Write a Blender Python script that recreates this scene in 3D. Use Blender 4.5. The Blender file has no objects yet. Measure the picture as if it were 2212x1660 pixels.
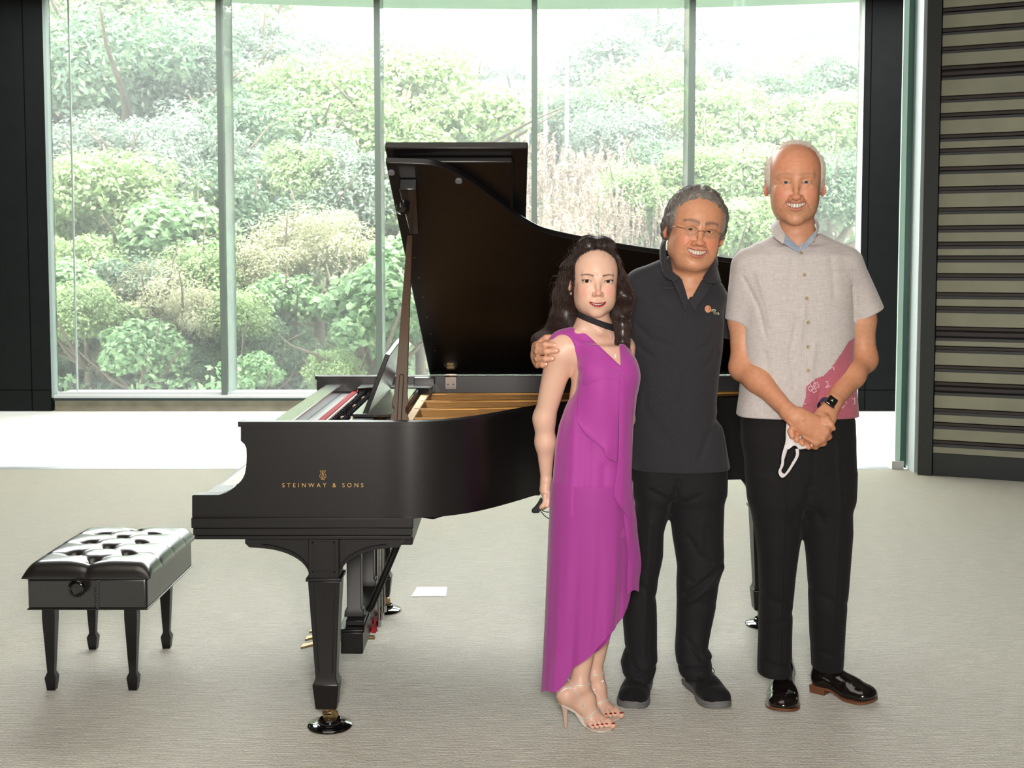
import bpy, math, random
import numpy as np
from mathutils import Vector, Matrix
C = bpy.context.scene.collection
PI = math.pi
rnd = random.Random(7)

# ---------------------------------------------------------------- camera
CAMZ = 1.54
FPX = 2700.0
PCX, PCY = 1106.0, 742.0
PITCH = math.atan(182 / 2700)
cam_d = bpy.data.cameras.new('camera'); cam = bpy.data.objects.new('camera', cam_d); C.objects.link(cam)
cam_d.sensor_width = 36; cam_d.lens = 36 * FPX / 2212
cam_d.shift_y = -(830 - PCY) / 2212
cam.location = (0, 0, CAMZ); cam.rotation_euler = (PI / 2 - PITCH, 0, 0)
cam_d.clip_end = 600
cam_d.dof.use_dof = True; cam_d.dof.focus_distance = 4.3; cam_d.dof.aperture_fstop = 14
bpy.context.scene.camera = cam
sc = bpy.context.scene
sc.view_settings.view_transform = 'Standard'; sc.view_settings.look = 'None'
sc.view_settings.gamma = 1; sc.view_settings.use_curve_mapping = False
sc.view_settings.exposure = 0.0
sc.render.engine = 'CYCLES'
sc.cycles.max_bounces = 8; sc.cycles.transparent_max_bounces = 16
sc.cycles.diffuse_bounces = 3; sc.cycles.glossy_bounces = 3; sc.cycles.transmission_bounces = 4
sc.cycles.sample_clamp_indirect = 4.0
sc.cycles.use_denoising = True

# ---------------------------------------------------------------- sky, sun, flash, added fill lamps
w = bpy.data.worlds.new('sky'); sc.world = w; w.use_nodes = True
bg = w.node_tree.nodes['Background']; bg.inputs[0].default_value = (.95, .98, 1, 1); bg.inputs[1].default_value = 11.0
def light(name, kind, loc, power, color, size=None, size_y=None, aim=None, **kw):
    d = bpy.data.lights.new(name, kind); o = bpy.data.objects.new(name, d); C.objects.link(o)
    d.energy = power; d.color = color; o.location = loc
    if kind == 'AREA':
        d.size = size
        if size_y: d.shape = 'RECTANGLE'; d.size_y = size_y
    elif size and kind != 'SUN': d.shadow_soft_size = size
    if kind == 'SUN': d.angle = size
    if aim is not None:
        o.rotation_euler = (Vector(aim) - Vector(loc)).to_track_quat('-Z', 'Y').to_euler()
    for k, v in kw.items(): setattr(d, k, v)
    return o
light('sun', 'SUN', (10, 2, 40), 7.5, (1, .96, .86), size=.05, aim=(2, 24, 0))
light('flash', 'AREA', (.05, -.25, 1.78), 175, (1, .93, .86), size=.6, aim=(.25, 4.4, 1.0))
light('room_fill', 'AREA', (-.8, 2.2, 4.6), 60, (1, .93, .82), size=3.4, size_y=3.0, aim=(-.8, 2.2, 0))  # added fill without a visible fixture, brightens the interior
light('gallery_fill', 'AREA', (0, 10.9, 4.9), 1300, (.97, 1, .98), size=10, size_y=2.6, aim=(0, 8.6, 0))  # added unseen lamp that whitens the gallery floor and spills onto the carpet

# ---------------------------------------------------------------- camera-model helpers (measuring the place)
_cp, _sp = math.cos(PITCH), math.sin(PITCH)
def ray(px, py):
    r, u = (px - PCX) / FPX, -(py - PCY) / FPX
    return Vector((r, _cp + u * _sp, -_sp + u * _cp))
def P(px, py, Y):
    d = ray(px, py); t = Y / d.y
    return Vector((d.x * t, Y, CAMZ + d.z * t))
def F(px, py, z=0.0):
    d = ray(px, py); t = (z - CAMZ) / d.z
    return Vector((d.x * t, d.y * t, z))

# ---------------------------------------------------------------- object helpers
def tag(o, label=None, cat=None, group=None, kind=None):
    if label: o['label'] = label
    if cat: o['category'] = cat
    if group: o['group'] = group
    if kind: o['kind'] = kind
    return o
def empty(name, loc, label=None, cat=None, group=None):
    o = bpy.data.objects.new(name, None); o.empty_display_size = .1
    o.location = loc; C.objects.link(o)
    return tag(o, label, cat, group)
def wm(o):
    m = Matrix.LocRotScale(o.location, o.rotation_euler, o.scale)
    return (wm(o.parent) @ o.matrix_parent_inverse @ m) if o.parent else m
def link(name, me, mats, parent=None):
    o = bpy.data.objects.new(name, me); C.objects.link(o)
    if mats is not None:
        for m in (mats if isinstance(mats, (list, tuple)) else [mats]): me.materials.append(m)
    if parent is not None:
        o.parent = parent; o.matrix_parent_inverse = wm(parent).inverted()
    return o
def mesh_np(name, V, Fq, smooth=True):
    """fast mesh from numpy verts and quads/tris (uniform)"""
    me = bpy.data.meshes.new(name)
    V = np.asarray(V, dtype=np.float32); Fq = np.asarray(Fq, dtype=np.int32)
    n, k = Fq.shape
    me.vertices.add(len(V)); me.vertices.foreach_set('co', V.ravel())
    me.loops.add(n * k); me.loops.foreach_set('vertex_index', Fq.ravel())
    me.polygons.add(n)
    me.polygons.foreach_set('loop_start', np.arange(0, n * k, k, dtype=np.int32))
    me.polygons.foreach_set('loop_total', np.full(n, k, dtype=np.int32))
    me.update(calc_edges=True)
    if smooth: me.shade_smooth()
    return me
class MB:
    def __init__(s): s.v = []; s.f = []
    def add(s, vs, fs):
        o = len(s.v); s.v += [tuple(v) for v in vs]; s.f += [tuple(i + o for i in f) for f in fs]; return s
    def box(s, x0, x1, y0, y1, z0, z1):
        return s.add([(x0,y0,z0),(x1,y0,z0),(x1,y1,z0),(x0,y1,z0),(x0,y0,z1),(x1,y0,z1),(x1,y1,z1),(x0,y1,z1)],
                     [(0,3,2,1),(4,5,6,7),(0,1,5,4),(1,2,6,5),(2,3,7,6),(3,0,4,7)])
    def hull(s, a, b):  # two matching rings -> closed solid
        n = len(a)
        return s.add(list(a) + list(b), [tuple(range(n))[::-1], tuple(range(n, 2*n))] + [(i, (i+1) % n, n+(i+1) % n, n+i) for i in range(n)])
    def rings(s, R, cap=True, closed=True):
        n = len(R[0]); fs = []
        for k in range(len(R)-1):
            for i in range(n if closed else n-1):
                j = (i+1) % n; fs.append((k*n+i, k*n+j, (k+1)*n+j, (k+1)*n+i))
        if cap: fs += [tuple(range(n))[::-1], tuple((len(R)-1)*n+i for i in range(n))]
        return s.add([p for r in R for p in r], fs)
    def tube(s, pts, r, n=10, cap=True):
        pts = [Vector(p) for p in pts]; R = []; up = None
        for i, p in enumerate(pts):
            t = (pts[min(i+1, len(pts)-1)] - pts[max(i-1, 0)]).normalized()
            if up is None: up = Vector((0,0,1)) if abs(t.z) < .9 else Vector((1,0,0))
            up = up - t * up.dot(t)
            if up.length < 1e-6: up = t.orthogonal()
            up = up.normalized(); a = up; b = t.cross(up).normalized()
            rr = r[i] if isinstance(r, (list, tuple)) else r
            R.append([p + a*rr*math.cos(2*PI*k/n) + b*rr*math.sin(2*PI*k/n) for k in range(n)])
        return s.rings(R, cap)
    def lathe(s, prof, c=(0,0,0), axis='z', n=32):
        R = []
        for r, h in prof:
            ring = []
            for k in range(n):
                a = 2*PI*k/n; x, y = r*math.cos(a), r*math.sin(a)
                p = {'z': (x, y, h), 'y': (x, h, y), 'x': (h, x, y)}[axis]
                ring.append((p[0]+c[0], p[1]+c[1], p[2]+c[2]))
            R.append(ring)
        return s.rings(R, True)
    def prism(s, poly, axis, a, b):
        """poly in the two other axes, extruded along axis from a to b"""
        def m(p, h): return {'x': (h, p[0], p[1]), 'y': (p[0], h, p[1]), 'z': (p[0], p[1], h)}[axis]
        return s.hull([m(p, a) for p in poly], [m(p, b) for p in poly])
    def build(s, name, mats, parent=None, smooth=False, bevel=0, seg=2, angle=35):
        me = bpy.data.meshes.new(name); me.from_pydata(s.v, [], s.f); me.update()
        import bmesh
        bm = bmesh.new(); bm.from_mesh(me); bmesh.ops.recalc_face_normals(bm, faces=bm.faces); bm.to_mesh(me); bm.free()
        if smooth or bevel:
            me.shade_smooth(); me.set_sharp_from_angle(angle=math.radians(angle))
        o = link(name, me, mats, parent)
        if bevel:
            b = o.modifiers.new('bevel', 'BEVEL'); b.width = bevel; b.segments = seg; b.limit_method = 'ANGLE'; b.angle_limit = math.radians(30); b.harden_normals = False
        return o
def box(name, x0, x1, y0, y1, z0, z1, m, parent=None, bevel=0):
    return MB().box(x0, x1, y0, y1, z0, z1).build(name, m, parent, bevel=bevel)

# ---------------------------------------------------------------- materials
def L(r, g, b):  # sRGB 0-255 -> linear
    f = lambda c: (c/255/12.92) if c/255 <= .04045 else ((c/255+.055)/1.055)**2.4
    return (f(r), f(g), f(b), 1)
def mat(name, col, rough=.5, metal=0, spec=.5, coat=0, sheen=0, noise=None, bump=None, trans=0, emit=None, alpha=1, coat_rough=.05, sss=0):
    """noise=(scale, other colour, contrast), bump=(scale, strength, distance)"""
    m = bpy.data.materials.new(name); m.use_nodes = True; N = m.node_tree; b = N.nodes['Principled BSDF']
    b.inputs['Base Color'].default_value = col; b.inputs['Roughness'].default_value = rough
    b.inputs['Metallic'].default_value = metal; b.inputs['Specular IOR Level'].default_value = spec
    b.inputs['Coat Weight'].default_value = coat; b.inputs['Coat Roughness'].default_value = coat_rough
    b.inputs['Sheen Weight'].default_value = sheen; b.inputs['Transmission Weight'].default_value = trans
    b.inputs['Alpha'].default_value = alpha
    if sss:
        b.inputs['Subsurface Weight'].default_value = sss; b.inputs['Subsurface Radius'].default_value = (.012, .005, .003); b.inputs['Subsurface Scale'].default_value = 1
    if emit: b.inputs['Emission Color'].default_value = emit[0]; b.inputs['Emission Strength'].default_value = emit[1]
    tc = N.nodes.new('ShaderNodeTexCoord')
    if noise:
        t = N.nodes.new('ShaderNodeTexNoise'); t.inputs['Scale'].default_value = noise[0]; t.inputs['Detail'].default_value = 5
        r = N.nodes.new('ShaderNodeValToRGB'); r.color_ramp.elements[0].position = .5-noise[2]; r.color_ramp.elements[1].position = .5+noise[2]
        r.color_ramp.elements[0].color = col; r.color_ramp.elements[1].color = noise[1]
        N.links.new(tc.outputs['Object'], t.inputs['Vector']); N.links.new(t.outputs[0], r.inputs[0]); N.links.new(r.outputs[0], b.inputs['Base Color'])
    if bump:
        t = N.nodes.new('ShaderNodeTexNoise'); t.inputs['Scale'].default_value = bump[0]; t.inputs['Detail'].default_value = 4
        bp = N.nodes.new('ShaderNodeBump'); bp.inputs['Strength'].default_value = bump[1]; bp.inputs['Distance'].default_value = bump[2]
        N.links.new(tc.outputs['Object'], t.inputs['Vector']); N.links.new(t.outputs[0], bp.inputs['Height']); N.links.new(bp.outputs[0], b.inputs['Normal'])
    return m
def ramp(N, src, stops):
    r = N.nodes.new('ShaderNodeValToRGB'); e = r.color_ramp.elements
    while len(e) < len(stops): e.new(.5)
    for k, (p, c) in enumerate(stops): e[k].position = p; e[k].color = c
    N.links.new(src, r.inputs[0]); return r.outputs[0]
# ================================================================ SETTING
def carpet_mat():
    m = bpy.data.materials.new('carpet'); m.use_nodes = True; N = m.node_tree; b = N.nodes['Principled BSDF']
    tc = N.nodes.new('ShaderNodeTexCoord')
    def tex(scale, sx, sy, detail=3):
        mp = N.nodes.new('ShaderNodeMapping'); mp.inputs['Scale'].default_value = (sx, sy, 1)
        t = N.nodes.new('ShaderNodeTexNoise'); t.inputs['Scale'].default_value = scale; t.inputs['Detail'].default_value = detail
        N.links.new(tc.outputs['Object'], mp.inputs[0]); N.links.new(mp.outputs[0], t.inputs['Vector']); return t.outputs[0]
    rows = tex(30, .35, 4.5); big = tex(1.1, 1, 1); fine = tex(130, .8, 1.6)
    def mix(a, c, f, bt='MIX'):
        x = N.nodes.new('ShaderNodeMix'); x.data_type = 'RGBA'; x.blend_type = bt
        if isinstance(f, float): x.inputs[0].default_value = f
        else: N.links.new(f, x.inputs[0])
        for i, q in ((6, a), (7, c)):
            if isinstance(q, tuple): x.inputs[i].default_value = q
            else: N.links.new(q, x.inputs[i])
        return x.outputs[2]
    base = ramp(N, rows, [(.33, L(100, 92, 66)), (.55, L(132, 125, 94)), (.72, L(172, 166, 134))])
    base = mix(base, ramp(N, fine, [(.3, (.55, .55, .55, 1)), (.7, (1.2, 1.2, 1.2, 1))]), .6, 'MULTIPLY')
    base = mix(base, ramp(N, big, [(.3, L(132, 124, 94)), (.7, L(116, 120, 96))]), .35)
    N.links.new(base, b.inputs['Base Color'])
    b.inputs['Roughness'].default_value = .62; b.inputs['Specular IOR Level'].default_value = .5
    b.inputs['Sheen Weight'].default_value = 1.0; b.inputs['Sheen Roughness'].default_value = .35
    ad = N.nodes.new('ShaderNodeMath'); N.links.new(rows, ad.inputs[0]); N.links.new(fine, ad.inputs[1])
    bp = N.nodes.new('ShaderNodeBump'); bp.inputs['Strength'].default_value = .55; bp.inputs['Distance'].default_value = .006
    N.links.new(ad.outputs[0], bp.inputs['Height']); N.links.new(bp.outputs[0], b.inputs['Normal'])
    return m
M_carpet = carpet_mat()
M_gallery = mat('gallery_stone', L(214, 214, 206), .38, spec=.6, noise=(3, L(226, 226, 220), .2))
M_black = mat('black_panel', L(12, 15, 15), .62, spec=.2, noise=(9, L(18, 21, 21), .3), bump=(60, .12, .002))
M_dkframe = mat('dark_frame', L(30, 44, 42), .5)
M_conc = mat('concrete_sill', L(150, 144, 126), .8, noise=(7, L(122, 116, 100), .25), bump=(40, .2, .003))
M_alu = mat('white_aluminium', L(206, 208, 208), .35, metal=.2)
M_mull = mat('steel_mullion', L(96, 106, 98), .45, metal=.3)
M_ceil = mat('ceiling_paint', L(120, 112, 98), .8)
M_wall = mat('far_wall_paint', L(110, 100, 86), .8)
M_soffit = mat('soffit_panel', L(172, 190, 172), .7, noise=(1.2, L(158, 178, 164), .3))
M_strip = mat('floor_track', L(190, 196, 200), .3, metal=.6)

def struct(name, o): o['kind'] = 'structure'; o.name = name; return o
def glass_mat(name, tint, veil, rough=.0):
    m = bpy.data.materials.new(name); m.use_nodes = True; N = m.node_tree
    for n in list(N.nodes): N.nodes.remove(n)
    out = N.nodes.new('ShaderNodeOutputMaterial'); tr = N.nodes.new('ShaderNodeBsdfTransparent'); tr.inputs[0].default_value = tint
    gl = N.nodes.new('ShaderNodeBsdfGlossy'); gl.inputs['Roughness'].default_value = rough
    fr = N.nodes.new('ShaderNodeFresnel'); fr.inputs[0].default_value = 1.45
    mx = N.nodes.new('ShaderNodeMixShader'); N.links.new(fr.outputs[0], mx.inputs[0]); N.links.new(tr.outputs[0], mx.inputs[1]); N.links.new(gl.outputs[0], mx.inputs[2])
    veil_bsdf = N.nodes.new('ShaderNodeBsdfTranslucent'); veil_bsdf.inputs[0].default_value = (1, 1, 1, 1)  # whitish haze of the view, mixed into the glass as a translucent share
    m2 = N.nodes.new('ShaderNodeMixShader'); m2.inputs[0].default_value = veil
    N.links.new(mx.outputs[0], m2.inputs[1]); N.links.new(veil_bsdf.outputs[0], m2.inputs[2]); N.links.new(m2.outputs[0], out.inputs[0])
    return m
M_glass = glass_mat('window_glass', (.95, .98, .96, 1), .05)
M_fin = glass_mat('glass_fin', (.80, .93, .86, 1), .22)
M_edge = mat('glass_edge', L(196, 228, 216), .35, spec=.5)
M_edged = mat('glass_edge_deep', L(52, 92, 82), .2)

YW = 12.59            # window wall
YT = F(900, 1014).y   # threshold track
ZC = 5.6
struct('floor', box('floor', -9, 9, -6, YT, -.1, 0, M_carpet))
struct('floor_gallery', box('floor', -9, 9, YT + .10, YW + .3, -.1, 0, M_gallery))
struct('trim_1', box('t', -9, 2.86, YT, YT + .10, -.1, .002, M_strip))
struct('ceiling', box('ceiling', -9, 9, -6, YW + .2, ZC, ZC + .1, M_ceil))
struct('wall_front', box('w', -9, 9, -6.1, -6, 0, ZC, M_wall))
struct('wall_left', box('w', -9.1, -9, -6, YW + .2, 0, ZC, M_wall))
struct('wall_right', box('w', 9, 9.1, -6, YW + .2, 0, ZC, M_wall))
XL = P(118, 850, YW).x; XR = P(1847, 850, YW).x
SILL = P(600, 860, YW).z
def panel_wall(name, x0, x1, joints):
    b = MB()
    xs = [x0] + joints + [x1]
    for a, c in zip(xs, xs[1:]):
        b.box(a + .006, c - .006, YW, YW + .12, .22, ZC); b.box(a + .006, c - .006, YW, YW + .12, 0, .212)
    b.box(x0, x1, YW + .02, YW + .2, 0, ZC)
    return struct(name, b.build(name, M_black))
panel_wall('wall_back_left', -9, XL - .03, [-7.6, -6.6, P(60, 500, YW).x])
panel_wall('wall_back_right', XR + .03, 9, [P(1875, 500, YW).x, 5.0, 6.6])
struct('wall_back_sill', box('s', XL, XR, YW, YW + .35, 0, SILL - .02, M_conc))
# the window: sill plate, jambs, four mullions with glass fins, five panes
mx = [P(482, 700, YW).x, P(818, 700, YW).x, P(1154, 700, YW).x, P(1491, 700, YW).x]
edges = [XL] + mx + [XR]
w1 = box('window_sill', XL, XR, YW - .02, YW + .5, SILL, SILL + .03, M_alu); struct('trim_2', w1)
struct('trim_3', box('t', XL, XR, YW - .03, YW + .0, SILL - .025, SILL - .0005, M_dkframe))
for k, (a, c) in enumerate(zip(edges, edges[1:])):
    o = box('window_%d' % (k + 1), a + .012, c - .012, YW + .05, YW + .062, SILL + .03, ZC, M_glass)
    struct('window_%d' % (k + 1), o)
    rail = box('window_bead', a + .012, c - .012, YW + .035, YW + .08, SILL + .03, SILL + .055, M_alu, o)
for k, x in enumerate(mx):
    m_ = box('window_mullion', x - .028, x + .028, YW + .0, YW + .085, SILL + .03, ZC, M_mull)
    struct('trim_%d' % (k + 4), m_)
    fin = box('glass_fin', x - .01, x + .01, YW + .09, YW + .55, SILL + .03, ZC, M_fin, m_)
    box('fin_edge', x - .011, x + .011, YW + .55, YW + .565, SILL + .03, ZC, M_mull, m_)
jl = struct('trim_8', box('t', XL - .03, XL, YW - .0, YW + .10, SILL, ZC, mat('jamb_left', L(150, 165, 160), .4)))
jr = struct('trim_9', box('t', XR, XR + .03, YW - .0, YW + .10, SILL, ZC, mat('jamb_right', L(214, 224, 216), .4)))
struct('trim_10', box('t', XL + .115, XL + .13, YW + .3, YW + .32, SILL, ZC, M_alu))
# canopy soffit outside, outer edge gently bowed
ZS = 4.60
def soffit():
    pts = []; n = 24
    for i in range(n + 1):
        x = -7.5 + 15 * i / n
        z_at = 15.6 - .055 * (x - .3) ** 2 * .55
        pts.append((x, z_at))
    poly = [(-7.5, YW + .1)] + pts + [(7.5, YW + .1)]
    b = MB().prism(poly, 'z', ZS, ZS + .25)
    o = b.build('canopy', M_soffit)
    g = MB()
    for x0, x1 in ((-1.2, -1.75), (1.9, 2.05), (4.2, 4.9), (-4.6, -5.2)):
        g.hull([(x0, YW + .15, ZS - .004), (x0 + .02, YW + .15, ZS - .004), (x0 + .02, YW + .15, ZS), (x0, YW + .15, ZS)],
               [(x1, 15.0, ZS - .004), (x1 + .02, 15.0, ZS - .004), (x1 + .02, 15.0, ZS), (x1, 15.0, ZS)])
    g.build('panel_joint', mat('joint_grey', L(120, 140, 130), .7), o)
    return struct('trim_11', o)
soffit()
# sliding glass panel edge and its post, right of the people
def post(name, px0, px1, py, Y, depth, m, z1=ZC):
    a = F(px0, py); k = Y / a.y
    x0 = P(px0, 1000, Y).x; x1 = P(px1, 1000, Y).x
    return struct(name, box(name, x0, x1, Y, Y + depth, 0, z1, m))
YD = YT + .02
xa = P(1933, 1000, YD).x; xb = P(1944, 1000, YD).x
dg = struct('door_1', box('door_1', xa, xb, YD, YD + .02, .02, ZC, M_edge))
box('door_glass_edge', xb, xb + .045, YD + .004, YD + .03, .02, ZC, M_edged, dg)
box('door_foot', xa - .03, xb + .02, YD - .03, YD + .06, 0, .06, M_alu, dg)
xc = P(1970, 1000, YT - .1).x; xd = P(1984, 1000, YT - .1).x
struct('trim_12', box('t', xb + .05, xc, YD + .02, YD + .10, 0, ZC, M_black))
struct('trim_13', box('t', xc, xd, YT - .15, YT + .1, 0, ZC, mat('brushed_post', L(196, 206, 206), .4, metal=.1)))
# louvred wall
A = Vector((F(1985, 1023).x, F(1985, 1023).y, 0)); D = Vector((.9, -.43, 0)).normalized()
nrm = Vector((D.y, -D.x, 0))
if nrm.y > 0: nrm = -nrm
bands = [(-60, 19), (36, 63), (79, 103), (118.5, 144), (175.5, 209), (224.5, 245.6), (262, 291.5), (308, 322), (337, 361),
         (378, 404), (419.7, 448.6), (464, 487.6), (503.4, 522.4), (538.6, 552), (567.7, 590), (606, 630.5), (645.7, 660.5), (675.7, 704),
         (735.6, 745.7), (761, 787), (802.5, 822.4), (853, 879.6), (894.5, 909.6), (925, 948), (963.8, 976.4)]
def zz(py): return P(2014, py, (A + D * .12).y).z
def slab(b, z0, z1, t0, t1, s0=.10, s1=7.5, slope=0.0):
    def q(s, t, z): return A + D * s + nrm * t + Vector((0, 0, z))
    b.hull([q(s0, t0, z0), q(s0, t1, z0 + slope), q(s0, t1, z1), q(s0, t0, z1)], [q(s1, t0, z0), q(s1, t1, z0 + slope), q(s1, t1, z1), q(s1, t0, z1)])
lw = MB(); slab(lw, 0, ZC, -.2, 0.0, 0, 7.5)
M_lback = mat('louvre_backing', L(30, 26, 26), .7)
M_llight = mat('louvre_slat', L(168, 168, 148), .55, noise=(5, L(150, 152, 136), .3), metal=.15)
M_lrail = mat('louvre_rail', L(62, 54, 50), .5, metal=.2)
M_lgrey = mat('louvre_lip', L(74, 76, 80), .5)
lwo = struct('wall_louvre', lw.build('wall_louvre', M_lback))
prev = None
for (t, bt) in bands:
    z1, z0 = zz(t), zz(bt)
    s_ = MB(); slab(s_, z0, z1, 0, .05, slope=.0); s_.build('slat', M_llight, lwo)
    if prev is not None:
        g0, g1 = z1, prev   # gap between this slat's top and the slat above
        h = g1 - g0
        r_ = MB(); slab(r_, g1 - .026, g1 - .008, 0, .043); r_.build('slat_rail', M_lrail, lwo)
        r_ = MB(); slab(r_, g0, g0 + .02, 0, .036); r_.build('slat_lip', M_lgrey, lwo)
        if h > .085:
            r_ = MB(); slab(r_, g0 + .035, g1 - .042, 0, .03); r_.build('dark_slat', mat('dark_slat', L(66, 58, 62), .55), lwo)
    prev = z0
k_ = MB(); slab(k_, 0.0, prev - .004, 0, .045, .1, 1.02); slab(k_, 0.0, prev - .004, 0, .045, 1.03, 7.5)
bb = k_.build('baseboard_right', mat('base_panel', L(44, 50, 52), .5)); struct('baseboard_right', bb)
fr = MB(); slab(fr, 0, ZC, -.02, .075, 0, .095); struct('trim_14', fr.build('t', mat('louvre_frame', L(38, 42, 42), .5)))
# ================================================================ OUTSIDE
def hill_h(x, y):
    """height of the wooded slope beyond the glass"""
    t = max(0.0, y - 15.5)
    left = 1 / (1 + math.exp((x + 4 + .0 * y) / 4.0))
    right = 1 / (1 + math.exp(-(x - 6.5) / 3.2))
    base = -1.6 + .10 * t
    return base + left * (.33 * t) + right * (.20 * t) + .25 * math.sin(x * .6 + y * .3)
def hillside():
    nx, ny = 70, 60; V = []; Fq = []
    for j in range(ny + 1):
        y = 13.6 + 60 * (j / ny) ** 1.4
        for i in range(nx + 1):
            x = -40 + 80 * i / nx; V.append((x, y, hill_h(x, y) if y > 15 else -1.6 + .0 * x))
    for j in range(ny):
        for i in range(nx): a = j*(nx+1)+i; Fq.append((a, a+1, a+nx+2, a+nx+1))
    m = mat('hill_ground', L(92, 96, 70), .9, noise=(.6, L(128, 116, 92), .2), bump=(3, .5, .2))
    o = link('ground_hillside', mesh_np('hill', V, Fq), m); o['kind'] = 'structure'
hillside()
def leaf_mat(name, c0, c1, c2, tr=.45):
    m = bpy.data.materials.new(name); m.use_nodes = True; N = m.node_tree
    for n in list(N.nodes): N.nodes.remove(n)
    out = N.nodes.new('ShaderNodeOutputMaterial')
    at = N.nodes.new('ShaderNodeAttribute'); at.attribute_name = 'leafvar'
    col = ramp(N, at.outputs['Fac'], [(0, c0), (.55, c1), (1, c2)])
    oi = N.nodes.new('ShaderNodeObjectInfo'); hs = N.nodes.new('ShaderNodeHueSaturation')
    mr = N.nodes.new('ShaderNodeMapRange'); mr.inputs['To Min'].default_value = .85; mr.inputs['To Max'].default_value = 1.2
    N.links.new(oi.outputs['Random'], mr.inputs[0]); N.links.new(mr.outputs[0], hs.inputs['Value']); N.links.new(col, hs.inputs['Color']); col = hs.outputs[0]
    d = N.nodes.new('ShaderNodeBsdfPrincipled'); d.inputs['Roughness'].default_value = .42; d.inputs['Specular IOR Level'].default_value = .5
    t = N.nodes.new('ShaderNodeBsdfTranslucent'); mx_ = N.nodes.new('ShaderNodeMixShader'); mx_.inputs[0].default_value = tr
    N.links.new(col, d.inputs['Base Color']); N.links.new(col, t.inputs[0])
    N.links.new(d.outputs[0], mx_.inputs[1]); N.links.new(t.outputs[0], mx_.inputs[2]); N.links.new(mx_.outputs[0], out.inputs[0])
    return m
LM = {
 'dark':  leaf_mat('leaf_dark_green', L(72, 96, 78), L(104, 126, 100), L(144, 162, 128)),
 'light': leaf_mat('leaf_light_green', L(112, 134, 90), L(142, 162, 112), L(178, 192, 140)),
 'broad': leaf_mat('leaf_broad', L(104, 136, 96), L(132, 162, 116), L(168, 192, 144)),
 'grey':  leaf_mat('leaf_grey_green', L(106, 122, 108), L(132, 144, 130), L(168, 174, 158)),
 'tan':   leaf_mat('leaf_tan', L(132, 136, 104), L(162, 160, 130), L(190, 182, 156)),
 'plume': leaf_mat('plume', L(128, 112, 98), L(156, 138, 126), L(186, 166, 156), .3)}
M_bark = mat('bark', L(104, 92, 76), .9, noise=(8, L(70, 60, 50), .3))
def rvec(rng, n):
    v = rng.normal(size=(n, 3)); return v / np.linalg.norm(v, axis=1)[:, None]
def leaves_mesh(name, cen, nor, size, rng, aspect=.5, fold=.18):
    n = len(cen); a = np.cross(nor, rvec(rng, n)); a /= np.linalg.norm(a, axis=1)[:, None] + 1e-9
    b = np.cross(nor, a); s = size[:, None]
    tip = cen + a * s; base = cen - a * s * .8
    l = cen + b * s * aspect + nor * s * fold - a * s * .1; r = cen - b * s * aspect + nor * s * fold - a * s * .1
    V = np.stack([base, r, tip, l], 1).reshape(-1, 3)
    Fq = np.arange(4 * n).reshape(n, 4)
    # fold down the midrib: two triangles
    T = np.concatenate([Fq[:, [0, 1, 2]], Fq[:, [0, 2, 3]]], 1).reshape(-1, 3)
    me = mesh_np(name, V, T, smooth=False)
    at = me.attributes.new('leafvar', 'FLOAT', 'FACE'); u = rng.random(n)
    at.data.foreach_set('value', np.repeat(u, 2).astype(np.float32))
    return me
def crown_points(rng, n, blobs, radius, height):
    """leaf centres on many sub-clusters over a lumpy crown"""
    bc = rvec(rng, blobs); bc[:, 2] = np.abs(bc[:, 2]) * .9 - .12
    bc *= (rng.random((blobs, 1)) ** .45) * np.array([[radius*.8, radius*.8, height*.8]])
    br = radius * rng.uniform(.14, .40, blobs)
    k = rng.integers(0, blobs, n); d = rvec(rng, n)
    rad = rng.random(n) ** .33 * .9 + .14
    # puffs: cluster again
    cen = bc[k] + d * (br[k] * rad)[:, None] * np.array([1, 1, .8])
    sub = rvec(rng, 24 * blobs)
    nor = d * .6 + rvec(rng, n) * .65 + np.array([0, 0, .55]); nor /= np.linalg.norm(nor, axis=1)[:, None]
    return cen, nor
PROTO = {}
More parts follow.
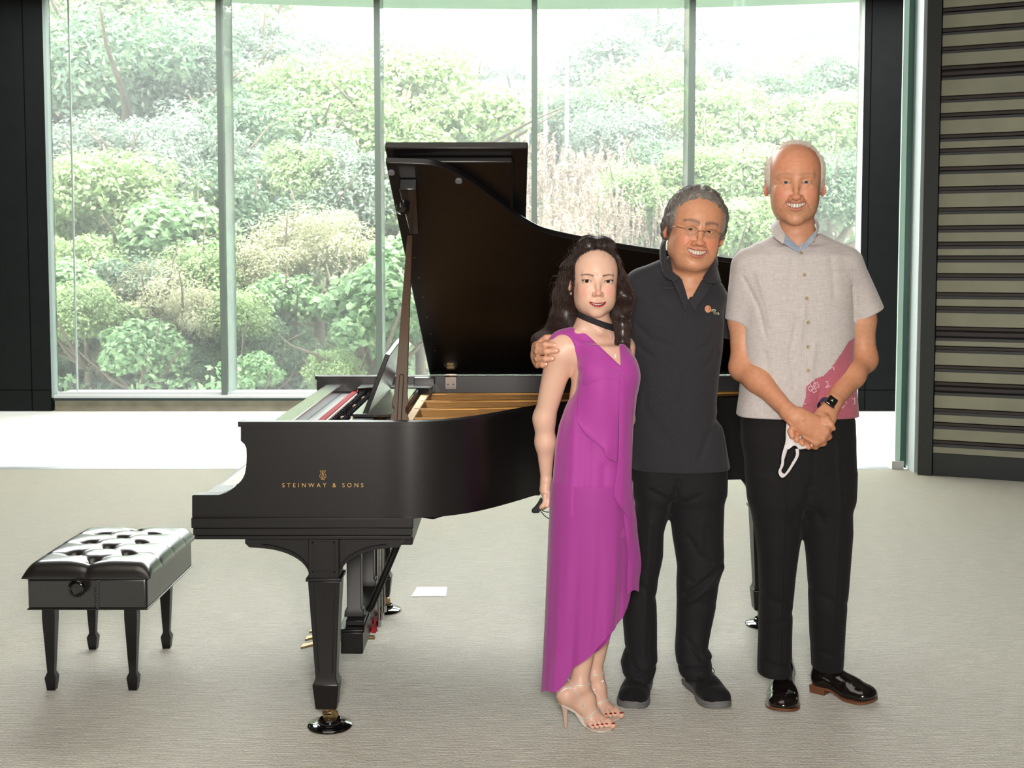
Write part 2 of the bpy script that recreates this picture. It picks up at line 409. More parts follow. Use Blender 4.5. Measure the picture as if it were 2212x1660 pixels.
def proto(kind, seed):
    key = (kind, seed)
    if key in PROTO: return PROTO[key]
    rng = np.random.default_rng(seed * 17 + hash(kind) % 1 + {'dark':1,'light':2,'broad':3,'grey':4,'tan':5,'plume':6}[kind])
    spec = {'dark': (17000, 40, .036, .42), 'light': (18000, 46, .036, .5), 'broad': (6500, 26, .064, .62), 'grey': (20000, 46, .032, .4), 'tan': (11000, 34, .032, .35)}
    if kind == 'plume':
        n = 70; P_ = []; Nn = []; S = []
        for i in range(n):
            x, y = rng.normal(size=2) * .5; h = rng.uniform(.7, 1.15); lean = rng.normal(size=2) * .18
            for q in range(26):
                t = q / 26; P_.append((x + lean[0]*t*h, y + lean[1]*t*h, h * t)); v = rvec(rng, 1)[0]; v[2] *= .2; Nn.append(v / np.linalg.norm(v)); S.append(.05 if t < .7 else .075)
        me = leaves_mesh('plumes', np.array(P_), np.array(Nn), np.array(S), rng, .25)
        br = None
    else:
        n, bl, sz, asp = spec[kind]
        cen, nor = crown_points(rng, n, bl, 1.0, 1.0)
        me = leaves_mesh('crown', cen, nor, sz * rng.uniform(.6, 1.35, n), rng, asp)
        b = MB()
        for i in range(7):
            d = rvec(rng, 1)[0]; d[2] = abs(d[2]) + .4
            q = Vector((0, 0, -.9)); pts = [q]; 
            for s_ in range(5):
                q = q + Vector((d[0]*.28, d[1]*.28, d[2]*.30)) + Vector(rng.normal(size=3)*.05); pts.append(q)
            b.tube(pts, [.06, .045, .034, .025, .016, .008], 6)
        b.tube([(0, 0, -2.2), (0.03, 0, -1.5), (0, 0, -.8)], [.1, .08, .065], 8)
        br = bpy.data.meshes.new('branches'); br.from_pydata(b.v, [], b.f); br.update(); br.shade_smooth(); br.materials.append(M_bark)
    me.materials.append(LM[kind]); PROTO[key] = (me, br); return PROTO[key]
NAMES = {'dark': 'evergreen_tree', 'light': 'leafy_tree', 'broad': 'broadleaf_bush', 'grey': 'feathery_tree', 'tan': 'flowering_bush', 'plume': 'pampas_grass'}
CATS = {'dark': 'tree', 'light': 'tree', 'broad': 'bush', 'grey': 'tree', 'tan': 'bush', 'plume': 'grass'}
def plant(kind, px, py, Y, r, seed, label, rz=None, hz=1.0, tilt=0):
    """px,py = where the crown's middle stands in view, at distance Y; r = crown radius in metres"""
    c = P(px, py, Y); me, br = proto(kind, seed)
    root = empty(NAMES[kind], (c.x, c.y, hill_h(c.x, c.y)), label, CATS[kind], 'plants on the slope outside')
    o = bpy.data.objects.new('plumes' if kind == 'plume' else 'foliage', me); C.objects.link(o); o.parent = root
    dz = c.z - root.location.z
    o.location = (0, 0, dz); o.scale = (r, r, r * hz); o.rotation_euler = (0, 0, rnd.uniform(0, 6.28) if rz is None else rz)
    if br:
        b = bpy.data.objects.new('branches', br); C.objects.link(b); b.parent = root; b.location = o.location; b.scale = (r, r, max(r*.6, dz/2.2 if dz/2.2 < 4*r else r)); b.rotation_euler = o.rotation_euler
    return root
# front row of bushes close to the glass, then tiers up the slope
rows = [
 # kind, px, py, Y, r, seed, label
 ('broad', 790, 700, 17.5, 1.15, 1, 'pale broad-leaved bush just outside the glass, behind the music desk'),
 ('broad', 300, 770, 16.6, .75, 2, 'glossy low bush at the sill in the middle of the leftmost pane'),
 ('light', 190, 700, 17.0, .8, 3, 'small yellow-green bush low beside the left jamb'),
 ('tan', 330, 640, 18.0, .8, 1, 'pale blossoming bush halfway up the leftmost pane'),
 ('light', 430, 620, 18.6, .9, 2, 'light bush beside the first mullion below mid height'),
 ('broad', 540, 820, 16.6, .5, 1, 'small broad-leaved plant at the sill right of the first mullion'),
 ('broad', 610, 660, 18.4, .7, 2, 'broad-leaved bush over the hollow in the second pane'),
 ('light', 720, 810, 16.8, .5, 1, 'low bush just behind the keyboard end of the piano'),
 ('tan', 590, 590, 19.0, .9, 2, 'reddish-beige bush right of the first mullion'),
 ('broad', 120, 650, 17.6, .8, 1, 'leafy bush against the left jamb at lower height'),
 ('light', 500, 700, 17.6, .7, 3, 'bright bush showing on both sides of the first mullion, low'),
 ('broad', 905, 600, 18.5, 1.1, 2, 'broad-leaved bush rising behind the propped piano lid edge'),
 ('tan', 690, 560, 19.5, 1.25, 1, 'brown-tinged bush above the dark hollow in the second pane'),
 ('dark', 560, 770, 18.0, .95, 1, 'low green bush at the foot of the second pane beside its left mullion'),
 ('dark', 640, 790, 19.2, .75, 2, 'small dark bush low in the dark hollow of the second pane'),
 ('tan', 400, 690, 17.6, .95, 2, 'beige flowering bush beside the first mullion, low in the left pane'),
 ('dark', 250, 700, 18.2, 1.3, 3, 'dense green bush low in the leftmost pane'),
 ('tan', 260, 790, 17.2, .55, 1, 'small straw-coloured bush at the bottom of the leftmost pane'),
 ('light', 170, 620, 18.8, 1.1, 1, 'yellow-green bush near the left jamb of the window'),
 ('dark', 400, 800, 17.4, .7, 1, 'blue-green bush at the sill left of the first mullion'),
 ('dark', 120, 780, 17.8, .9, 2, 'dark bush in the bottom left corner of the window'),
 ('light', 260, 490, 20.5, 1.7, 2, 'large light green bush halfway up the leftmost pane'),
 ('broad', 400, 540, 20.0, 1.2, 1, 'glossy bush left of the first mullion at mid height'),
 ('dark', 570, 500, 21.5, 1.6, 3, 'deep green bush right of the first mullion at mid height'),
 ('grey', 740, 440, 22.5, 1.7, 1, 'grey-green tree left of the second mullion at mid height'),
 ('light', 640, 420, 22.0, 1.3, 3, 'bright leafy tree in the middle of the second pane'),
 ('light', 900, 460, 23, 1.5, 1, 'leafy tree beside the piano lid upper left corner'),
 ('light', 700, 290, 27, 2.3, 2, 'yellow-green layered tree in the upper second pane'),
 ('dark', 560, 320, 26, 1.9, 1, 'dark evergreen right of the first mullion'),
 ('light', 930, 270, 28, 2.4, 3, 'round yellow-green tree above the piano lid'),
 ('light', 830, 350, 26, 1.8, 2, 'light tree behind the second mullion'),
 ('grey', 400, 400, 24, 1.9, 2, 'grey bush below the branching tree, left pane'),
 ('grey', 200, 390, 24, 1.8, 3, 'thin grey bush near the left jamb at mid height'),
 ('dark', 260, 200, 28, 2.9, 1, 'spreading dark tree with bare forked trunk in the leftmost pane'),
 ('grey', 420, 210, 29, 2.3, 1, 'hazy grey-green tree left of the first mullion, upper part'),
 ('grey', 540, 180, 31, 2.4, 2, 'hazy rounded tree right of the first mullion, upper part'),
 ('grey', 640, 205, 34, 2.6, 3, 'pale rounded tree high in the second pane'),
 ('light', 130, 180, 28, 1.8, 1, 'light tree hugging the left jamb near the top'),
 ('light', 330, 70, 36, 3.2, 3, 'pale tree crown at the top of the leftmost pane'),
 ('light', 180, 50, 35, 2.8, 2, 'pale tree crown in the top left corner of the window'),
 ('light', 470, 70, 38, 3.2, 1, 'pale tree crown behind the top of the first mullion'),
 ('grey', 590, 165, 41, 2.9, 1, 'pale tree crown on the ridge below the curved roof'),
 ('grey', 710, 200, 42, 3.0, 2, 'faint tree crown on the ridge in the second pane'),
 ('grey', 820, 190, 42, 2.9, 3, 'faint tree crown on the ridge behind the second mullion'),
 ('grey', 920, 210, 44, 2.6, 1, 'faint low tree crown on the ridge above the piano lid'),
 ('grey', 1010, 225, 44, 2.4, 2, 'faint tree crown left of the third mullion'),
 ('grey', 1100, 230, 44, 2.4, 3, 'faint tree crown touching the third mullion'),
 ('grey', 1060, 300, 36, 2.2, 1, 'grey-green tree above the lid right corner'),
 ('dark', 1240, 300, 33, 1.7, 2, 'dark green tree behind the flagpoles'),
 ('light', 1190, 270, 36, 1.6, 1, 'light tree between the flagpoles'),
 ('grey', 1330, 190, 40, 3.0, 1, 'pale misty tree right of the flagpoles, upper part'),
 ('grey', 1430, 130, 42, 3.2, 2, 'pale misty tree left of the fourth mullion near the top'),
 ('light', 1400, 270, 34, 2.4, 2, 'yellow-green tree in the middle of the fourth pane'),
 ('grey', 1340, 330, 30, 1.7, 3, 'grey-green shrub low in the fourth pane'),
 ('dark', 1440, 400, 26, 1.4, 1, 'green shrub just above the dark-haired man in glasses'),
 ('light', 1380, 450, 24, 1.1, 3, 'low yellow-green shrub left of the grey-haired man with glasses'),
 ('grey', 1560, 240, 38, 2.9, 3, 'misty tree right of the fourth mullion, upper part'),
 ('light', 1560, 320, 31, 2.2, 1, 'leafy tree beside the tall man, left of his head'),
 ('dark', 1620, 285, 34, 2.2, 3, 'bushy green tree upper left of the tall man'),
 ('light', 1700, 275, 36, 2.5, 2, 'light tree directly above the tall man'),
 ('light', 1790, 320, 30, 2.0, 1, 'leafy tree right of the tall man head'),
 ('dark', 1810, 230, 34, 2.0, 1, 'dark tree against the right jamb'),
 ('light', 1620, 430, 25, 1.5, 3, 'bright bush between the two men'),
 ('dark', 1800, 440, 24, 1.3, 2, 'green bush over the tall man shoulder beside the right jamb'),
 ('light', 1740, 215, 42, 2.5, 3, 'pale tree below the far building'),
 ('light', 1610, 200, 44, 2.4, 1, 'pale tree at the left end of the far building'),
 ('light', 1590, 520, 22, 1.1, 1, 'low bush behind the gap between the two men'),
 ('light', 1530, 420, 25, 1.3, 2, 'bush behind the fourth mullion above the man in glasses'),
]
for r_ in rows: plant(*r_)
for i, (px, py, Y, r, l) in enumerate([(1200, 470, 22, .9, 'pampas grass beside the third mullion'), (1290, 440, 22.5, 1.0, 'pampas grass clump right of the flagpoles'), (1360, 400, 25, 1.1, 'taller pampas grass left of the man in glasses'),
        (1250, 370, 27, 1.3, 'pampas grass at the foot of the flagpoles'), (1330, 360, 28, 1.2, 'distant pampas grass in the fourth pane'), (1190, 390, 26, 1.0, 'pampas grass between mullion and flagpole'), (1410, 470, 23, .8, 'low pampas grass near the man in glasses'), (1090, 330, 30, 1.4, 'faint pampas grass left of the third mullion'),
        (1230, 505, 20, .7, 'pampas grass just above the piano lid curve')]):
    c = P(px, py, Y); me, _ = proto('plume', 1 + i % 3)
    o = bpy.data.objects.new('pampas_grass', me); C.objects.link(o); o.location = (c.x, c.y, c.z - r * .9); o.scale = (r, r, r); o.rotation_euler = (0, 0, i * 1.3)
    tag(o, 'pale pink ' + l, 'grass', 'pampas grass on the slope')
    o.location.z = c.z - r * .7
# low ground cover so no bare slope shows near the glass
def scrub():
    rng = np.random.default_rng(5); n = 90000
    y = 15.4 + rng.random(n) ** 1.6 * 32; x = (rng.random(n) - .5) * (14 + (y - 12) * 1.15)
    z = np.array([hill_h(a, b) for a, b in zip(x, y)]) + rng.random(n) ** 1.5 * (.5 + .02 * y)
    cen = np.stack([x, y, z], 1); nor = rvec(rng, n) * .8 + np.array([0, -.3, .7]); nor /= np.linalg.norm(nor, axis=1)[:, None]
    me = leaves_mesh('undergrowth', cen, nor, .04 + .002 * y + rng.random(n) * .04, rng, .5); me.materials.append(LM['dark'])
    o = bpy.data.objects.new('undergrowth', me); C.objects.link(o); tag(o, 'low leafy undergrowth covering the slope outside the glass', 'undergrowth', kind='stuff')
scrub()
def near_scrub():
    rng = np.random.default_rng(15); n = 70000
    y = 15.6 + rng.random(n) * 4.2; x = (rng.random(n) - .5) * 17; lump = 1.0 + .45*np.sin(x*2.1 + y) + .35*np.sin(x*4.7 - 2*y) + .3*np.sin(y*3.1 + x)
    z = np.array([hill_h(a, b) for a, b in zip(x, y)]) + rng.random(n) ** .7 * np.clip(lump, .25, 2.2) * .8
    cen = np.stack([x, y, z], 1); nor = rvec(rng, n) * .75 + np.array([0, -.35, .6]); nor /= np.linalg.norm(nor, axis=1)[:, None]
    me = leaves_mesh('thicket', cen, nor, .035 + rng.random(n) * .04, rng, .5); me.materials.append(LM['broad'])
    o = bpy.data.objects.new('thicket', me); C.objects.link(o); tag(o, 'tangled leafy thicket right outside the glass', 'undergrowth', kind='stuff')
near_scrub()
# flagpoles
for px, lab in ((1139, 'white flagpole just left of the third mullion'), (1178, 'middle white flagpole, right of the third mullion'), (1224, 'rightmost white flagpole, free of the mullion')):
    c = P(px, 380, 31); t = P(px, 122, 31)
    o = MB().tube([(c.x, 31, c.z - 2), (c.x, 31, t.z)], [.05, .04], 10).lathe([(.0, 0), (.06, .03), (.06, .08), (0, .12)], (c.x, 31, t.z)).build('flagpole', mat('white_pole', L(240, 240, 240), .4), smooth=True)
    tag(o, lab, 'flagpole', 'flagpoles outside')
# far buildings, curved roof and bridge
def far_buildings():
    Mw = mat('far_white_wall', L(88, 87, 96), .8, noise=(.6, L(82, 81, 92), .3)); Mg = mat('far_glass', L(36, 44, 54), .3); Mb = mat('far_band', L(80, 79, 86), .8)
    c0 = P(1560, 10, 58); c1 = P(1930, 130, 58)
    b = empty('concrete_building', (c0.x, 60, 2), 'pale concrete building beyond the trees at upper right', 'building')
    x0, x1 = c0.x, c1.x + 3
    zt = P(1600, -60, 58).z; z0 = P(1600, 300, 58).z
    box('wall', x0, x1, 60, 66, z0, zt, Mw, b)
    zb = P(1600, 85, 60).z
    pr = MB().hull([(x0 + 2.3, 58.5, zb - .3), (x1, 57.5, zb + .9), (x1, 57.5, zb + 2.6), (x0 + 2.3, 58.5, zb + 1.3)], [(x0 + 2.3, 60.1, zb - .3), (x1, 60.1, zb + .9), (x1, 60.1, zb + 2.6), (x0 + 2.3, 60.1, zb + 1.3)])
    pr.build('projecting_band', Mw, b)
    for i in range(6):
        wx = x0 + 3.2 + i * .95
        f = box('window', wx, wx + .7, 59.9, 60.05, zb - 1.4 + .12 * i, zb - .5 + .12 * i, Mg, b)
    f = box('stair_window', x0 + .9, x0 + 2.0, 59.9, 60.05, zb - .2, zb + 1.7, Mg, b)
    for k in range(4): box('window_bar', x0 + .9, x0 + 2.0, 59.85, 59.95, zb - .1 + k * .45, zb - .02 + k * .45, Mw, f)
    for k in range(5): box('wall_slot', x0 + 4 + k * 1.1, x0 + 4.6 + k * 1.1, 58.3 - .1*k, 58.6, zb + 2.4 + .12 * k, zb + 2.5 + .12 * k, Mb, b)
    # left: wall and curved roof
    a = P(615, 20, 62); b2 = empty('curved_roof_building', (a.x, 62, 4), 'white building with a curved roof edge above the trees, upper left', 'building')
    box('wall', P(625, 20, 62).x, P(765, 20, 62).x, 62, 66, 6, P(600, -20, 62).z, mat('far_pale_wall', L(92, 93, 98), .8), b2)
    box('side_wall', P(575, 20, 61).x, P(612, 20, 61).x, 61, 65, 6, P(600, -20, 61).z, Mw, b2)
    pts = [P(px, py, 60) for px, py in ((660, 8), (700, 22), (730, 34), (755, 50), (775, 68), (785, 84), (788, 110))]
    MB().tube(pts, [.22]*7, 10).build('roof_edge', mat('far_roof', L(74, 76, 82), .7), b2, smooth=True)
    # bridge
    p0, p1 = P(905, 108, 60), P(1200, 124, 60)
    br = empty('footbridge', (p0.x, 60, 5), 'pale footbridge on the horizon behind the third mullion', 'bridge')
    MB().hull([(p0.x, 60, p0.z - 1.0), (p1.x, 60, p1.z - .9), (p1.x, 60, p1.z), (p0.x, 60, p0.z)], [(p0.x, 62, p0.z - 1.0), (p1.x, 62, p1.z - .9), (p1.x, 62, p1.z), (p0.x, 62, p0.z)]).build('deck', Mb, br)
    MB().hull([(p0.x, 59.8, p0.z - .7), (p1.x, 59.8, p1.z - .7), (p1.x, 59.8, p1.z - .3), (p0.x, 59.8, p0.z - .3)], [(p0.x, 59.99, p0.z - .7), (p1.x, 59.99, p1.z - .7), (p1.x, 59.99, p1.z - .3), (p0.x, 59.99, p0.z - .3)]).build('rail', Mw, br)
far_buildings()

# thin summer haze lying over the slope
hz_ = bpy.data.materials.new('haze'); hz_.use_nodes = True; N_ = hz_.node_tree
for n_ in list(N_.nodes): N_.nodes.remove(n_)
o_ = N_.nodes.new('ShaderNodeOutputMaterial'); v_ = N_.nodes.new('ShaderNodeVolumeScatter'); v_.inputs['Color'].default_value = (.97, .99, 1, 1); v_.inputs['Density'].default_value = .0065; v_.inputs['Anisotropy'].default_value = .2
N_.links.new(v_.outputs[0], o_.inputs['Volume'])
hb_ = box('haze', -60, 60, 16.2, 75, -6, 26, hz_); tag(hb_, 'thin pale haze over the wooded slope outside', 'haze', kind='stuff')
# ================================================================ GRAND PIANO
M_eb = mat('ebonised_satin', L(17, 15, 16), .36, spec=.5, bump=(90, .03, .001))
M_ebg = mat('ebonised_gloss', L(12, 12, 13), .2, spec=1.0, coat=1, coat_rough=.15)
M_gold = mat('plate_gold', L(206, 148, 72), .42, metal=.3, noise=(3, L(220, 166, 92), .3))
M_brass = mat('brass', L(170, 146, 108), .3, metal=1)
M_steel = mat('bright_steel', L(214, 214, 214), .16, metal=1)
M_wood = mat('block_wood', L(190, 150, 100), .5)
M_red = mat('red_felt', L(168, 22, 40), .9)
M_ivory = mat('white_key', L(236, 236, 230), .25, coat=.3)
M_letter = mat('gold_letter', L(202, 160, 92), .4, metal=.3)
YN, YF = 3.96, 5.56
ZT, ZB = P(700, 912, YN).z, P(700, 1120, YN).z
piano = empty('grand_piano', (-.1, 4.8, 0), 'black satin concert grand piano with its lid propped open, standing behind the people', 'piano')
def catmull(pts, n=8, closed=False):
    out = []; m = len(pts)
    for i in range(m - (0 if closed else 1)):
        p = [Vector(pts[(i + k) % m]) if closed else Vector(pts[min(max(i + k, 0), m - 1)]) for k in (-1, 0, 1, 2)]
        for s_ in range(n):
            t = s_ / n
            out.append(.5 * ((2*p[1]) + (p[2]-p[0])*t + (2*p[0]-5*p[1]+4*p[2]-p[3])*t*t + (-p[0]+3*p[1]-3*p[2]+p[3])*t**3))
    if not closed: out.append(Vector(pts[-1]))
    return out
outline = [(-.60, YN), (-.42, YN), (-.31, YN), (-.20, 4.0), (-.10, 4.085), (.0, 4.22), (.10, 4.37), (.22, 4.49), (.38, 4.56), (.6, 4.61), (.85, 4.68), (1.1, 4.82), (1.26, 5.02), (1.30, 5.22), (1.25, 5.42), (1.1, 5.53), (.9, YF), (.4, YF), (-.2, YF), (-.60, YF)]
path = catmull([(x, y, 0) for x, y in outline], 7)
def offs(pts, d):
    out = []
    for i, p in enumerate(pts):
        t = (pts[min(i+1, len(pts)-1)] - pts[max(i-1, 0)]).normalized(); n = Vector((-t.y, t.x, 0)); out.append(p + n * d)
    return out
inner = offs(path, .045)
def band(b, out, inn, z0, z1):
    R = [[(o.x, o.y, z0), (o.x, o.y, z1), (i.x, i.y, z1), (i.x, i.y, z0)] for o, i in zip(out, inn)]
    b.rings(R)
case = MB(); band(case, path, inner, ZB, ZT)
prof = [(415, 1120), (415, 1072), (417, 1070), (472, 1070), (488, 1065), (499, 1059), (510, 1050), (518, 1043), (525, 1033), (529, 1024), (532, 1007), (532.5, 985), (532, 969), (528, 960), (520, 953), (520, 912)]
pz = [(P(a, b_, YN).x, P(a, b_, YN).z) for a, b_ in prof] + [(-.60, ZT), (-.60, ZB)]
case.prism(pz, 'y', YN, YN + .045); case.prism(pz, 'y', YF - .045, YF)
case.build('case', M_eb, piano, smooth=True, angle=30)
lip = MB(); ZL = P(700, 922, YN).z
band(lip, offs(path, -.008), offs(path, .004), ZL, ZT + .001)
xl = P(515, 912, YN).x
lip.box(xl, -.60, YN - .008, YN + .004, ZL, ZT + .001); lip.box(xl, -.60, YF - .004, YF + .008, ZL, ZT + .001)
lip.box(xl, xl + .01, YN, YN + .045, ZL, ZT + .001); lip.box(xl, xl + .01, YF - .045, YF, ZL, ZT + .001)
lip.build('case_lip', M_eb, piano, smooth=True, angle=30)
# keybed in three steps, key slip
def pb(px0, py0, px1, py1, ya, yb, name, m, par, bevel=.002):
    a, c = P(px0, py0, ya), P(px1, py1, ya)
    return box(name, a.x, c.x, ya, yb, c.z, a.z, m, par, bevel)
pb(412.5, 1120, 892.6, 1141.5, YN - .014, YF + .014, 'keybed_moulding', M_eb, piano)
pb(416.6, 1141.7, 891, 1157.5, YN - .006, YF + .006, 'keybed_moulding', M_eb, piano)
pb(420, 1157.7, 888.6, 1166, YN - .001, YF, 'keybed', M_eb, piano)
XK = P(415, 1100, YN).x
box('key_slip', XK + .01, XK + .032, YN + .045, YF - .045, ZB, ZB + .052, M_eb, piano, .002)
for a, c in ((YN + .045, 4.14), (5.38, YF - .045)): box('key_block', XK + .032, -.86, a, c, ZB, ZB + .075, M_eb, piano, .004)
wk = box('white_key', XK + .034, -.86, 4.1412, 4.1412 + .0228, ZB + .02, ZB + .062, M_ivory, piano, .0012)
KW = (5.38 - 4.14) / 52
for i in range(1, 52):
    o = wk.copy(); C.objects.link(o); o.location.y += KW * i
bk = MB().hull([(XK + .09, 4.158, ZB + .06), (-.86, 4.158, ZB + .06), (-.86, 4.169, ZB + .06), (XK + .09, 4.169, ZB + .06)],
               [(XK + .10, 4.159, ZB + .074), (-.86, 4.159, ZB + .074), (-.86, 4.168, ZB + .074), (XK + .10, 4.168, ZB + .074)]).build('black_key', M_ebg, piano)
pat = [0, 2, 3, 5, 6]; first = True
for i in range(51):
    if (i + 5) % 7 in (0, 1, 3, 4, 5):
        if first: bk.location.y += KW * (i); first = False; o0 = i; continue
        o = bk.copy(); C.objects.link(o); o.location.y = bk.location.y + KW * (i - o0)
# fallboard, inner front, felt, plate
fb = [(-.862, ZB + .075), (-.858, ZB + .13), (-.845, ZB + .20), (-.825, .975), (-.812, .992), (-.745, .992), (-.745, .95), (-.78, .94), (-.80, ZB + .075)]
MB().prism(fb, 'y', YN + .046, YF - .046).build('fallboard', M_ebg, piano, bevel=.002)
box('inner_rail', -.744, -.70, YN + .046, YF - .046, .90, .955, M_eb, piano)
box('felt_strip', -.699, -.676, YN + .046, YF - .046, .90, .962, M_red, piano)
box('felt_edge', -.6755, -.668, YN + .046, YF - .046, .90, .958, mat('white_cloth', L(230, 226, 220), .9), piano)
inn2 = [p for p in offs(path, .046) if p.x > -.598]
plate = MB().prism([(-.666, YN + .047)] + [(p.x, p.y) for p in inn2] + [(-.666, YF - .047)], 'z', .905, .925)
plate.build('iron_plate', M_gold, piano)
st = MB()
def strut(x0, y0, x1, y1, wd=.018, z0=.925, z1=.965):
    d = Vector((x1-x0, y1-y0, 0)).normalized(); n = Vector((-d.y, d.x, 0)) * wd
    a, c = Vector((x0, y0, 0)), Vector((x1, y1, 0))
    st.hull([(*(a-n).xy, z0), (*(a+n).xy, z0), (*(c+n).xy, z0), (*(c-n).xy, z0)], [(*(a-n*.6).xy, z1), (*(a+n*.6).xy, z1), (*(c+n*.6).xy, z1), (*(c-n*.6).xy, z1)])
for q in ((-.36, 4.22, .06, 4.45), (-.36, 4.50, .62, 4.72), (-.38, 4.78, 1.0, 5.0), (-.38, 5.05, 1.1, 5.2), (-.38, 5.34, 1.05, 5.42)): strut(*q)
strut(-.66, 4.14, -.66 + .30, 4.14); strut(-.37, 4.1, -.37, 5.42, .03)
st.build('plate_strut', M_gold, piano, bevel=.004)
box('pin_block', -.655, -.50, 4.14, 5.42, .925, .942, M_gold, piano, .003)
pn = MB()
for i in range(58):
    for r_ in range(3):
        x = -.64 + r_ * .036 + (i % 2) * .01; y = 4.18 + i * .0213
        pn.lathe([(.0034, .942), (.0034, .975), (.002, .977)], (x, y, 0), n=6)
p_ = pn.build('tuning_pins', mat('blued_steel', L(40, 42, 50), .3, metal=.9), piano); p_['kind'] = 'stuff'
for yy in (4.55, 4.92, 5.2): box('pin_rail', -.655, -.52, yy, yy + .035, .942, .962, M_wood, piano, .003)
sg = MB()
for i in range(56):
    t = i / 55; y0 = 4.16 + 1.24 * t; x1 = min(1.1, -.02 + 1.3 * t ** .75); y1 = 4.42 + .98 * t
    sg.tube([(-.50, y0, .962), (x1, y1, .955)], .0008, 4)
s_ = sg.build('strings', mat('string_wire', L(190, 160, 110), .3, metal=.9), piano); s_['kind'] = 'stuff'
dm = MB()
for i in range(60):
    y = 4.2 + i * .02; dm.box(-.44, -.40, y, y + .013, .963, .982)
d_ = dm.build('dampers', M_eb, piano); d_['kind'] = 'stuff'
# slides and music desk
box('desk_slide_rail', -.565, -.485, 4.11, 5.40, .966, .984, M_ebg, piano, .002)
box('side_ledge', -.742, -.30, YN + .046, 4.105, .965, .988, M_ebg, piano, .003)
fl = MB().prism([(-.66, 5.30), (-.60, 5.33), (-.52, 5.34), (-.36, 5.30), (-.34, 5.30), (-.34, YF - .047), (-.66, YF - .047)], 'z', .955, .992)
fl.build('side_ledge', M_ebg, piano, bevel=.003)
desk = MB()
ring = [(4.39, 0), (4.39, .228), (4.47, .237), (4.58, .252), (4.70, .262), (4.79, .265), (4.88, .262), (5.0, .252), (5.11, .237), (5.19, .228), (5.19, 0)]
a_ = [(-.530 + s_ * .37, y, .990 + s_ * .95) for y, s_ in ring]; b_ = [(x + .016, y, z - .005) for x, y, z in a_]
desk.hull(a_, b_).build('music_desk', M_ebg, piano, bevel=.002)
box('desk_tray', -.56, -.40, 4.36, 5.22, .985, .997, M_ebg, piano, .002)
box('hinge_rail', -.43, -.34, YF - .10, YF - .046, .99, ZT - .002, M_eb, piano, .002)
# lid
TH = math.radians(31.5); ct, stt = math.cos(TH), math.sin(TH); HZ = ZT + .002
def lidw(X, v, n=0.0): return (X, YF - v * ct + n * stt, HZ + v * stt + n * ct)
def lidpt(px, py):
    d = ray(px, py); # (YF - v ct, HZ + v st) = t*d
    A_ = np.array([[d.y, ct], [d.z, -stt]]); t, v = np.linalg.solve(A_, np.array([YF, HZ - CAMZ])); return (d.x * t, v)
lp = [lidpt(*q) for q in ((833, 352), (900, 354), (940, 358), (985, 374), (1030, 402), (1080, 440), (1120, 472), (1150, 491), (1183, 505), (1250, 520), (1340, 537), (1420, 549), (1500, 558), (1560, 566))]
xh = lp[-1][0]
lp2 = lp + [(xh + .2, lp[-1][1] - .07), (1.2, .66), (1.30, .48), (1.32, .30), (1.26, .12), (1.12, .02), (.9, 0)]
cur = catmull([(x, v, 0) for x, v in lp2], 5)
X0 = P(928, 812, YF).x
poly = [(p.x, p.y) for p in cur] + [(X0, 0)]
TL = .024
lid = MB().hull([lidw(x, v) for x, v in poly], [lidw(x, v, TL) for x, v in poly]).build('lid', M_eb, piano, bevel=.003, angle=30)
xr = lidpt(1141, 334)[0] + .0; vt = lidpt(833, 350)[1] + .005
fpoly = [(lp[0][0] - .004, vt), (xr, vt), (xr - .01, .02), (X0, .02)]
flap = MB().hull([lidw(x, v, TL + .028) for x, v in fpoly], [lidw(x, v, TL + .055) for x, v in fpoly]).build('lid_front_flap', M_eb, piano, bevel=.004)
ip = [(lp[0][0] + .04, vt - .045), (xr - .05, vt - .045), (xr - .06, .06), (X0 + .04, .06)]
MB().hull([lidw(x, v, TL + .004) for x, v in ip], [lidw(x, v, TL + .028) for x, v in ip]).build('flap_panel', M_eb, flap, bevel=.006)
for q in ((845, 371), (991, 389), (896, 556), (905, 600), (914, 642), (922, 685), (931, 722), (940, 758)):
    x, v = lidpt(*q); big = q[1] < 400
    c0, c1 = Vector(lidw(x, v)), Vector(lidw(x, v, -.008 if big else -.002)); r_ = .012 if big else .0035
    MB().tube([c0, c1], r_, 12).build('rubber_button' if big else 'lid_screw', mat('button_grey', L(120, 120, 126), .5) if big else M_brass, lid, smooth=True)
# lid prop and its bracket
xb0, vb0 = lidpt(868, 386); xb1, vb1 = lidpt(906, 500)
br = MB().hull([lidw(xb0 - .008, vb0, 0), lidw(xb0 + .052, vb0, 0), lidw(xb1, vb1, 0), lidw(xb1 - .035, vb1, 0)],
               [lidw(xb0 - .008, vb0, -.045), lidw(xb0 + .052, vb0, -.045), lidw(xb1, vb1, -.012), lidw(xb1 - .035, vb1, -.012)])
brk = br.build('prop_bracket', M_ebg, lid, bevel=.004)
xk, vk = lidpt(871, 430); c0 = Vector(lidw(xk, vk, -.03)); dn = (Vector(lidw(0, 0, -1)) - Vector(lidw(0, 0, 0)))
kn = MB().tube([c0, c0 + dn * .02, c0 + dn * .024, c0 + dn * .03], [.024, .024, .016, .008], 20).build('bracket_knob', M_ebg, brk, smooth=True)
Yp0 = YN + .06; top = Vector((P(886, 502, 4.60).x, 4.60, P(886, 502, 4.60).z))
foot = Vector((P(862, 905, Yp0).x, Yp0, ZT - .025))
ax = (top - foot); Lp = ax.length; ax.normalize(); sx = Vector((1, 0, 0)); sy = ax.cross(sx).normalized(); sx = sy.cross(ax).normalized()
ws = [(0, .030), (.03, .030), (.045, .026), (.055, .020), (.070, .019), (.085, .027), (.10, .027), (.13, .0215), (.30, .0175), (Lp*.62, .014), (Lp*.97, .0095), (Lp, .009)]
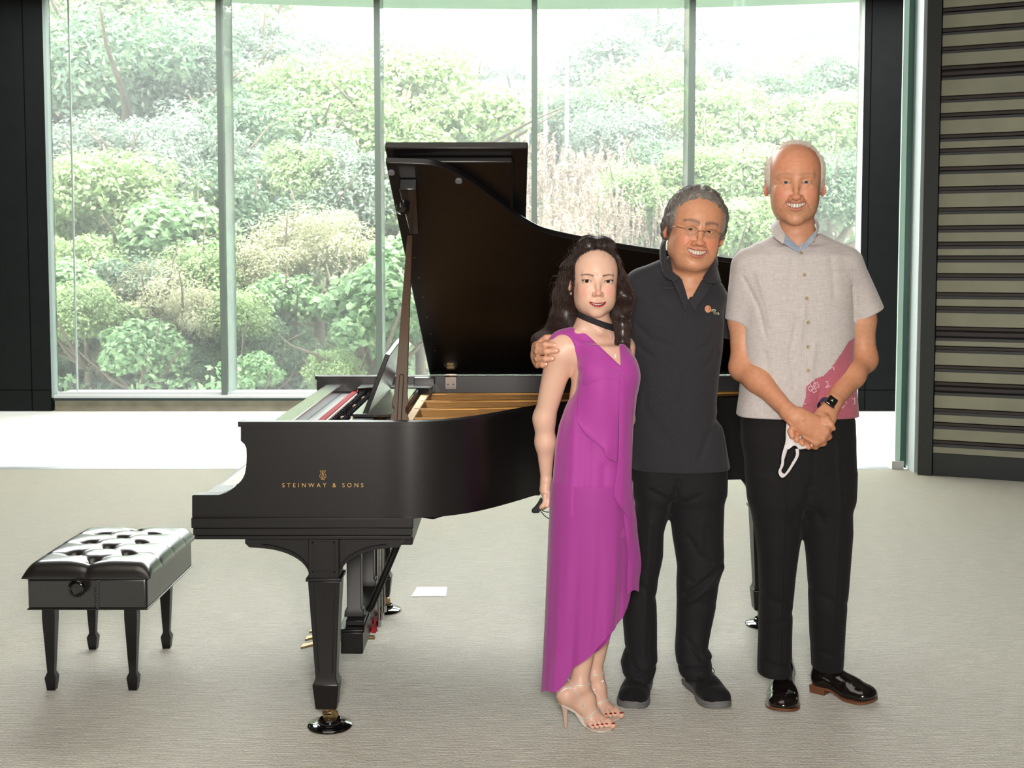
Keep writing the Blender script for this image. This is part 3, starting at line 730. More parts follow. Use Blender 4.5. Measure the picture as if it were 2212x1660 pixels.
def pr_ring(s_, wd, th=.009): c = foot + ax * s_; return [c - sx*wd - sy*th, c + sx*wd - sy*th, c + sx*wd + sy*th, c - sx*wd + sy*th]
M_prop = mat('prop_satin', L(86, 66, 52), .34, coat=.2)
prop = MB().rings([pr_ring(*q) for q in ws]).build('lid_prop', M_prop, piano, bevel=.002)
sl = MB(); R = []
for k in range(25):
    a = 2*PI*k/24; 
slot = []
for k in range(13): a = PI*k/12; slot.append((.0085*math.cos(a), .200 + .0085*math.sin(a)))
for k in range(13): a = PI + PI*k/12; slot.append((.0085*math.cos(a), .012 + .0085*math.sin(a)))
sl.hull([foot + sx*a + ax*b_ - sy*.0091 for a, b_ in slot], [foot + sx*a + ax*b_ - sy*.0105 for a, b_ in slot]).build('prop_stick_inner', mat('slot_black', L(14, 12, 12), .5), prop)
slot2 = [(a*.62, .012 + (b_-.012)*.97) for a, b_ in slot]
sl = MB(); sl.hull([foot + sx*a + ax*b_ - sy*.0106 for a, b_ in slot2], [foot + sx*a + ax*b_ - sy*.0125 for a, b_ in slot2]).build('short_prop', M_prop, prop)
# hinges on the far side
for hx in (P(975, 812, YF).x, .62):
    h_ = box('hinge', hx - .026, hx + .026, YF - .046, YF - .052, ZT - .058, ZT - .002, M_steel, piano, .002)
    MB().tube([(hx - .026, YF - .05, ZT + .006), (hx + .026, YF - .05, ZT + .006)], .008, 12).build('hinge_barrel', M_steel, h_, smooth=True)
    u0, u1 = .055, .11
    MB().hull([lidw(hx - .022, u0 - .05), lidw(hx + .022, u0 - .05), lidw(hx + .014, u1), lidw(hx - .014, u1)], [lidw(hx - .022, u0 - .05, -.004), lidw(hx + .022, u0 - .05, -.004), lidw(hx + .014, u1, -.004), lidw(hx - .014, u1, -.004)]).build('hinge_leaf', M_brass, h_)
    for k in (-1, 1): MB().tube([(hx + k*.012, YF - .052, ZT - .035), (hx + k*.012, YF - .0545, ZT - .035)], .004, 10).build('hinge_screw', mat('screw_dark', L(60, 60, 60), .4, metal=.8), h_)
# legs
ZK = P(500, 1166, YN).z
def sq(cx, cy, z, hw, hd=None): hd = hd or hw; return [(cx-hw, cy-hd, z), (cx+hw, cy-hd, z), (cx+hw, cy+hd, z), (cx-hw, cy+hd, z)]
def leg(cx, cy, ztop, ang=0):
    zf = lambda py: P(705, py, 4.0).z
    zb_, zc_, zd_, ze_, zf_ = zf(1247), zf(1253), zf(1468), zf(1481), zf(1533)
    t = MB().rings([sq(cx, cy, zb_, .0495), sq(cx, cy, ztop, .0495)])
    t.rings([sq(cx, cy, zc_, .058), sq(cx, cy, zb_ + .002, .058)])
    t.rings([sq(cx, cy, ze_, .040), sq(cx, cy, zd_ + .006, .0335), sq(cx, cy, zc_, .0515)])
    t.rings([sq(cx, cy, zf_, .034), sq(cx, cy, ze_ + .004, .0425), sq(cx, cy, zd_ - .006, .0345)])
    lg = t.build('leg', M_eb, piano, bevel=.0025)
    pnl = MB()
    h0, h1 = zb_ + .02, ztop - .012
    for s_ in (-1,): 
        for (u0, v0, u1, v1) in ((-.037, h0, .037, h0 + .004), (-.037, h1 - .004, .037, h1), (-.037, h0, -.033, h1), (.033, h0, .037, h1)):
            pnl.box(cx + u0, cx + u1, cy - .0535, cy - .0495, v0, v1)
        for sg_ in (-1, 1):
            a0, a1 = .036, .024
            pnl.hull([(cx + sg_*a0, cy - .0525, zc_ - .012), (cx + sg_*(a0 - .004), cy - .0525, zc_ - .012), (cx + sg_*(a0 - .004), cy - .048, zc_ - .012), (cx + sg_*a0, cy - .048, zc_ - .012)],
                     [(cx + sg_*a1, cy - .036, zd_ + .02), (cx + sg_*(a1 - .004), cy - .036, zd_ + .02), (cx + sg_*(a1 - .004), cy - .032, zd_ + .02), (cx + sg_*a1, cy - .032, zd_ + .02)])
    pnl.build('leg_moulding', M_eb, lg)
    # arched brackets left and right
    for sg_ in (-1, 1):
        W_ = .205; H_ = ztop - zb_ - .002
        arc = [(cx + sg_*.0495, ztop), (cx + sg_*(.0495 + W_), ztop), (cx + sg_*(.0495 + W_ + .002), ztop - .02), (cx + sg_*(.0495 + W_ - .012), ztop - .034)]
        for k in range(1, 12):
            a = PI/2 * k / 12; arc.append((cx + sg_*(.0495 + (W_ - .03) * (1 - math.sin(a))), ztop - .036 - (H_ - .036) * (1 - math.cos(a))))
        arc.append((cx + sg_*.0495, zb_ + .001))
        bk_ = MB().prism(arc, 'y', cy - .036, cy + .036).build('leg_bracket', M_eb, lg, bevel=.003, angle=30)
        rib = [(x, cy - .038, z + .012) for x, z in arc[4:-1]]
        MB().tube(rib, .003, 6).build('bracket_bead', M_eb, bk_, smooth=True)
        mt = MB()
        MB().hull([(cx + sg_*.062, cy - .0375, ztop - .014), (cx + sg_*.066, cy - .0375, ztop - .014), (cx + sg_*.066, cy - .036, ztop - .014), (cx + sg_*.062, cy - .036, ztop - .014)],
                  [(cx + sg_*.062, cy - .0375, zb_ + .05), (cx + sg_*.066, cy - .0375, zb_ + .05), (cx + sg_*.066, cy - .036, zb_ + .05), (cx + sg_*.062, cy - .036, zb_ + .05)]).build('bracket_moulding', M_eb, bk_)
    # caster
    zt = zf_
    cs = MB().lathe([(.020, zt), (.020, zt - .012), (.012, zt - .016), (.012, zt - .02)], (cx, cy, 0), n=20)
    for s_ in (-1, 1): cs.hull([(cx - .014, cy + s_*.015 - .003, zt - .018), (cx + .016, cy + s_*.015 - .003, zt - .018), (cx + .016, cy + s_*.015 + .003, zt - .018), (cx - .014, cy + s_*.015 + .003, zt - .018)],
                               [(cx + .006, cy + s_*.015 - .003, .036), (cx + .026, cy + s_*.015 - .003, .036), (cx + .026, cy + s_*.015 + .003, .036), (cx + .006, cy + s_*.015 + .003, .036)])
    cs.box(cx - .014, cx + .016, cy - .018, cy + .018, zt - .024, zt - .016)
    c_ = cs.build('caster', M_brass, lg, bevel=.001)
    MB().lathe([(.0, -.011), (.024, -.011), (.026, -.006), (.026, .006), (.024, .011), (0, .011)], (cx + .010, cy, .040), 'y', 28).build('caster_wheel', M_brass, c_, smooth=True)
    return lg
LEGS = [(P(705, 1300, 4.03).x, 4.03), (F(826, 1320).x, F(826, 1320).y), (F(1646, 1353).x, F(1646, 1353).y + .02)]
M_cup = mat('cup_black', L(10, 10, 11), .08, coat=1)
labs = ['black glossy caster cup under the nearest piano leg', 'black glossy caster cup under the far keyboard-side piano leg', 'black caster cup under the tail leg, seen between the two men']
for k, (cx, cy) in enumerate(LEGS):
    leg(cx, cy, ZK if k < 2 else ZB)
    # top-level: the cup stands on the floor and the caster stands in it
    c = MB().lathe([(.0, .001), (.072, .001), (.0745, .006), (.070, .012), (.040, .016), (.040, .026), (.034, .030), (.030, .018), (.0, .0135)], (cx + .008, cy, 0), n=40).build('caster_cup', M_cup, smooth=True, angle=60)
    tag(c, labs[k], 'caster cup', 'piano caster cups')
# underside beams
box('under_beam', -.40, -.33, 4.10, 5.42, ZB - .12, ZB - .001, M_eb, piano, .004)
box('bottom_board', -.34, .1, 4.45, 5.45, ZB - .02, ZB + .03, M_eb, piano)
ub = MB().prism([(p.x, p.y) for p in inn2] + [(-.59, YF - .047)], 'z', ZB + .03, ZB + .05); ub.build('soundboard', mat('soundboard', L(150, 110, 66), .5), piano)
for q in ((-.3, 4.2, .3, 5.2), (-.3, 5.3, .9, 5.0), (-.3, 4.8, 1.0, 5.0)):
    s0 = MB(); dq = Vector((q[2]-q[0], q[3]-q[1], 0)).normalized(); nq = Vector((-dq.y, dq.x, 0))*.04
    a, c = Vector((q[0], q[1], 0)), Vector((q[2], q[3], 0))
    s0.hull([(*(a-nq).xy, ZB-.05), (*(a+nq).xy, ZB-.05), (*(c+nq).xy, ZB-.05), (*(c-nq).xy, ZB-.05)], [(*(a-nq).xy, ZB+.03), (*(a+nq).xy, ZB+.03), (*(c+nq).xy, ZB+.03), (*(c-nq).xy, ZB+.03)]).build('under_beam', M_eb, piano)
# pedal lyre
ly = box('pedal_lyre', -.615, -.535, 4.40, 5.08, .125, .205, M_eb, piano, .004)
box('lyre_cornice', -.622, -.528, 4.39, 5.09, .205, .218, M_eb, ly, .004)
box('lyre_cornice', -.600, -.535, 4.43, 5.06, .218, .240, M_eb, ly, .004)
for yy in (4.50, 4.92):
    MB().rings([sq(-.575, yy, .24, .036, .03), sq(-.575, yy, .262, .034, .028), sq(-.575, yy, .27, .026, .024), sq(-.575, yy, ZK, .027, .025)]).build('lyre_column', M_eb, ly, bevel=.002)
box('lyre_top', -.62, -.52, 4.42, 5.04, ZK - .05, ZK, M_eb, ly, .003)
for k, yy in enumerate((4.66, 4.76, 4.86)):
    MB().tube([(-.505, yy, .16), (-.505, yy, ZK)], .0045, 10).lathe([(.0, .148), (.010, .148), (.010, .172), (.0, .172)], (-.505, yy, 0), n=12).build('pedal_rod', M_steel, ly, smooth=True)
    MB().rings([[( -.62, yy-.012, .10), (-.62, yy+.012, .10), (-.62, yy+.012, .112), (-.62, yy-.012, .112)], [(-.74, yy-.014, .078), (-.74, yy+.014, .078), (-.74, yy+.014, .088), (-.74, yy-.014, .088)], [(-.80, yy-.022, .066), (-.80, yy+.022, .066), (-.80, yy+.022, .074), (-.80, yy-.022, .074)]]).rings([sq(-.57, yy, .100, .05, .01), sq(-.57, yy, .112, .05, .01)]).build('pedal', M_brass, ly, bevel=.002)
    box('pedal_felt', -.532, -.515, yy - .02, yy + .02, .128, .15, M_red, ly)
for yy in (4.52, 4.98): MB().tube([(-.53, yy, .25), (-.53 + .012, yy, .265), (-.36, yy - .01, ZK - .01)], [.012, .014, .011], 10).build('lyre_brace', M_eb, ly, smooth=True)
# emblem and lettering on the case side
def text_mesh(name, s, size, cx, y, zbase, m, par, spacing=1.0, width=None):
    cu = bpy.data.curves.new(name, 'FONT'); cu.body = s; cu.size = size; cu.space_character = spacing; cu.extrude = .0006; cu.align_x = 'CENTER'
    o = bpy.data.objects.new(name, cu); C.objects.link(o); bpy.context.view_layer.update()
    me = bpy.data.meshes.new_from_object(o.evaluated_get(bpy.context.evaluated_depsgraph_get()))
    bpy.data.objects.remove(o); n = len(me.vertices); co = np.zeros(n*3, dtype=np.float32); me.vertices.foreach_get('co', co); co = co.reshape(-1, 3)
    sx_ = (width / (co[:, 0].max() - co[:, 0].min())) if width else 1; mid = (co[:, 0].max() + co[:, 0].min()) / 2
    V = np.stack([(co[:, 0] - mid) * sx_ + cx, np.full(n, y) - co[:, 2], co[:, 1] + zbase], 1).astype(np.float32); me.vertices.foreach_set('co', V.ravel()); me.update()
    for k in range(len(me.materials)): me.materials.pop()
    return link(name, me, m, par)
t0, t1 = P(610, 1053, YN), P(785, 1053, YN)
text_mesh('maker_lettering', 'STEINWAY & SONS', .0195, (t0.x + t1.x) / 2, YN - .0006, t0.z, M_letter, piano, 1.75, width=t1.x - t0.x)
ec = P(697.5, 1026, YN); S_ = .0155
em = MB(); Yl = YN - .0008
for sg_ in (-1, 1):
    pts = [(0, -.72), (.25, -.70), (.55, -.62), (.68, -.38), (.62, -.05), (.45, .3), (.36, .6), (.42, .82), (.56, .86), (.60, .72)]
    cc = catmull([(ec.x + sg_*a*S_*.95, Yl, ec.z + b_*S_) for a, b_ in pts], 4); em.tube(cc, .00075, 6)
    cc = catmull([(ec.x + sg_*a*S_*.95, Yl, ec.z + b_*S_) for a, b_ in ((.05, -.7), (.3, -.55), (.34, -.35), (.24, -.3))], 4); em.tube(cc, .0006, 6)
em.tube([(ec.x - .38*S_, Yl, ec.z + .62*S_), (ec.x + .38*S_, Yl, ec.z + .62*S_)], .0008, 6)
em.tube([(ec.x, Yl, ec.z + .9*S_), (ec.x, Yl - .0004, ec.z + .93*S_)], .0018, 8); em.tube([(ec.x - .42*S_, Yl, ec.z - .95*S_), (ec.x + .42*S_, Yl, ec.z - .95*S_)], .0009, 6); em.tube([(ec.x, Yl, ec.z - .95*S_), (ec.x, Yl, ec.z - .7*S_)], .0012, 6)
sc_ = catmull([(ec.x + a*S_, Yl, ec.z + b_*S_) for a, b_ in ((.16, .42), (-.1, .45), (-.18, .3), (.05, .15), (.2, -.05), (.12, -.3), (-.15, -.28), (-.2, -.05), (.0, .02), (.22, .1))], 4); em.tube(sc_, .00055, 5)
for a in (-.12, 0, .12): em.tube([(ec.x + a*S_, Yl, ec.z + .6*S_), (ec.x + a*S_, Yl, ec.z - .65*S_)], .0002, 4)
em.build('lyre_emblem', M_letter, piano, smooth=True)

# ================================================================ BENCH
M_leather = mat('black_leather', L(24, 22, 22), .30, spec=1.0, coat=.5, coat_rough=.25, bump=(260, .10, .0008))
bench = empty('piano_bench', (-1.5, 4.65, 0), 'black leather tufted piano bench with a round side knob', 'bench')
bx0, bx1 = P(60, 1318, 4.34).x, P(318, 1318, 4.34).x; by0, by1 = 4.34, 4.96
bz0, bz1 = P(200, 1318, 4.34).z, P(200, 1250, 4.34).z
n_ = .006
bm_ = MB().box(bx0, bx1, by0, by1, bz0, bz1); apron = bm_.build('apron', M_leather, bench, bevel=.010, seg=3)
MB().tube([(bx0, by0, bz1), (bx1, by0, bz1), (bx1, by1, bz1), (bx0, by1, bz1), (bx0, by0, bz1)], .004, 8).build('piping', M_leather, bench, smooth=True)
MB().tube([(bx0, by0, bz0+.002), (bx1, by0, bz0+.002), (bx1, by1, bz0+.002), (bx0, by1, bz0+.002), (bx0, by0, bz0+.002)], .003, 8).build('piping', M_leather, bench, smooth=True)
def cushion():
    nx, ny = 90, 130; W_, D_ = (bx1 - bx0) / 2 + .016, (by1 - by0) / 2 + .012; cx, cy = (bx0 + bx1)/2, (by0+by1)/2
    btn = []
    for r_ in range(7):
        v = -1 + 2 * (r_ + .95) / 7.9
        for u in ((0,) if r_ % 2 == 0 else (-.42, .42)): btn.append((u * W_, v * D_))
    seg = []
    for i, a in enumerate(btn):
        for b_ in btn[i+1:]:
            dx, dy = abs(a[0]-b_[0]), abs(a[1]-b_[1])
            if .03 < dx < W_*.6 and dy < D_*.33: seg.append((a, b_))
    for a in btn:
        if abs(a[0]) > .01: seg.append((a, (math.copysign(W_, a[0]), a[1] )))
        elif a[1] < -D_*.7: seg.append((a, (a[0], -D_)))
        elif a[1] > D_*.7: seg.append((a, (a[0], D_)))
    u = np.linspace(-1, 1, nx); v = np.linspace(-1, 1, ny); U, Vv = np.meshgrid(u, v)
    su = np.sign(U) * (1 - (1 - np.abs(U)) ** 1.6); sv = np.sign(Vv) * (1 - (1 - np.abs(Vv)) ** 1.6)
    X, Y = su * W_, sv * D_
    ex = np.clip((1 - np.abs(su)) / .24, 0, 1); ey = np.clip((1 - np.abs(sv)) / .17, 0, 1)
    edge = np.sqrt(1 - (1 - ex) ** 2) * np.sqrt(1 - (1 - ey) ** 2)
    H = .052 * edge + .018 * (1 - su**2) * (1 - sv**2)
    for bx_, by_ in btn:
        d2 = (X - bx_)**2 + (Y - by_)**2; H -= (.026 * np.exp(-d2 / (2*.013**2)) + .012 * np.exp(-d2 / (2*.034**2)))
    for a, b_ in seg:
        ax_, ay_ = a; dx, dy = b_[0]-ax_, b_[1]-ay_; l2 = dx*dx+dy*dy
        t = np.clip(((X-ax_)*dx + (Y-ay_)*dy) / l2, 0, 1); d = np.hypot(X-ax_-t*dx, Y-ay_-t*dy); H -= .0075 * np.exp(-d/.0075) * (edge > .1)
    Z = bz1 + .001 + np.maximum(H, 0)
    V = np.stack([X + cx, Y + cy, Z], -1).reshape(-1, 3)
    idx = np.arange(nx*ny).reshape(ny, nx); Fq = np.stack([idx[:-1, :-1], idx[:-1, 1:], idx[1:, 1:], idx[1:, :-1]], -1).reshape(-1, 4)
    # close underneath with a ring wall
    me = mesh_np('cushion', V, Fq); o = link('cushion', me, M_leather, bench)
    for bx_, by_ in btn:
        k = np.argmin((X-bx_)**2 + (Y-by_)**2); z = Z.ravel()[k]
        MB().lathe([(0, z), (.008, z + .0015), (.006, z + .005), (0, z + .0065)], (bx_+cx, by_+cy, 0), n=12).build('tuft_button', M_leather, o, smooth=True)
cushion()
kc = P(172, 1267, by0)
def knob(y0, s_):
    MB().lathe([(0, s_*.0), (.012, 0), (.012, s_*.010), (.026, s_*.014), (.031, s_*.022), (.031, s_*.030), (.026, s_*.036), (.020, s_*.037), (.018, s_*.033), (0, s_*.032)], (kc.x, y0, kc.z), 'y', 32).build('knob', mat('bakelite', L(10, 8, 8), .12, coat=.8), bench, smooth=True, angle=50)
knob(by0 - .001, -1); knob(by1 + .001, 1)
xs_ = P(210, 1280, by0).x
sm = MB(); sm.box(xs_, xs_ + .006, by0 - .0035, by0, bz0 + .004, bz1 - .006)
for k in range(9): sm.lathe([(0, 0), (.006, .003), (.004, .007), (0, .008)], (xs_ - .004, by0 - .002, bz0 + .008 + k * .0085), n=8)
sm.build('gathered_seam', M_leather, bench, smooth=True)
def bleg(cx, cy):
    R = [sq(cx, cy, 0, .0145), sq(cx, cy, .048, .020), sq(cx, cy, .066, .0125), sq(cx, cy, .12, .0155), sq(cx, cy, bz0 - .04, .0225), sq(cx, cy, bz0 + .01, .0225)]
    MB().rings(R).build('leg', M_eb, bench, bevel=.0015)
for px, py in ((113, 1490), (289, 1490), (202, 1402), (361, 1400)):
    q = F(px, py); bleg(q.x, q.y)
# white card on the carpet
q = [F(*p) for p in ((901, 1270), (966, 1270), (963, 1289), (889, 1290))]
c_ = MB().hull([(v.x, v.y, .001) for v in q][::-1], [(v.x, v.y, .003) for v in q][::-1]).build('floor_card', mat('white_card', L(250, 250, 250), .5)); tag(c_, 'blank white card lying on the carpet right of the near piano leg', 'card')
# ================================================================ ORGANIC SURFACES (implicit fields turned into one continuous mesh)
def V3(*a): return np.array(a, dtype=np.float64)
class Field:
    """ops in order: union 'u', subtract 's', displacement 'd'; each keeps a bounding sphere so blocks skip far parts"""
    def __init__(s): s.ops = []; s.R = np.eye(3); s.T = np.zeros(3); s.S = 1.0
    def frame(s, R=None, T=(0,0,0), S=1.0):
        s.R = np.eye(3) if R is None else np.array(R); s.T = np.array(T, float); s.S = S; return s
    def _loc(s, f):
        R, T, S = s.R.copy(), s.T.copy(), s.S
        return lambda p: S * f(((p - T) @ R) / S)
    def _w(s, c): return s.R @ (np.array(c, float) * s.S) + s.T
    def op(s, kind, f, c, rad, k=.01):
        s.ops.append((kind, s._loc(f), s._w(c), rad * s.S, k * s.S)); return s
    def ell(s, c, r, k=.01, kind='u', rot=None, bend=0, n=2):
        c = np.array(c, float); r = np.array(r, float); Rm = None if rot is None else rotm(*rot)
        def f(p):
            q = p - c
            if Rm is not None: q = q @ Rm
            if bend: q = q.copy(); q[:, 2] -= bend * q[:, 0]**2
            a = q / r; k0 = np.sqrt((a*a).sum(1)) + 1e-9; k1 = np.sqrt(((q/(r*r))**2).sum(1)) + 1e-9
            return k0 * (k0 - 1) / k1
        return s.op(kind, f, c, float(r.max()) * (1.3 if bend else 1), k)
    def cone(s, a, b, ra, rb, k=.01, kind='u', flat=None, fs=1.0):
        a = np.array(a, float); b = np.array(b, float); ab = b - a; l2 = (ab*ab).sum() + 1e-12
        fl = None if flat is None else np.array(flat, float) / np.linalg.norm(flat)
        def f(p):
            q = p - a; t = np.clip((q @ ab) / l2, 0, 1); w_ = q - t[:, None] * ab
            if fl is not None: dd = w_ @ fl; w_ = w_ + (dd * (1/fs - 1))[:, None] * fl
            return np.sqrt((w_*w_).sum(1)) - (ra + (rb - ra) * t)
        return s.op(kind, f, (a+b)/2, np.linalg.norm(ab)/2 + max(ra, rb), k)
    def chain(s, pts, rad, k=.01, kind='u', flat=None, fs=1.0):
        for i in range(len(pts)-1): s.cone(pts[i], pts[i+1], rad[i], rad[i+1], k if i == 0 else min(k, .5*min(rad[i], rad[i+1])), kind, flat, fs)
        return s
    def loft(s, rows, k=.02, kind='u', n=2.3, zcap=.012, fold=None):
        """rows (z, cx, cy, rx, ry) from low to high; rounded super-ellipse sections"""
        rows = np.array(sorted(rows)); z0, z1 = rows[0, 0], rows[-1, 0]
        def f(p):
            z = np.clip(p[:, 2], z0, z1)
            cx, cy, rx, ry = [np.interp(z, rows[:, 0], rows[:, j]) for j in (1, 2, 3, 4)]
            u = np.abs(p[:, 0]-cx)/rx; v = np.abs(p[:, 1]-cy)/ry
            d = ((u**n + v**n)**(1/n) - 1) * np.minimum(rx, ry)
            if fold is not None: d = d + fold(p, cx, cy)
            dz = np.maximum(z0 - p[:, 2], p[:, 2] - z1)
            return smax(d, dz, zcap)
        c = V3(rows[:, 1].mean(), rows[:, 2].mean(), (z0+z1)/2)
        rad = math.hypot((z1-z0)/2, max(rows[:, 3].max(), rows[:, 4].max()) + np.ptp(rows[:, 1])/2 + np.ptp(rows[:, 2])/2 + .02)
        return s.op(kind, f, c, rad, k)
    def disp(s, f, c, rad): s.ops.append(('d', f, np.array(c, float), rad, 0)); return s
    def __call__(s, p, bc=None, br=None):
        d = np.full(len(p), 1.0)
        for kind, f, c, rad, k in s.ops:
            if bc is not None and np.linalg.norm(bc - c) > rad + br + 1.5*k + .015: continue
            if kind == 'u':
                e = f(p); d = smin(d, e, k)
            elif kind == 's': d = smax(d, -f(p), k)
            elif kind == 'd': d = d + f(p)
        return d
def smin(a, b, k):
    if k <= 0: return np.minimum(a, b)
    h = np.maximum(k - np.abs(a-b), 0) / k; return np.minimum(a, b) - h*h*k*.25
def smax(a, b, k): return -smin(-a, -b, k)
def rotm(rx=0, ry=0, rz=0):
    rx, ry, rz = [math.radians(v) for v in (rx, ry, rz)]
    X = np.array([[1,0,0],[0,math.cos(rx),-math.sin(rx)],[0,math.sin(rx),math.cos(rx)]])
    Y = np.array([[math.cos(ry),0,math.sin(ry)],[0,1,0],[-math.sin(ry),0,math.cos(ry)]])
    Z = np.array([[math.cos(rz),-math.sin(rz),0],[math.sin(rz),math.cos(rz),0],[0,0,1]])
    return Z @ Y @ X
def surface(field, lo, hi, h, B=14):
    """naive surface nets over sparse blocks; returns verts, quads"""
    lo = np.array(lo, float); hi = np.array(hi, float); N = np.ceil((hi - lo) / h).astype(int) + 1
    nb = np.ceil(N / B).astype(int)
    I = np.stack(np.meshgrid(*[np.arange(n) for n in nb], indexing='ij'), -1).reshape(-1, 3)
    cen = lo + (I * B + B/2) * h; half = B/2 * h * 1.7321
    d = np.concatenate([field(c_) for c_ in np.array_split(cen, max(1, len(cen)//60000 + 1))])
    I = I[np.abs(d) < half * 1.5 + .012]
    big = (nb.max() + 2) * B + 4
    key = lambda a: (a[:, 0].astype(np.int64) * big + a[:, 1]) * big + a[:, 2]
    g = np.arange(B+1); G = np.stack(np.meshgrid(g, g, g, indexing='ij'), -1).reshape(-1, 3)
    VK = []; VP = []; Q = []
    for b in I:
        base = b * B; pts = lo + (base + G) * h
        c = lo + (base + B/2) * h
        D = field(pts, c, half + 2*h).reshape(B+1, B+1, B+1)
        sg = D < 0
        if sg.all() or not sg.any(): continue
        n = B
        cnt = np.zeros((n, n, n)); acc = np.zeros((n, n, n, 3))
        for ax_ in range(3):
            o1, o2 = [a for a in range(3) if a != ax_]
            sl0 = [slice(None)]*3; sl1 = [slice(None)]*3; sl0[ax_] = slice(0, n); sl1[ax_] = slice(1, n+1)
            a, bb = D[tuple(sl0)], D[tuple(sl1)]; cr = (a < 0) != (bb < 0)
            t = np.where(cr, a / np.where(cr, a - bb, 1), 0)
            for i1 in (0, 1):
                for i2 in (0, 1):
                    s_ = [None]*3; s_[ax_] = slice(0, n); s_[o1] = slice(i1, n+i1); s_[o2] = slice(i2, n+i2)
                    cc, tt = cr[tuple(s_)], t[tuple(s_)]
                    cnt += cc; acc[..., ax_] += tt * cc; acc[..., o1] += i1 * cc; acc[..., o2] += i2 * cc
            # quads for this axis, edges owned by the block
            s_ = [slice(0, n)]*3; cq = cr[tuple(s_)]; idx = np.argwhere(cq)
            if len(idx):
                flip = sg[tuple(s_)][cq]; e = base + idx
                u = np.zeros(3, int); u[o1] = 1; v = np.zeros(3, int); v[o2] = 1
                q = np.stack([key(e - u - v + 1), key(e - v + 1), key(e + 1), key(e - u + 1)], 1)
                if ax_ == 1: flip = ~flip
                q[~flip] = q[~flip][:, ::-1]; Q.append(q)
        m = cnt > 0; ii = np.argwhere(m)
        VK.append(key(base + ii + 1)); VP.append(lo + (base + ii + acc[m] / cnt[m][:, None]) * h)
    if not VK: return np.zeros((0, 3)), np.zeros((0, 4), int)
    VK = np.concatenate(VK); VP = np.concatenate(VP); Q = np.concatenate(Q)
    o = np.argsort(VK); VK = VK[o]; VP = VP[o]
    pos = np.searchsorted(VK, Q); pos = np.minimum(pos, len(VK)-1); ok = (VK[pos] == Q).all(1)
    Q = pos[ok]
    return VP, Q
def relax(V, Q, it=1, f=.5):
    n = len(V)
    E = np.concatenate([Q[:, [0, 1]], Q[:, [1, 2]], Q[:, [2, 3]], Q[:, [3, 0]]]); E = np.concatenate([E, E[:, ::-1]])
    cnt = np.bincount(E[:, 0], minlength=n)[:, None]; cnt = np.maximum(cnt, 1)
    for _ in range(it):
        S = np.stack([np.bincount(E[:, 0], weights=V[E[:, 1], j], minlength=n) for j in range(3)], 1) / cnt
        V = V + (S - V) * f
    return V
def color_attr(me, col):
    a = me.color_attributes.new('tone', 'FLOAT_COLOR', 'POINT')
    c = np.ones((len(col), 4), dtype=np.float32); c[:, :3] = col; a.data.foreach_set('color', c.ravel())
def sdf_obj(name, field, lo, hi, h, mats, parent, relax_it=1, color=None, parts=None, keep=None):
    """parts = list of (lo, hi, h) boxes meshed separately and joined in one mesh"""
    Vs, Qs, n = [], [], 0
    for l_, h_, s_ in (parts or [(lo, hi, h)]):
        V, Q = surface(field, l_, h_, s_)
        V = relax(V, Q, relax_it, .5); Vs.append(V); Qs.append(Q + n); n += len(V)
    V = np.concatenate(Vs); Q = np.concatenate(Qs)
    if keep is not None:
        m = keep(V); Q = Q[m[Q].all(1)]
        used = np.zeros(len(V), bool); used[Q.ravel()] = True; remap = np.cumsum(used) - 1; V = V[used]; Q = remap[Q]
    me = mesh_np(name, V, Q)
    if color is not None: color_attr(me, color(V))
    return link(name, me, mats, parent), V, Q
def nz(p, sc, seed=0):
    """cheap smooth pseudo-noise, about -1..1"""
    a, b, c = p[:, 0]*sc + seed*1.7, p[:, 1]*sc + seed*2.3, p[:, 2]*sc + seed*.9
    return (np.sin(a + 1.3*np.sin(b*1.1 + seed)) + np.sin(b*1.2 + 1.1*np.sin(c*.9 + 2)) + np.sin(c*1.1 + 1.4*np.sin(a*.8 + 1))) / 3
def skin_mat(name, base, rough=.42, sss=.0):
    m = mat(name, base, rough + .1, spec=.4, bump=(300, .22, .0009), sss=sss, coat=.04, coat_rough=.35); N = m.node_tree; b = N.nodes['Principled BSDF']
    at = N.nodes.new('ShaderNodeAttribute'); at.attribute_name = 'tone'
    N.links.new(at.outputs['Color'], b.inputs['Base Color']); return m
def lin(r, g, b): return np.array(L(r, g, b)[:3])
def blend(col, w_, c): return col * (1 - w_[:, None]) + np.array(c)[None, :] * w_[:, None]
def gz(x, s): return np.exp(-(x/s)**2)
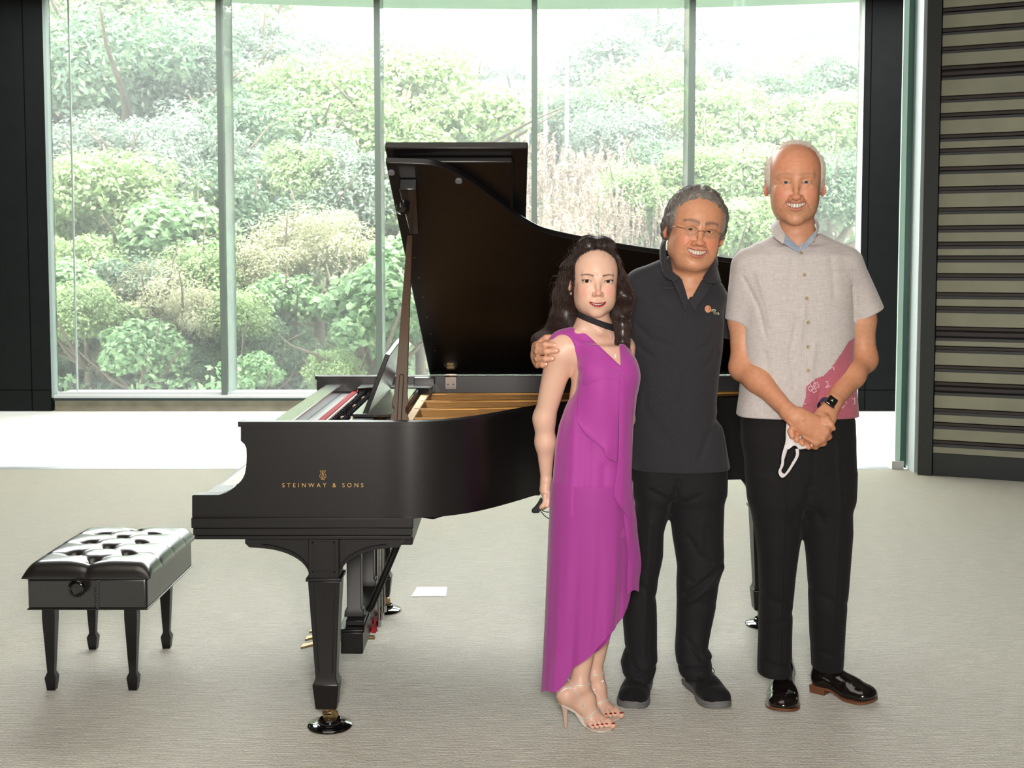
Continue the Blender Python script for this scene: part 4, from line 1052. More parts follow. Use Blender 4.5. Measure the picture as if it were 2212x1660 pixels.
# ================================================================ PEOPLE: shared builders
def np3(v): return np.array([v[0], v[1], v[2]], float)
def PP(px, py, Y): return np3(P(px, py, Y))
def rowsP(rows, Y0):
    out = []
    for r_ in rows:
        py, a, b, dep = r_[:4]; dy = r_[4] if len(r_) > 4 else 0
        p, q = P(a, py, Y0 + dy), P(b, py, Y0 + dy); out.append((p.z, (p.x + q.x)/2, Y0 + dy, (q.x - p.x)/2, dep))
    return out
def capcone(F, a, b, ra, rb, k=.01, kind='u', flat=None, fs=1.0, cap0=True, cap1=True):
    """cone with flat cut ends (sleeves, cuffs)"""
    a = np.array(a, float); b = np.array(b, float); ab = b - a; l = np.linalg.norm(ab); n = ab / l
    fl = None if flat is None else np.array(flat, float) / np.linalg.norm(flat)
    def f(p):
        q = p - a; s_ = q @ n; t = np.clip(s_ / l, 0, 1); w_ = q - (t * l)[:, None] * n
        if cap1: w_ = np.where((s_ > l)[:, None], q - s_[:, None]*n, w_)
        if cap0: w_ = np.where((s_ < 0)[:, None], q - s_[:, None]*n, w_)
        if fl is not None: dd = w_ @ fl; w_ = w_ + (dd * (1/fs - 1))[:, None] * fl
        d = np.sqrt((w_*w_).sum(1)) - (ra + (rb - ra) * t)
        if cap1: d = smax(d, s_ - l, .004)
        if cap0: d = smax(d, -s_, .004)
        return d
    return F.op(kind, f, (a+b)/2, l/2 + max(ra, rb), k)
def seg2(x, z, pts):
    """distance in the x-z plane to a polyline"""
    d = np.full(len(x), 9.0)
    for (a, b), (c, e) in zip(pts, pts[1:]):
        dx, dz = c - a, e - b; t = np.clip(((x-a)*dx + (z-b)*dz) / (dx*dx + dz*dz + 1e-12), 0, 1)
        d = np.minimum(d, np.hypot(x-a-t*dx, z-b-t*dz))
    return d
def head(F, R, T, S, g):
    """face and skull; g holds the individual measures, all for a 0.235 m head with the eyes at z=0"""
    fw, jw, ex, mz, mw, mo, cz, nzz, nw, b = [g[k] for k in ('fw', 'jw', 'ex', 'mz', 'mw', 'mo', 'cz', 'nz', 'nw', 'b')]
    F.frame(R, T, S)
    F.ell((0, .015, .035), (.074*fw, .092, .080), .02)
    F.ell((0, -.030, .030), (.060*fw, .057, .062), .035)
    F.ell((0, -.030, -.028), (.062*fw, .056, .058), .035)
    F.ell((0, -.030, cz + .046), (.048*jw, .052, .044), .03)
    F.ell((0, -.071, cz + .016), (.021*jw, .017, .015), .022)
    for s_ in (-1, 1):
        F.ell((s_*.046*jw, -.004, -.055), (.014, .025, .032), .03)
        F.ell((s_*.037*fw, -.064, -.033), (.020, .019, .019 + .002*g.get('smile', 0)), .022)
        F.cone((s_*.012, -.085, .016), (s_*.040, -.074, .021), .0075*g.get('brow', 1), .006, .014)
        F.ell((s_*ex, -.104, .001), (.017, .0165, .0100), .014, 's')
        F.ell((s_*.0785*fw, .012, -.012), (.0075, .017, .028), .006, rot=(-8, 0, s_*24))
        F.ell((s_*.0865*fw, .005, -.006), (.006, .009, .016), .004, 's', rot=(-8, 0, s_*24))
    for s_ in (-1, 1): F.ell((s_*.029*jw, -.046, -.064), (.020, .024, .026), .03)
    # nose
    F.cone((0, -.083, .008), (0, -.103, nzz + .007), .0068, .0082, .010)
    F.ell((0, -.1080, nzz), (.0112*nw, .0115, .0098), .006)
    for s_ in (-1, 1):
        F.ell((s_*.0125*nw, -.097, nzz - .003), (.0080, .0105, .0072), .005)
    # mouth region
    F.ell((0, -.072, mz + .004), (.031, .022, .021), .022)
    yb = 9.0
    def bent(c, r, k, kind):
        c = np.array(c, float); r = np.array(r, float)
        def f(p):
            q = p - c; x2 = q[:, 0]**2; q = np.stack([q[:, 0], q[:, 1] - yb*x2, q[:, 2] - b*x2], 1)
            a = q / r; k0 = np.sqrt((a*a).sum(1)) + 1e-9; k1 = np.sqrt(((q/(r*r))**2).sum(1)) + 1e-9
            return k0*(k0-1)/k1
        F.op(kind, f, c, float(r.max()) + .012, k)
    bent((0, -.0925, mz + mo + .0028), (mw, .0062, .0042), .004, 'u')
    bent((0, -.0915, mz - mo - .0036), (mw*.84, .0072, .0055), .005, 'u')
    if mo > .002: bent((0, -.0955, mz), (mw*.93, .017, mo), .0015, 's')
    else: bent((0, -.1005, mz), (mw*.96, .006, .0011), .001, 's')
    # eyelids and slit
    eo, et = g.get('eo', .0042), g.get('etilt', 0)
    for s_ in (-1, 1):
        F.ell((s_*ex, -.0738, 0), (.0150, .0140, .0125), .005)
        F.ell((s_*ex, -.0885, -.0005), (.0122, .0080, eo), .001, 's', rot=(0, s_*et, 0), bend=-g.get('earc', 6))
        F.ell((s_*.0063*nw, -.104, nzz - .0100), (.0036, .005, .0028), .002, 's')
    # creases
    cr = g.get('creases', []) + [([(ex - .0135, .0035), (ex - .006, .0078), (ex + .004, .0082), (ex + .015, .0035)], .0011, .0012), ([(ex - .012, -.0045), (ex, -.0085), (ex + .012, -.0050)], .0007, .0014)]
    ca = g.get('ca', 1.0)
    def creases(p):
        q = ((p - T) @ R) / S; x, z = q[:, 0], q[:, 2]; d = np.zeros(len(p)); fr = 1/(1+np.exp((q[:, 1] + .035)/.006))
        for pts, amp, sg in cr:
            pa = pts if isinstance(pts[0], tuple) else pts
            if len(pts) and pts[0][0] != 0 or True:
                d += ca * amp * gz(seg2(np.abs(x), z, pa), sg)
        return d * fr * S * gz(z, .16)
    if cr: F.disp(creases, T, .30*S)
    F.frame()
    return F
def head_tone(p, R, T, S, g, base, lip, brow=None, base2=None):
    q = ((p - T) @ R) / S; x, y, z = q.T; ax = np.abs(x); col = np.tile(np.array(base), (len(p), 1))
    mz, mw, mo, b, ex = g['mz'], g['mw'], g['mo'], g['b'], g['ex']; near = (np.abs(z) < .2) & (ax < .12)
    red = base2 if base2 is not None else np.array(base) * np.array([1.0, .72, .68])
    col = blend(col, g.get('flush', .35) * near * gz(ax - .040, .020) * gz(z + .033, .020) * (y < -.03), red)
    col = blend(col, .35 * near * gz(ax, .014) * gz(z - g['nz'], .014) * (y < -.09), red)
    col = blend(col, .45 * near * (ax > .072) * (np.abs(z + .012) < .04) * (y > -.01) * (y < .04), red)
    zz_ = z - mz - b*x*x; ht = np.sqrt(np.clip(1 - (x/(mw*1.03))**2, 0, 1)); front = y < (-.078 + 9*x*x)
    m = front & (zz_ < (mo + g.get('ul', .0050)) * ht) & (zz_ > -(mo + g.get('ll', .0080)) * ht) & (ax < mw)
    col[m] = lip
    deep = (ax < mw*.95) & (np.abs(zz_) < mo * ht + .001) & (y > -.0905 + 9*x*x) & (y < -.06) & (mo > .002); col[deep] = lin(70, 24, 22)
    if brow is not None:
        bc, x0, x1, zc, arch, th, dens = brow
        u = np.clip((ax - x0) / (x1 - x0), 0, 1); zl = zc + arch * np.sin(u * 2.2) - .004*u
        w_ = dens * (ax > x0 - .002) * (ax < x1 + .002) * gz(z - zl, th * (1 - .5*u)) * (y < -.03); col = blend(col, np.clip(w_, 0, 1), bc)
    # lid rim
    if g.get('liner'):
        eo = g.get('eo', .0042); r1 = np.sqrt(((ax-ex)/.0128)**2 + ((z + .0005 + 6*(ax-ex)**2)/(eo+.0009))**2); w_ = g['liner'] * gz(r1 - 1.04, .13) * (y < -.06) * (y > -.10); col = blend(col, np.clip(w_ * np.where(z > -.001, 1, .45), 0, 1), lin(34, 22, 20))
        w_ = g['liner'] * .9 * gz(seg2(ax, z, [(ex + .010, .0015), (ex + .0165, .0035)]), .0011) * (y < -.05); col = blend(col, np.clip(w_, 0, 1), lin(34, 22, 20))
    else:
        eo = g.get('eo', .0042); r1 = np.sqrt(((ax-ex)/.0126)**2 + ((z + .0005 + 6*(ax-ex)**2)/(eo+.0007))**2); w_ = .6 * gz(r1 - 1.02, .12) * (y < -.06); col = blend(col, np.clip(w_, 0, 1), np.array(base)*.35)
    return col
M_sclera = mat('eye_white', L(226, 218, 212), .12, coat=1)
def eyes(body, R, T, S, g, iris):
    mi = mat('iris', iris, .15, coat=1); mp = mat('pupil', L(8, 6, 6), .08, coat=1)
    R = np.array(R)
    for s_ in (-1, 1):
        c = R @ (np.array([s_*g['ex'], -.0738, 0]) * S) + T; r = .0125 * S
        d = np.array([0.3, 0, CAMZ]) * 0 + (np.array([0, 0, CAMZ]) - c); d /= np.linalg.norm(d)
        u = np.cross(d, [0, 0, 1]); u /= np.linalg.norm(u); v = np.cross(u, d)
        rings = [0, .08, .17, .20, .30, .45, .52, .8, 1.2, 1.7, 2.4, PI]; b = MB(); mi_ = []
        V = []; 
        for a in rings:
            bul = 1 + .05 * math.exp(-(a/.35)**2)
            V.append([tuple(c + r*bul*(d*math.cos(a) + (u*math.cos(t) + v*math.sin(t))*max(math.sin(a), 1e-4))) for t in np.linspace(0, 2*PI, 24, endpoint=False)])
        b.rings(V); o = b.build('eye', [M_sclera, mi, mp], body, smooth=True, angle=180)
        for p_ in o.data.polygons:
            q = np.array(p_.center) - c; q /= np.linalg.norm(q); a = math.acos(max(-1, min(1, float(q @ d))))
            p_.material_index = 2 if a < .19 else (1 if a < .49 else 0)
def teeth(body, R, T, S, g, full=True):
    M_t = mat('tooth_enamel', L(226, 216, 196), .2, coat=.4); R = np.array(R); b = MB(); mw, mo, mz, bb = g['mw'], g['mo'], g['mz'], g['b']
    ws = [.0078, .0066, .0068, .006, .0055]; x = 0
    for w_ in ws:
        for s_ in (-1, 1):
            xc = (x + w_/2) * s_; 
            if abs(xc) + w_/2 > mw * .93: continue
            y0 = -.0893 + 9*xc*xc; zt = mz + bb*xc*xc + mo + .002; h_ = (mo*2 + .001 if full else mo*2+.001) * (1 if x < .01 else .93)
            hw = w_/2 - .0002
            ring = lambda y, k, zz0, zz1: [T + R @ (np.array(q)*S) for q in ((xc-hw*k, y + 18*xc*(-hw*k), zz0), (xc+hw*k, y + 18*xc*(hw*k), zz0), (xc+hw*k, y + 18*xc*(hw*k), zz1), (xc-hw*k, y + 18*xc*(-hw*k), zz1))]
            b.rings([ring(y0 + .004, 1, zt - h_, zt), ring(y0 + .0008, 1, zt - h_, zt), ring(y0, .8, zt - h_ + .0006, zt)])
        x += w_
    b.build('teeth', M_t, body, smooth=True, angle=50)
def hit(F, px, py, y0=3.7, y1=4.9, off=0.0):
    """point of a surface seen along a direction (to lay trimmings on cloth)"""
    d = np3(ray(px, py)); o = np.array([0, 0, CAMZ]); t = np.linspace(y0/d[1], y1/d[1], 480); v = F(o + t[:, None]*d)
    i = np.argmax(v < 0)
    if not (v < 0).any(): return o + d * t[240]
    for _ in range(2):
        a, b = t[max(i-1, 0)], t[i]; t = np.linspace(a, b, 24); v = F(o + t[:, None]*d); i = max(1, int(np.argmax(v < 0)))
    return o + d*(t[i] - off/np.linalg.norm(d))
def fgrad(F, p, e=.0015):
    g_ = np.stack([F(p + np.eye(3)[j]*e) - F(p - np.eye(3)[j]*e) for j in range(3)], 1); return g_ / (np.linalg.norm(g_, axis=1)[:, None] + 1e-9)
def line_on(F, pts, r, name, m, par, off=.0005, n=10, fl=None):
    pp = []
    for (a, b), (c, d) in zip(pts, pts[1:]):
        for k in range(n): pp.append(hit(F, a + (c-a)*k/n, b + (d-b)*k/n, off=off))
    pp.append(hit(F, *pts[-1], off=off)); return MB().tube(pp, r, 6).build(name, m, par, smooth=True)
def disc_on(F, px, py, r, name, m, par, th=.0022, holes=False):
    c = hit(F, px, py); n_ = fgrad(F, c[None])[0]; u = np.cross(n_, [0, 0, 1]); u /= np.linalg.norm(u); v = np.cross(u, n_)
    R = []
    for rr, h_ in ((r*.9, -.001), (r, th*.3), (r, th*.8), (r*.86, th), (r*.7, th*.75), (.0001, th*.7)):
        R.append([c + n_*h_ + (u*math.cos(a) + v*math.sin(a))*rr for a in np.linspace(0, 2*PI, 20, endpoint=False)])
    o = MB().rings(R).build(name, m, par, smooth=True, angle=50)
    return o, c, n_, u, v
def sheet(name, rows, m, par, th=.0012, sub=1, dense=3):
    """cloth through rows of points (same count each); subdivided and given thickness"""
    A_ = np.array([[tuple(p) for p in r_] for r_ in rows], float)
    if dense > 1:   # smooth, denser grid so that corners keep their place
        def up_(A, ax_):
            A = np.moveaxis(A, ax_, 0); m_ = len(A); out = []
            for i in range(m_-1):
                p0, p1, p2, p3 = A[max(i-1, 0)], A[i], A[i+1], A[min(i+2, m_-1)]
                if i == 0: p0 = 2*p1 - p2
                if i == m_-2: p3 = 2*p2 - p1
                for k in range(dense):
                    t = k/dense; out.append(.5*((2*p1) + (p2-p0)*t + (2*p0-5*p1+4*p2-p3)*t*t + (-p0+3*p1-3*p2+p3)*t**3))
            out.append(A[-1]); return np.moveaxis(np.array(out), 0, ax_)
        A_ = up_(up_(A_, 0), 1); rows = A_
    n = len(rows[0]); V = [tuple(p) for r_ in rows for p in r_]; Fc = []
    for j in range(len(rows)-1):
        for i in range(n-1): Fc.append((j*n+i, j*n+i+1, (j+1)*n+i+1, (j+1)*n+i))
    me = bpy.data.meshes.new(name); me.from_pydata(V, [], Fc); me.update(); me.shade_smooth(); o = link(name, me, m, par)
    if th: s_ = o.modifiers.new('solid', 'SOLIDIFY'); s_.thickness = th; s_.offset = 0
    if sub: s_ = o.modifiers.new('sub', 'SUBSURF'); s_.levels = s_.render_levels = 1
    return o
def strands(name, F, roots, dirf, m, par, steps=10, step=.008, r=.0005, lift=.0015, seed=1, wav=0.0, stick=.9, wf=60):
    """many fine hairs combed along a direction field over a base surface"""
    rng = np.random.default_rng(seed); n = len(roots); p = roots.copy(); ph = rng.random(n)*6.28; lf = lift * rng.uniform(.2, 1.6, n); jit = rng.normal(size=(n, 3)) * .18
    path_ = [p.copy()]; L_ = rng.uniform(.6, 1.15, n)
    for k in range(steps):
        d = F(p); g_ = fgrad(F, p); p = p - g_ * ((d - lf) * stick)[:, None]
        v = dirf(p) + jit; v -= g_ * ((v*g_).sum(1))[:, None] * .9; v /= np.linalg.norm(v, axis=1)[:, None] + 1e-9
        sd = np.cross(v, g_); v = v + sd * (wav*np.sin(ph + wf*k*step))[:, None]; v /= np.linalg.norm(v, axis=1)[:, None] + 1e-9
        p = p + v * (step * L_)[:, None]; path_.append(p.copy())
    A = np.stack(path_, 1); T_ = np.gradient(A, axis=1); T_ /= np.linalg.norm(T_, axis=2)[..., None] + 1e-9
    up = np.array([.3, -.8, .5]); a = np.cross(T_, up); a /= np.linalg.norm(a, axis=2)[..., None] + 1e-9; b = np.cross(T_, a)
    taper = np.linspace(1, .15, steps+1)[None, :, None] * r
    ring = [A + (a*math.cos(t) + b*math.sin(t))*taper for t in (0, 2.094, 4.189)]
    V = np.stack(ring, 2).reshape(-1, 3); m_ = steps + 1; base = (np.arange(n)*m_*3)[:, None, None] + (np.arange(steps)*3)[None, :, None]
    q = [np.stack([base[..., 0] + i, base[..., 0] + (i+1) % 3, base[..., 0] + 3 + (i+1) % 3, base[..., 0] + 3 + i], -1) for i in range(3)]
    Q = np.concatenate([x.reshape(-1, 4) for x in q]); return link(name, mesh_np(name, V, Q), m, par)
def cloth_mat(name, c0, c1, scale=900, rough=.85, weave=.25, streak=None, sheen=.3):
    m = bpy.data.materials.new(name); m.use_nodes = True; N = m.node_tree; b = N.nodes['Principled BSDF']; tc = N.nodes.new('ShaderNodeTexCoord')
    outs = []
    for sx_, sz in ((1, .12), (.12, 1)):
        mp = N.nodes.new('ShaderNodeMapping'); mp.inputs['Scale'].default_value = (sx_, sx_ if sx_ == 1 else .12, sz); t = N.nodes.new('ShaderNodeTexNoise'); t.inputs['Scale'].default_value = scale if streak is None else streak; t.inputs['Detail'].default_value = 3
        N.links.new(tc.outputs['Object'], mp.inputs[0]); N.links.new(mp.outputs[0], t.inputs['Vector']); outs.append(t.outputs[0])
    ad = N.nodes.new('ShaderNodeMath'); ad.operation = 'ADD'; N.links.new(outs[0], ad.inputs[0]); N.links.new(outs[1], ad.inputs[1])
    hf = N.nodes.new('ShaderNodeMath'); hf.operation = 'MULTIPLY'; hf.inputs[1].default_value = .5; N.links.new(ad.outputs[0], hf.inputs[0])
    c = ramp(N, hf.outputs[0], [(.38, c0), (.62, c1)]); N.links.new(c, b.inputs['Base Color'])
    b.inputs['Roughness'].default_value = rough; b.inputs['Specular IOR Level'].default_value = .25; b.inputs['Sheen Weight'].default_value = sheen; b.inputs['Sheen Roughness'].default_value = .5
    bp = N.nodes.new('ShaderNodeBump'); bp.inputs['Strength'].default_value = weave; bp.inputs['Distance'].default_value = .0006
    N.links.new(hf.outputs[0], bp.inputs['Height']); N.links.new(bp.outputs[0], b.inputs['Normal']); return m
def wrinkles(spec, Y0):
    """spec: (polyline px,py), amplitude (+ groove, - ridge), width m, for the side facing the room"""
    ls = [([(P(a, b, Y0).x, P(a, b, Y0).z) for a, b in pts], amp*1.5, sg) for pts, amp, sg in spec]
    def f(p):
        d = np.zeros(len(p)); fr = 1 / (1 + np.exp((p[:, 1] - Y0) / .03))
        for pts, amp, sg in ls: d += amp * gz(seg2(p[:, 0], p[:, 2], pts), sg)
        return d * fr
    return f
def shoe(par, heel, toe, wd, style, zlift=0):
    """heel and toe are floor points (x,y); one continuous upper on a welted sole"""
    hx, hy = heel; tx, ty = toe; Ln = math.hypot(tx-hx, ty-hy); ang = math.degrees(math.atan2(ty-hy, tx-hx)) + 90
    R = rotm(0, 0, ang); Tt = np.array([hx, hy, 0.0])   # local: -y runs to the toe
    st_ = [(0, .30), (.06, .36), (.2, .38), (.42, .36), (.6, .46), (.74, .50), (.87, .44), (.95, .30), (.99, .12)]
    def outline(k, n=14):
        Lf = []; Rt = []
        for t, h_ in st_: Lf.append((-h_*wd*k*(1.04 if .5 < t < .9 else 1), -t*Ln)); Rt.append((h_*wd*k, -t*Ln))
        return catmull([(a, b, 0) for a, b in Lf + Rt[::-1]], 4, closed=True)
    sole_h, heel_h = (.022, .026) if style == 'suede' else (.009, .026)
    M_sole = mat('grey_rubber_sole', L(112, 112, 112), .6) if style == 'suede' else mat('brown_leather_sole', L(112, 72, 48), .45)
    o0 = outline(1.0); o1 = outline(1.04)
    W_ = lambda p, z: tuple(R @ np.array([p[0], p[1], z]) + Tt)
    def lift(p, z):
        t = -p[1]/Ln; return z + (.010*max(0, (t-.78)/.22)**2) + (0 if style == 'suede' else .017*max(0, min(1, (.42-t)/.12))*0)
    b = MB()
    if style == 'suede': b.rings([[W_(p, lift(p, z)) for p in o] for o, z in ((o0, .001), (o1, .006), (o1, .010), (o0, .012), (o1, .014), (o1, .020), (o0, .024))])
    else:
        up = .018
        b.rings([[W_(p, lift(p, z) + up*max(0, min(1, (.55+p[1]/Ln)/.2))) for p in o] for o, z in ((o0, .002), (o1, .003), (o1, .010), (o0, .011))])
        hp = [p for p in o0 if -p[1]/Ln < .27]; hp = hp[len(hp)//2:] + hp[:len(hp)//2] if False else sorted(hp, key=lambda p: math.atan2(p[1] + .13*Ln, p[0]))
        b.hull([W_((p[0]*.95, p[1]), 0.0) for p in hp], [W_(p, .021) for p in hp])
    F = Field(); F.frame(R, Tt, 1.0); z0 = .022 if style == 'suede' else .016; up = 0 if style == 'suede' else .012
    w2 = wd/2
    F.ell((0, -.13*Ln, z0 + up + .024), (w2*.74, .13*Ln, .038), .01)
    F.cone((0, -.2*Ln, z0 + up + .02), (0, -.55*Ln, z0 + .014), w2*.74, w2*.80, .02)
    F.ell((0, -.70*Ln, z0 + .010), (w2*.98, .24*Ln, .034), .03)
    F.ell((0, -.84*Ln, z0 + .008), (w2*.86, .155*Ln, .030), .02)
    F.cone((0, -.18*Ln, z0 + up + .04), (0, -.16*Ln, z0 + up + .10), .044, .040, .03, flat=(1, 0, 0), fs=.86)
    F.cone((0, -.26*Ln, z0 + .055), (0, -.62*Ln, z0 + .026), .030, .024, .03)
    pz_ = z0 - .004
    F.op('s', lambda p: np.where(p[:, 1] > -.5*Ln, p[:, 2] - pz_ - up*np.clip((.55 + p[:, 1]/Ln)/.2, 0, 1), p[:, 2] - pz_ - .010*np.clip((-p[:, 1]/Ln-.78)/.22, 0, 1)**2), (0, -.5*Ln, 0), .2, .002)
    F.frame()
    c = R @ np.array([0, -Ln/2, .07]) + Tt
    M_up = mat('black_suede', L(20, 20, 22), .92, spec=.2, sheen=.06, noise=(30, L(30, 30, 33), .25), bump=(500, .3, .0008)) if style == 'suede' else mat('polished_black_leather', L(16, 14, 14), .13, coat=.7, coat_rough=.06, noise=(12, L(26, 20, 18), .3))
    up_, V, Q = sdf_obj('shoe', F, c - .21, c + .21, .0028, M_up, par, relax_it=1)
    b.build('sole', M_sole, up_, smooth=True, angle=40)
    return up_, F, R, Tt, Ln
# ================================================================ TALL MAN in the pale shirt
HB = .0024
def tall_man():
    Y0 = 4.32
    root = empty('person', (1.02, 4.36, 0), 'tall smiling man with thin white hair in a pale grey short-sleeved shirt, hands clasped', 'person')
    S = 1.19; R = rotm(3, 0, -10); T = PP(1720, 394, 4.20) + R @ np.array([0, .085*S, 0])
    g = dict(fw=1.01, jw=1.05, ex=.0282, mz=-.066, mw=.031, mo=.0062, cz=-.121, nz=-.041, nw=1.22, b=11, smile=1.3, eo=.0034, etilt=-4, brow=1.15, flush=.5, earc=5, ca=1.25,
             creases=[([(.020, -.040), (.031, -.052), (.038, -.068)], .0022, .0028), ([(.014, -.014), (.026, -.019), (.040, -.012)], .0012, .0018), ([(.045, .004), (.058, .009)], .0008, .0015), ([(.045, -.003), (.058, -.008)], .0008, .0015),
                      ([(0, .050), (.035, .048)], .0008, .0016), ([(0, .062), (.032, .060)], .0007, .0016), ([(.006, .012), (.007, .024)], .0009, .0014), ([(.026, -.082), (.012, -.094), (0, -.095)], .0009, .003), ([(.040, -.060), (.046, -.085)], .0009, .0028)])
    B = Field(); head(B, R, T, S, g)
    nb = PP(1722, 535, 4.34); nt = R @ (np.array([0, .022, -.075])*S) + T
    B.cone(nt, nb, .060, .066, .03); B.cone(nb, PP(1722, 590, 4.34), .070, .10, .04)
    for s_ in (-1, 1):   # neck cords and throat
        B.cone(nt + V3(s_*.045, -.01, 0), nb + V3(s_*.018, -.052, -.01), .012, .010, .02)
    B.ell(nb + V3(0, -.058, .035), (.012, .012, .018), .015)
    tr = rowsP([(560, 1625, 1815, .085), (640, 1620, 1822, .095), (760, 1625, 1822, .10), (880, 1620, 1826, .105)], Y0)
    B.loft(tr, .05)
    # arms
    eL, wL = PP(1606, 792, 4.31), PP(1706, 893, 4.125); sL = PP(1620, 585, Y0)
    B.cone(sL, PP(1604, 690, 4.33), .049, .046, .04); B.cone(PP(1604, 690, 4.33), eL, .046, .0425, .03)
    B.ell(eL + V3(-.012, .01, -.012), (.030, .034, .034), .02)
    mL = eL*.68 + wL*.32 + V3(0, 0, .004); B.cone(eL, mL, .043, .043, .03); B.cone(mL, wL, .043, .0275, .03, flat=(.5, .5, .6), fs=.9)
    eR, wR = PP(1866, 775, 4.33), PP(1797, 873, 4.155); sR = PP(1822, 585, Y0)
    B.cone(sR, PP(1860, 690, 4.33), .048, .047, .04); B.cone(PP(1860, 690, 4.33), eR, .047, .042, .03)
    B.ell(eR + V3(.012, .012, -.01), (.028, .034, .034), .02)
    mR = eR*.62 + wR*.38; B.cone(eR, mR, .042, .041, .03); B.cone(mR, wR, .041, .027, .03)
    # near (right) hand over the other: palm, knuckles, fingers closing downwards
    Yh = 4.105
    def c_(px, py, dy=0): return PP(px, py, Yh + dy)
    B.cone(wL, c_(1742, 918), .027, .034, .02, flat=(0, 1, 0), fs=.62); B.cone(c_(1722, 905), c_(1766, 934, -.004), .034, .032, .02, flat=(0, 1, 0), fs=.60)
    B.cone(c_(1730, 900), c_(1776, 918, -.006), .024, .017, .02, flat=(0, 1, 0), fs=.8)
    kn = [(1783, 919, -.010), (1784, 935, -.010), (1776, 948, -.008), (1763, 957, -.004)]
    mid = [(1791, 927, .008), (1789, 943, .010), (1778, 957, .010), (1762, 965, .012)]
    tip = [(1788, 936, .034), (1778, 952, .036), (1764, 962, .036), (1750, 964, .034)]
    for (a, b_, c2, r_) in zip(kn, mid, tip, (.0128, .013, .0122, .0108)):
        base = c_(a[0]-24, a[1]-14, 0); B.cone(base, c_(*a), r_*.9, r_*1.08, .010); B.cone(c_(*a), c_(*b_), r_*1.04, r_, .003); B.cone(c_(*b_), c_(*c2), r_, r_*.85, .002)
    # far (left) hand beneath: palm, curled fingertips at the lower left, thumb at the right
    B.cone(wR, c_(1780, 908, .028), .027, .032, .02, flat=(0, 1, 0), fs=.7); B.cone(c_(1784, 900, .03), c_(1750, 932, .034), .034, .034, .02, flat=(0, 1, 0), fs=.6)
    for pts, r_ in (([(1740, 918, .030), (1716, 921, .016), (1709, 932, -.004), (1711, 943, -.010)], .0125), ([(1750, 932, .034), (1724, 935, .020), (1718, 944, .0), (1721, 951, -.006)], .0118),
                    ([(1758, 945, .034), (1738, 952, .022), (1730, 955, .006), (1733, 959, -.002)], .0108), ([(1764, 950, .036), (1752, 960, .024), (1743, 964, .012), (1747, 967, .006)], .010)):
        B.chain([c_(*q) for q in pts], [r_, r_*.98, r_*.95, r_*.82], .004)
    B.chain([c_(1778, 900, .014), c_(1786, 908, -.012), c_(1794, 918, -.018), c_(1800, 926, -.016)], [.017, .0135, .0120, .0085], .010)
    # tendons and veins on the back of the hand
    def rel(p):
        d = np.zeros(len(p)); 
        for a in kn: d -= .0016 * gz(seg2(p[:, 0], p[:, 2], [(c_(1732, 905).x if False else c_(1732, 905)[0], c_(1732, 905)[2]), (c_(*a)[0], c_(*a)[2])]), .003)
        d += .0018 * gz(seg2(p[:, 0], p[:, 2], [(c_(1700, 905)[0], c_(1700, 905)[2]), (c_(1728, 935)[0], c_(1728, 935)[2]), (c_(1752, 950)[0], c_(1752, 950)[2])]), .003)
        return d * (p[:, 1] < Yh + .01)
    B.disp(rel, c_(1750, 925), .09)
    base = lin(206, 150, 118); red = lin(208, 118, 96)
    def tone(p):
        c = head_tone(p, R, T, S, g, base, lin(190, 122, 104), (lin(150, 122, 100), .009, .047, .0200, .007, .0042, .75), red)
        q = ((p - T) @ R)/S; c = blend(c, .5*gz(q[:, 2] - .06, .05)*(q[:, 2] < .2)*(q[:, 1] < .02), lin(214, 140, 106))
        c = blend(c, .35 * (p[:, 2] < 1.25), lin(204, 134, 96)); c = c * (1 + .06*nz(p, 260))[:, None] ; return np.clip(c, 0, 1)
    M = skin_mat('skin_tanned', L(212, 156, 124), .40)
    lo = PP(1575, 1000, 4.1) - .06; hi = PP(1900, 300, 4.3) + .06; lo = V3(PP(1560, 1000, 4.3)[0], 4.04, .86); hi = V3(PP(1912, 300, 4.3)[0], 4.50, PP(1700, 300, 4.2)[2])
    body, V, Q = sdf_obj('body', B, lo, hi, HB, M, root, color=tone)
    eyes(body, R, T, S, g, L(92, 104, 110)); teeth(body, R, T, S, g)
    # hair: thin, white
    H = Field().frame(R, T, S)
    H.ell((0, .018, .036), (.0775, .0925, .0835), .01)
    for s_ in (-1, 1): H.ell((s_*.069, .004, .024), (.0110, .036, .042), .02); H.ell((s_*.071, .036, -.006), (.008, .026, .024), .01)
    H.ell((0, .075, -.01), (.058, .03, .05), .02)
    H.ell((0, -.098, .004), (.0600, .082, .0710), .012, 's'); H.ell((0, -.02, -.11), (.2, .2, .075), .01, 's'); 
    for s_ in (-1, 1): H.ell((s_*.082, .004, -.016), (.012, .019, .030), .004, 's')
    H.frame(); H.disp(lambda p: .0012*S*nz(p, 300, 3), T, .2)
    M_h = mat('white_hair', L(216, 206, 192), .5, sheen=.3, noise=(140, L(236, 228, 216), .2)); M_h.node_tree.nodes['Principled BSDF'].inputs['Subsurface Weight'].default_value = 0
    ho, HV, _ = sdf_obj('hair', H, T - .2, T + .2, .0026, M_h, body)
    q = ((HV - T) @ R)/S; rng = np.random.default_rng(3); ok = np.where(q[:, 2] > -.04)[0]; roots = HV[rng.choice(ok, 2600)]
    def df(p):
        q = ((p - T) @ R)/S; v = np.stack([np.sign(q[:, 0])*.7*np.ones(len(q)), .35*np.ones(len(q)), -.55 - 6*np.abs(q[:, 0])], 1)
        topm = q[:, 2] > .085; v[topm] = [.9, .45, -.1]; return v @ R.T
    strands('hair_strands', H, roots, df, M_h, ho, 9, .0065, .00042, .0022, 2, .10)
    # shirt
    Sh = Field()
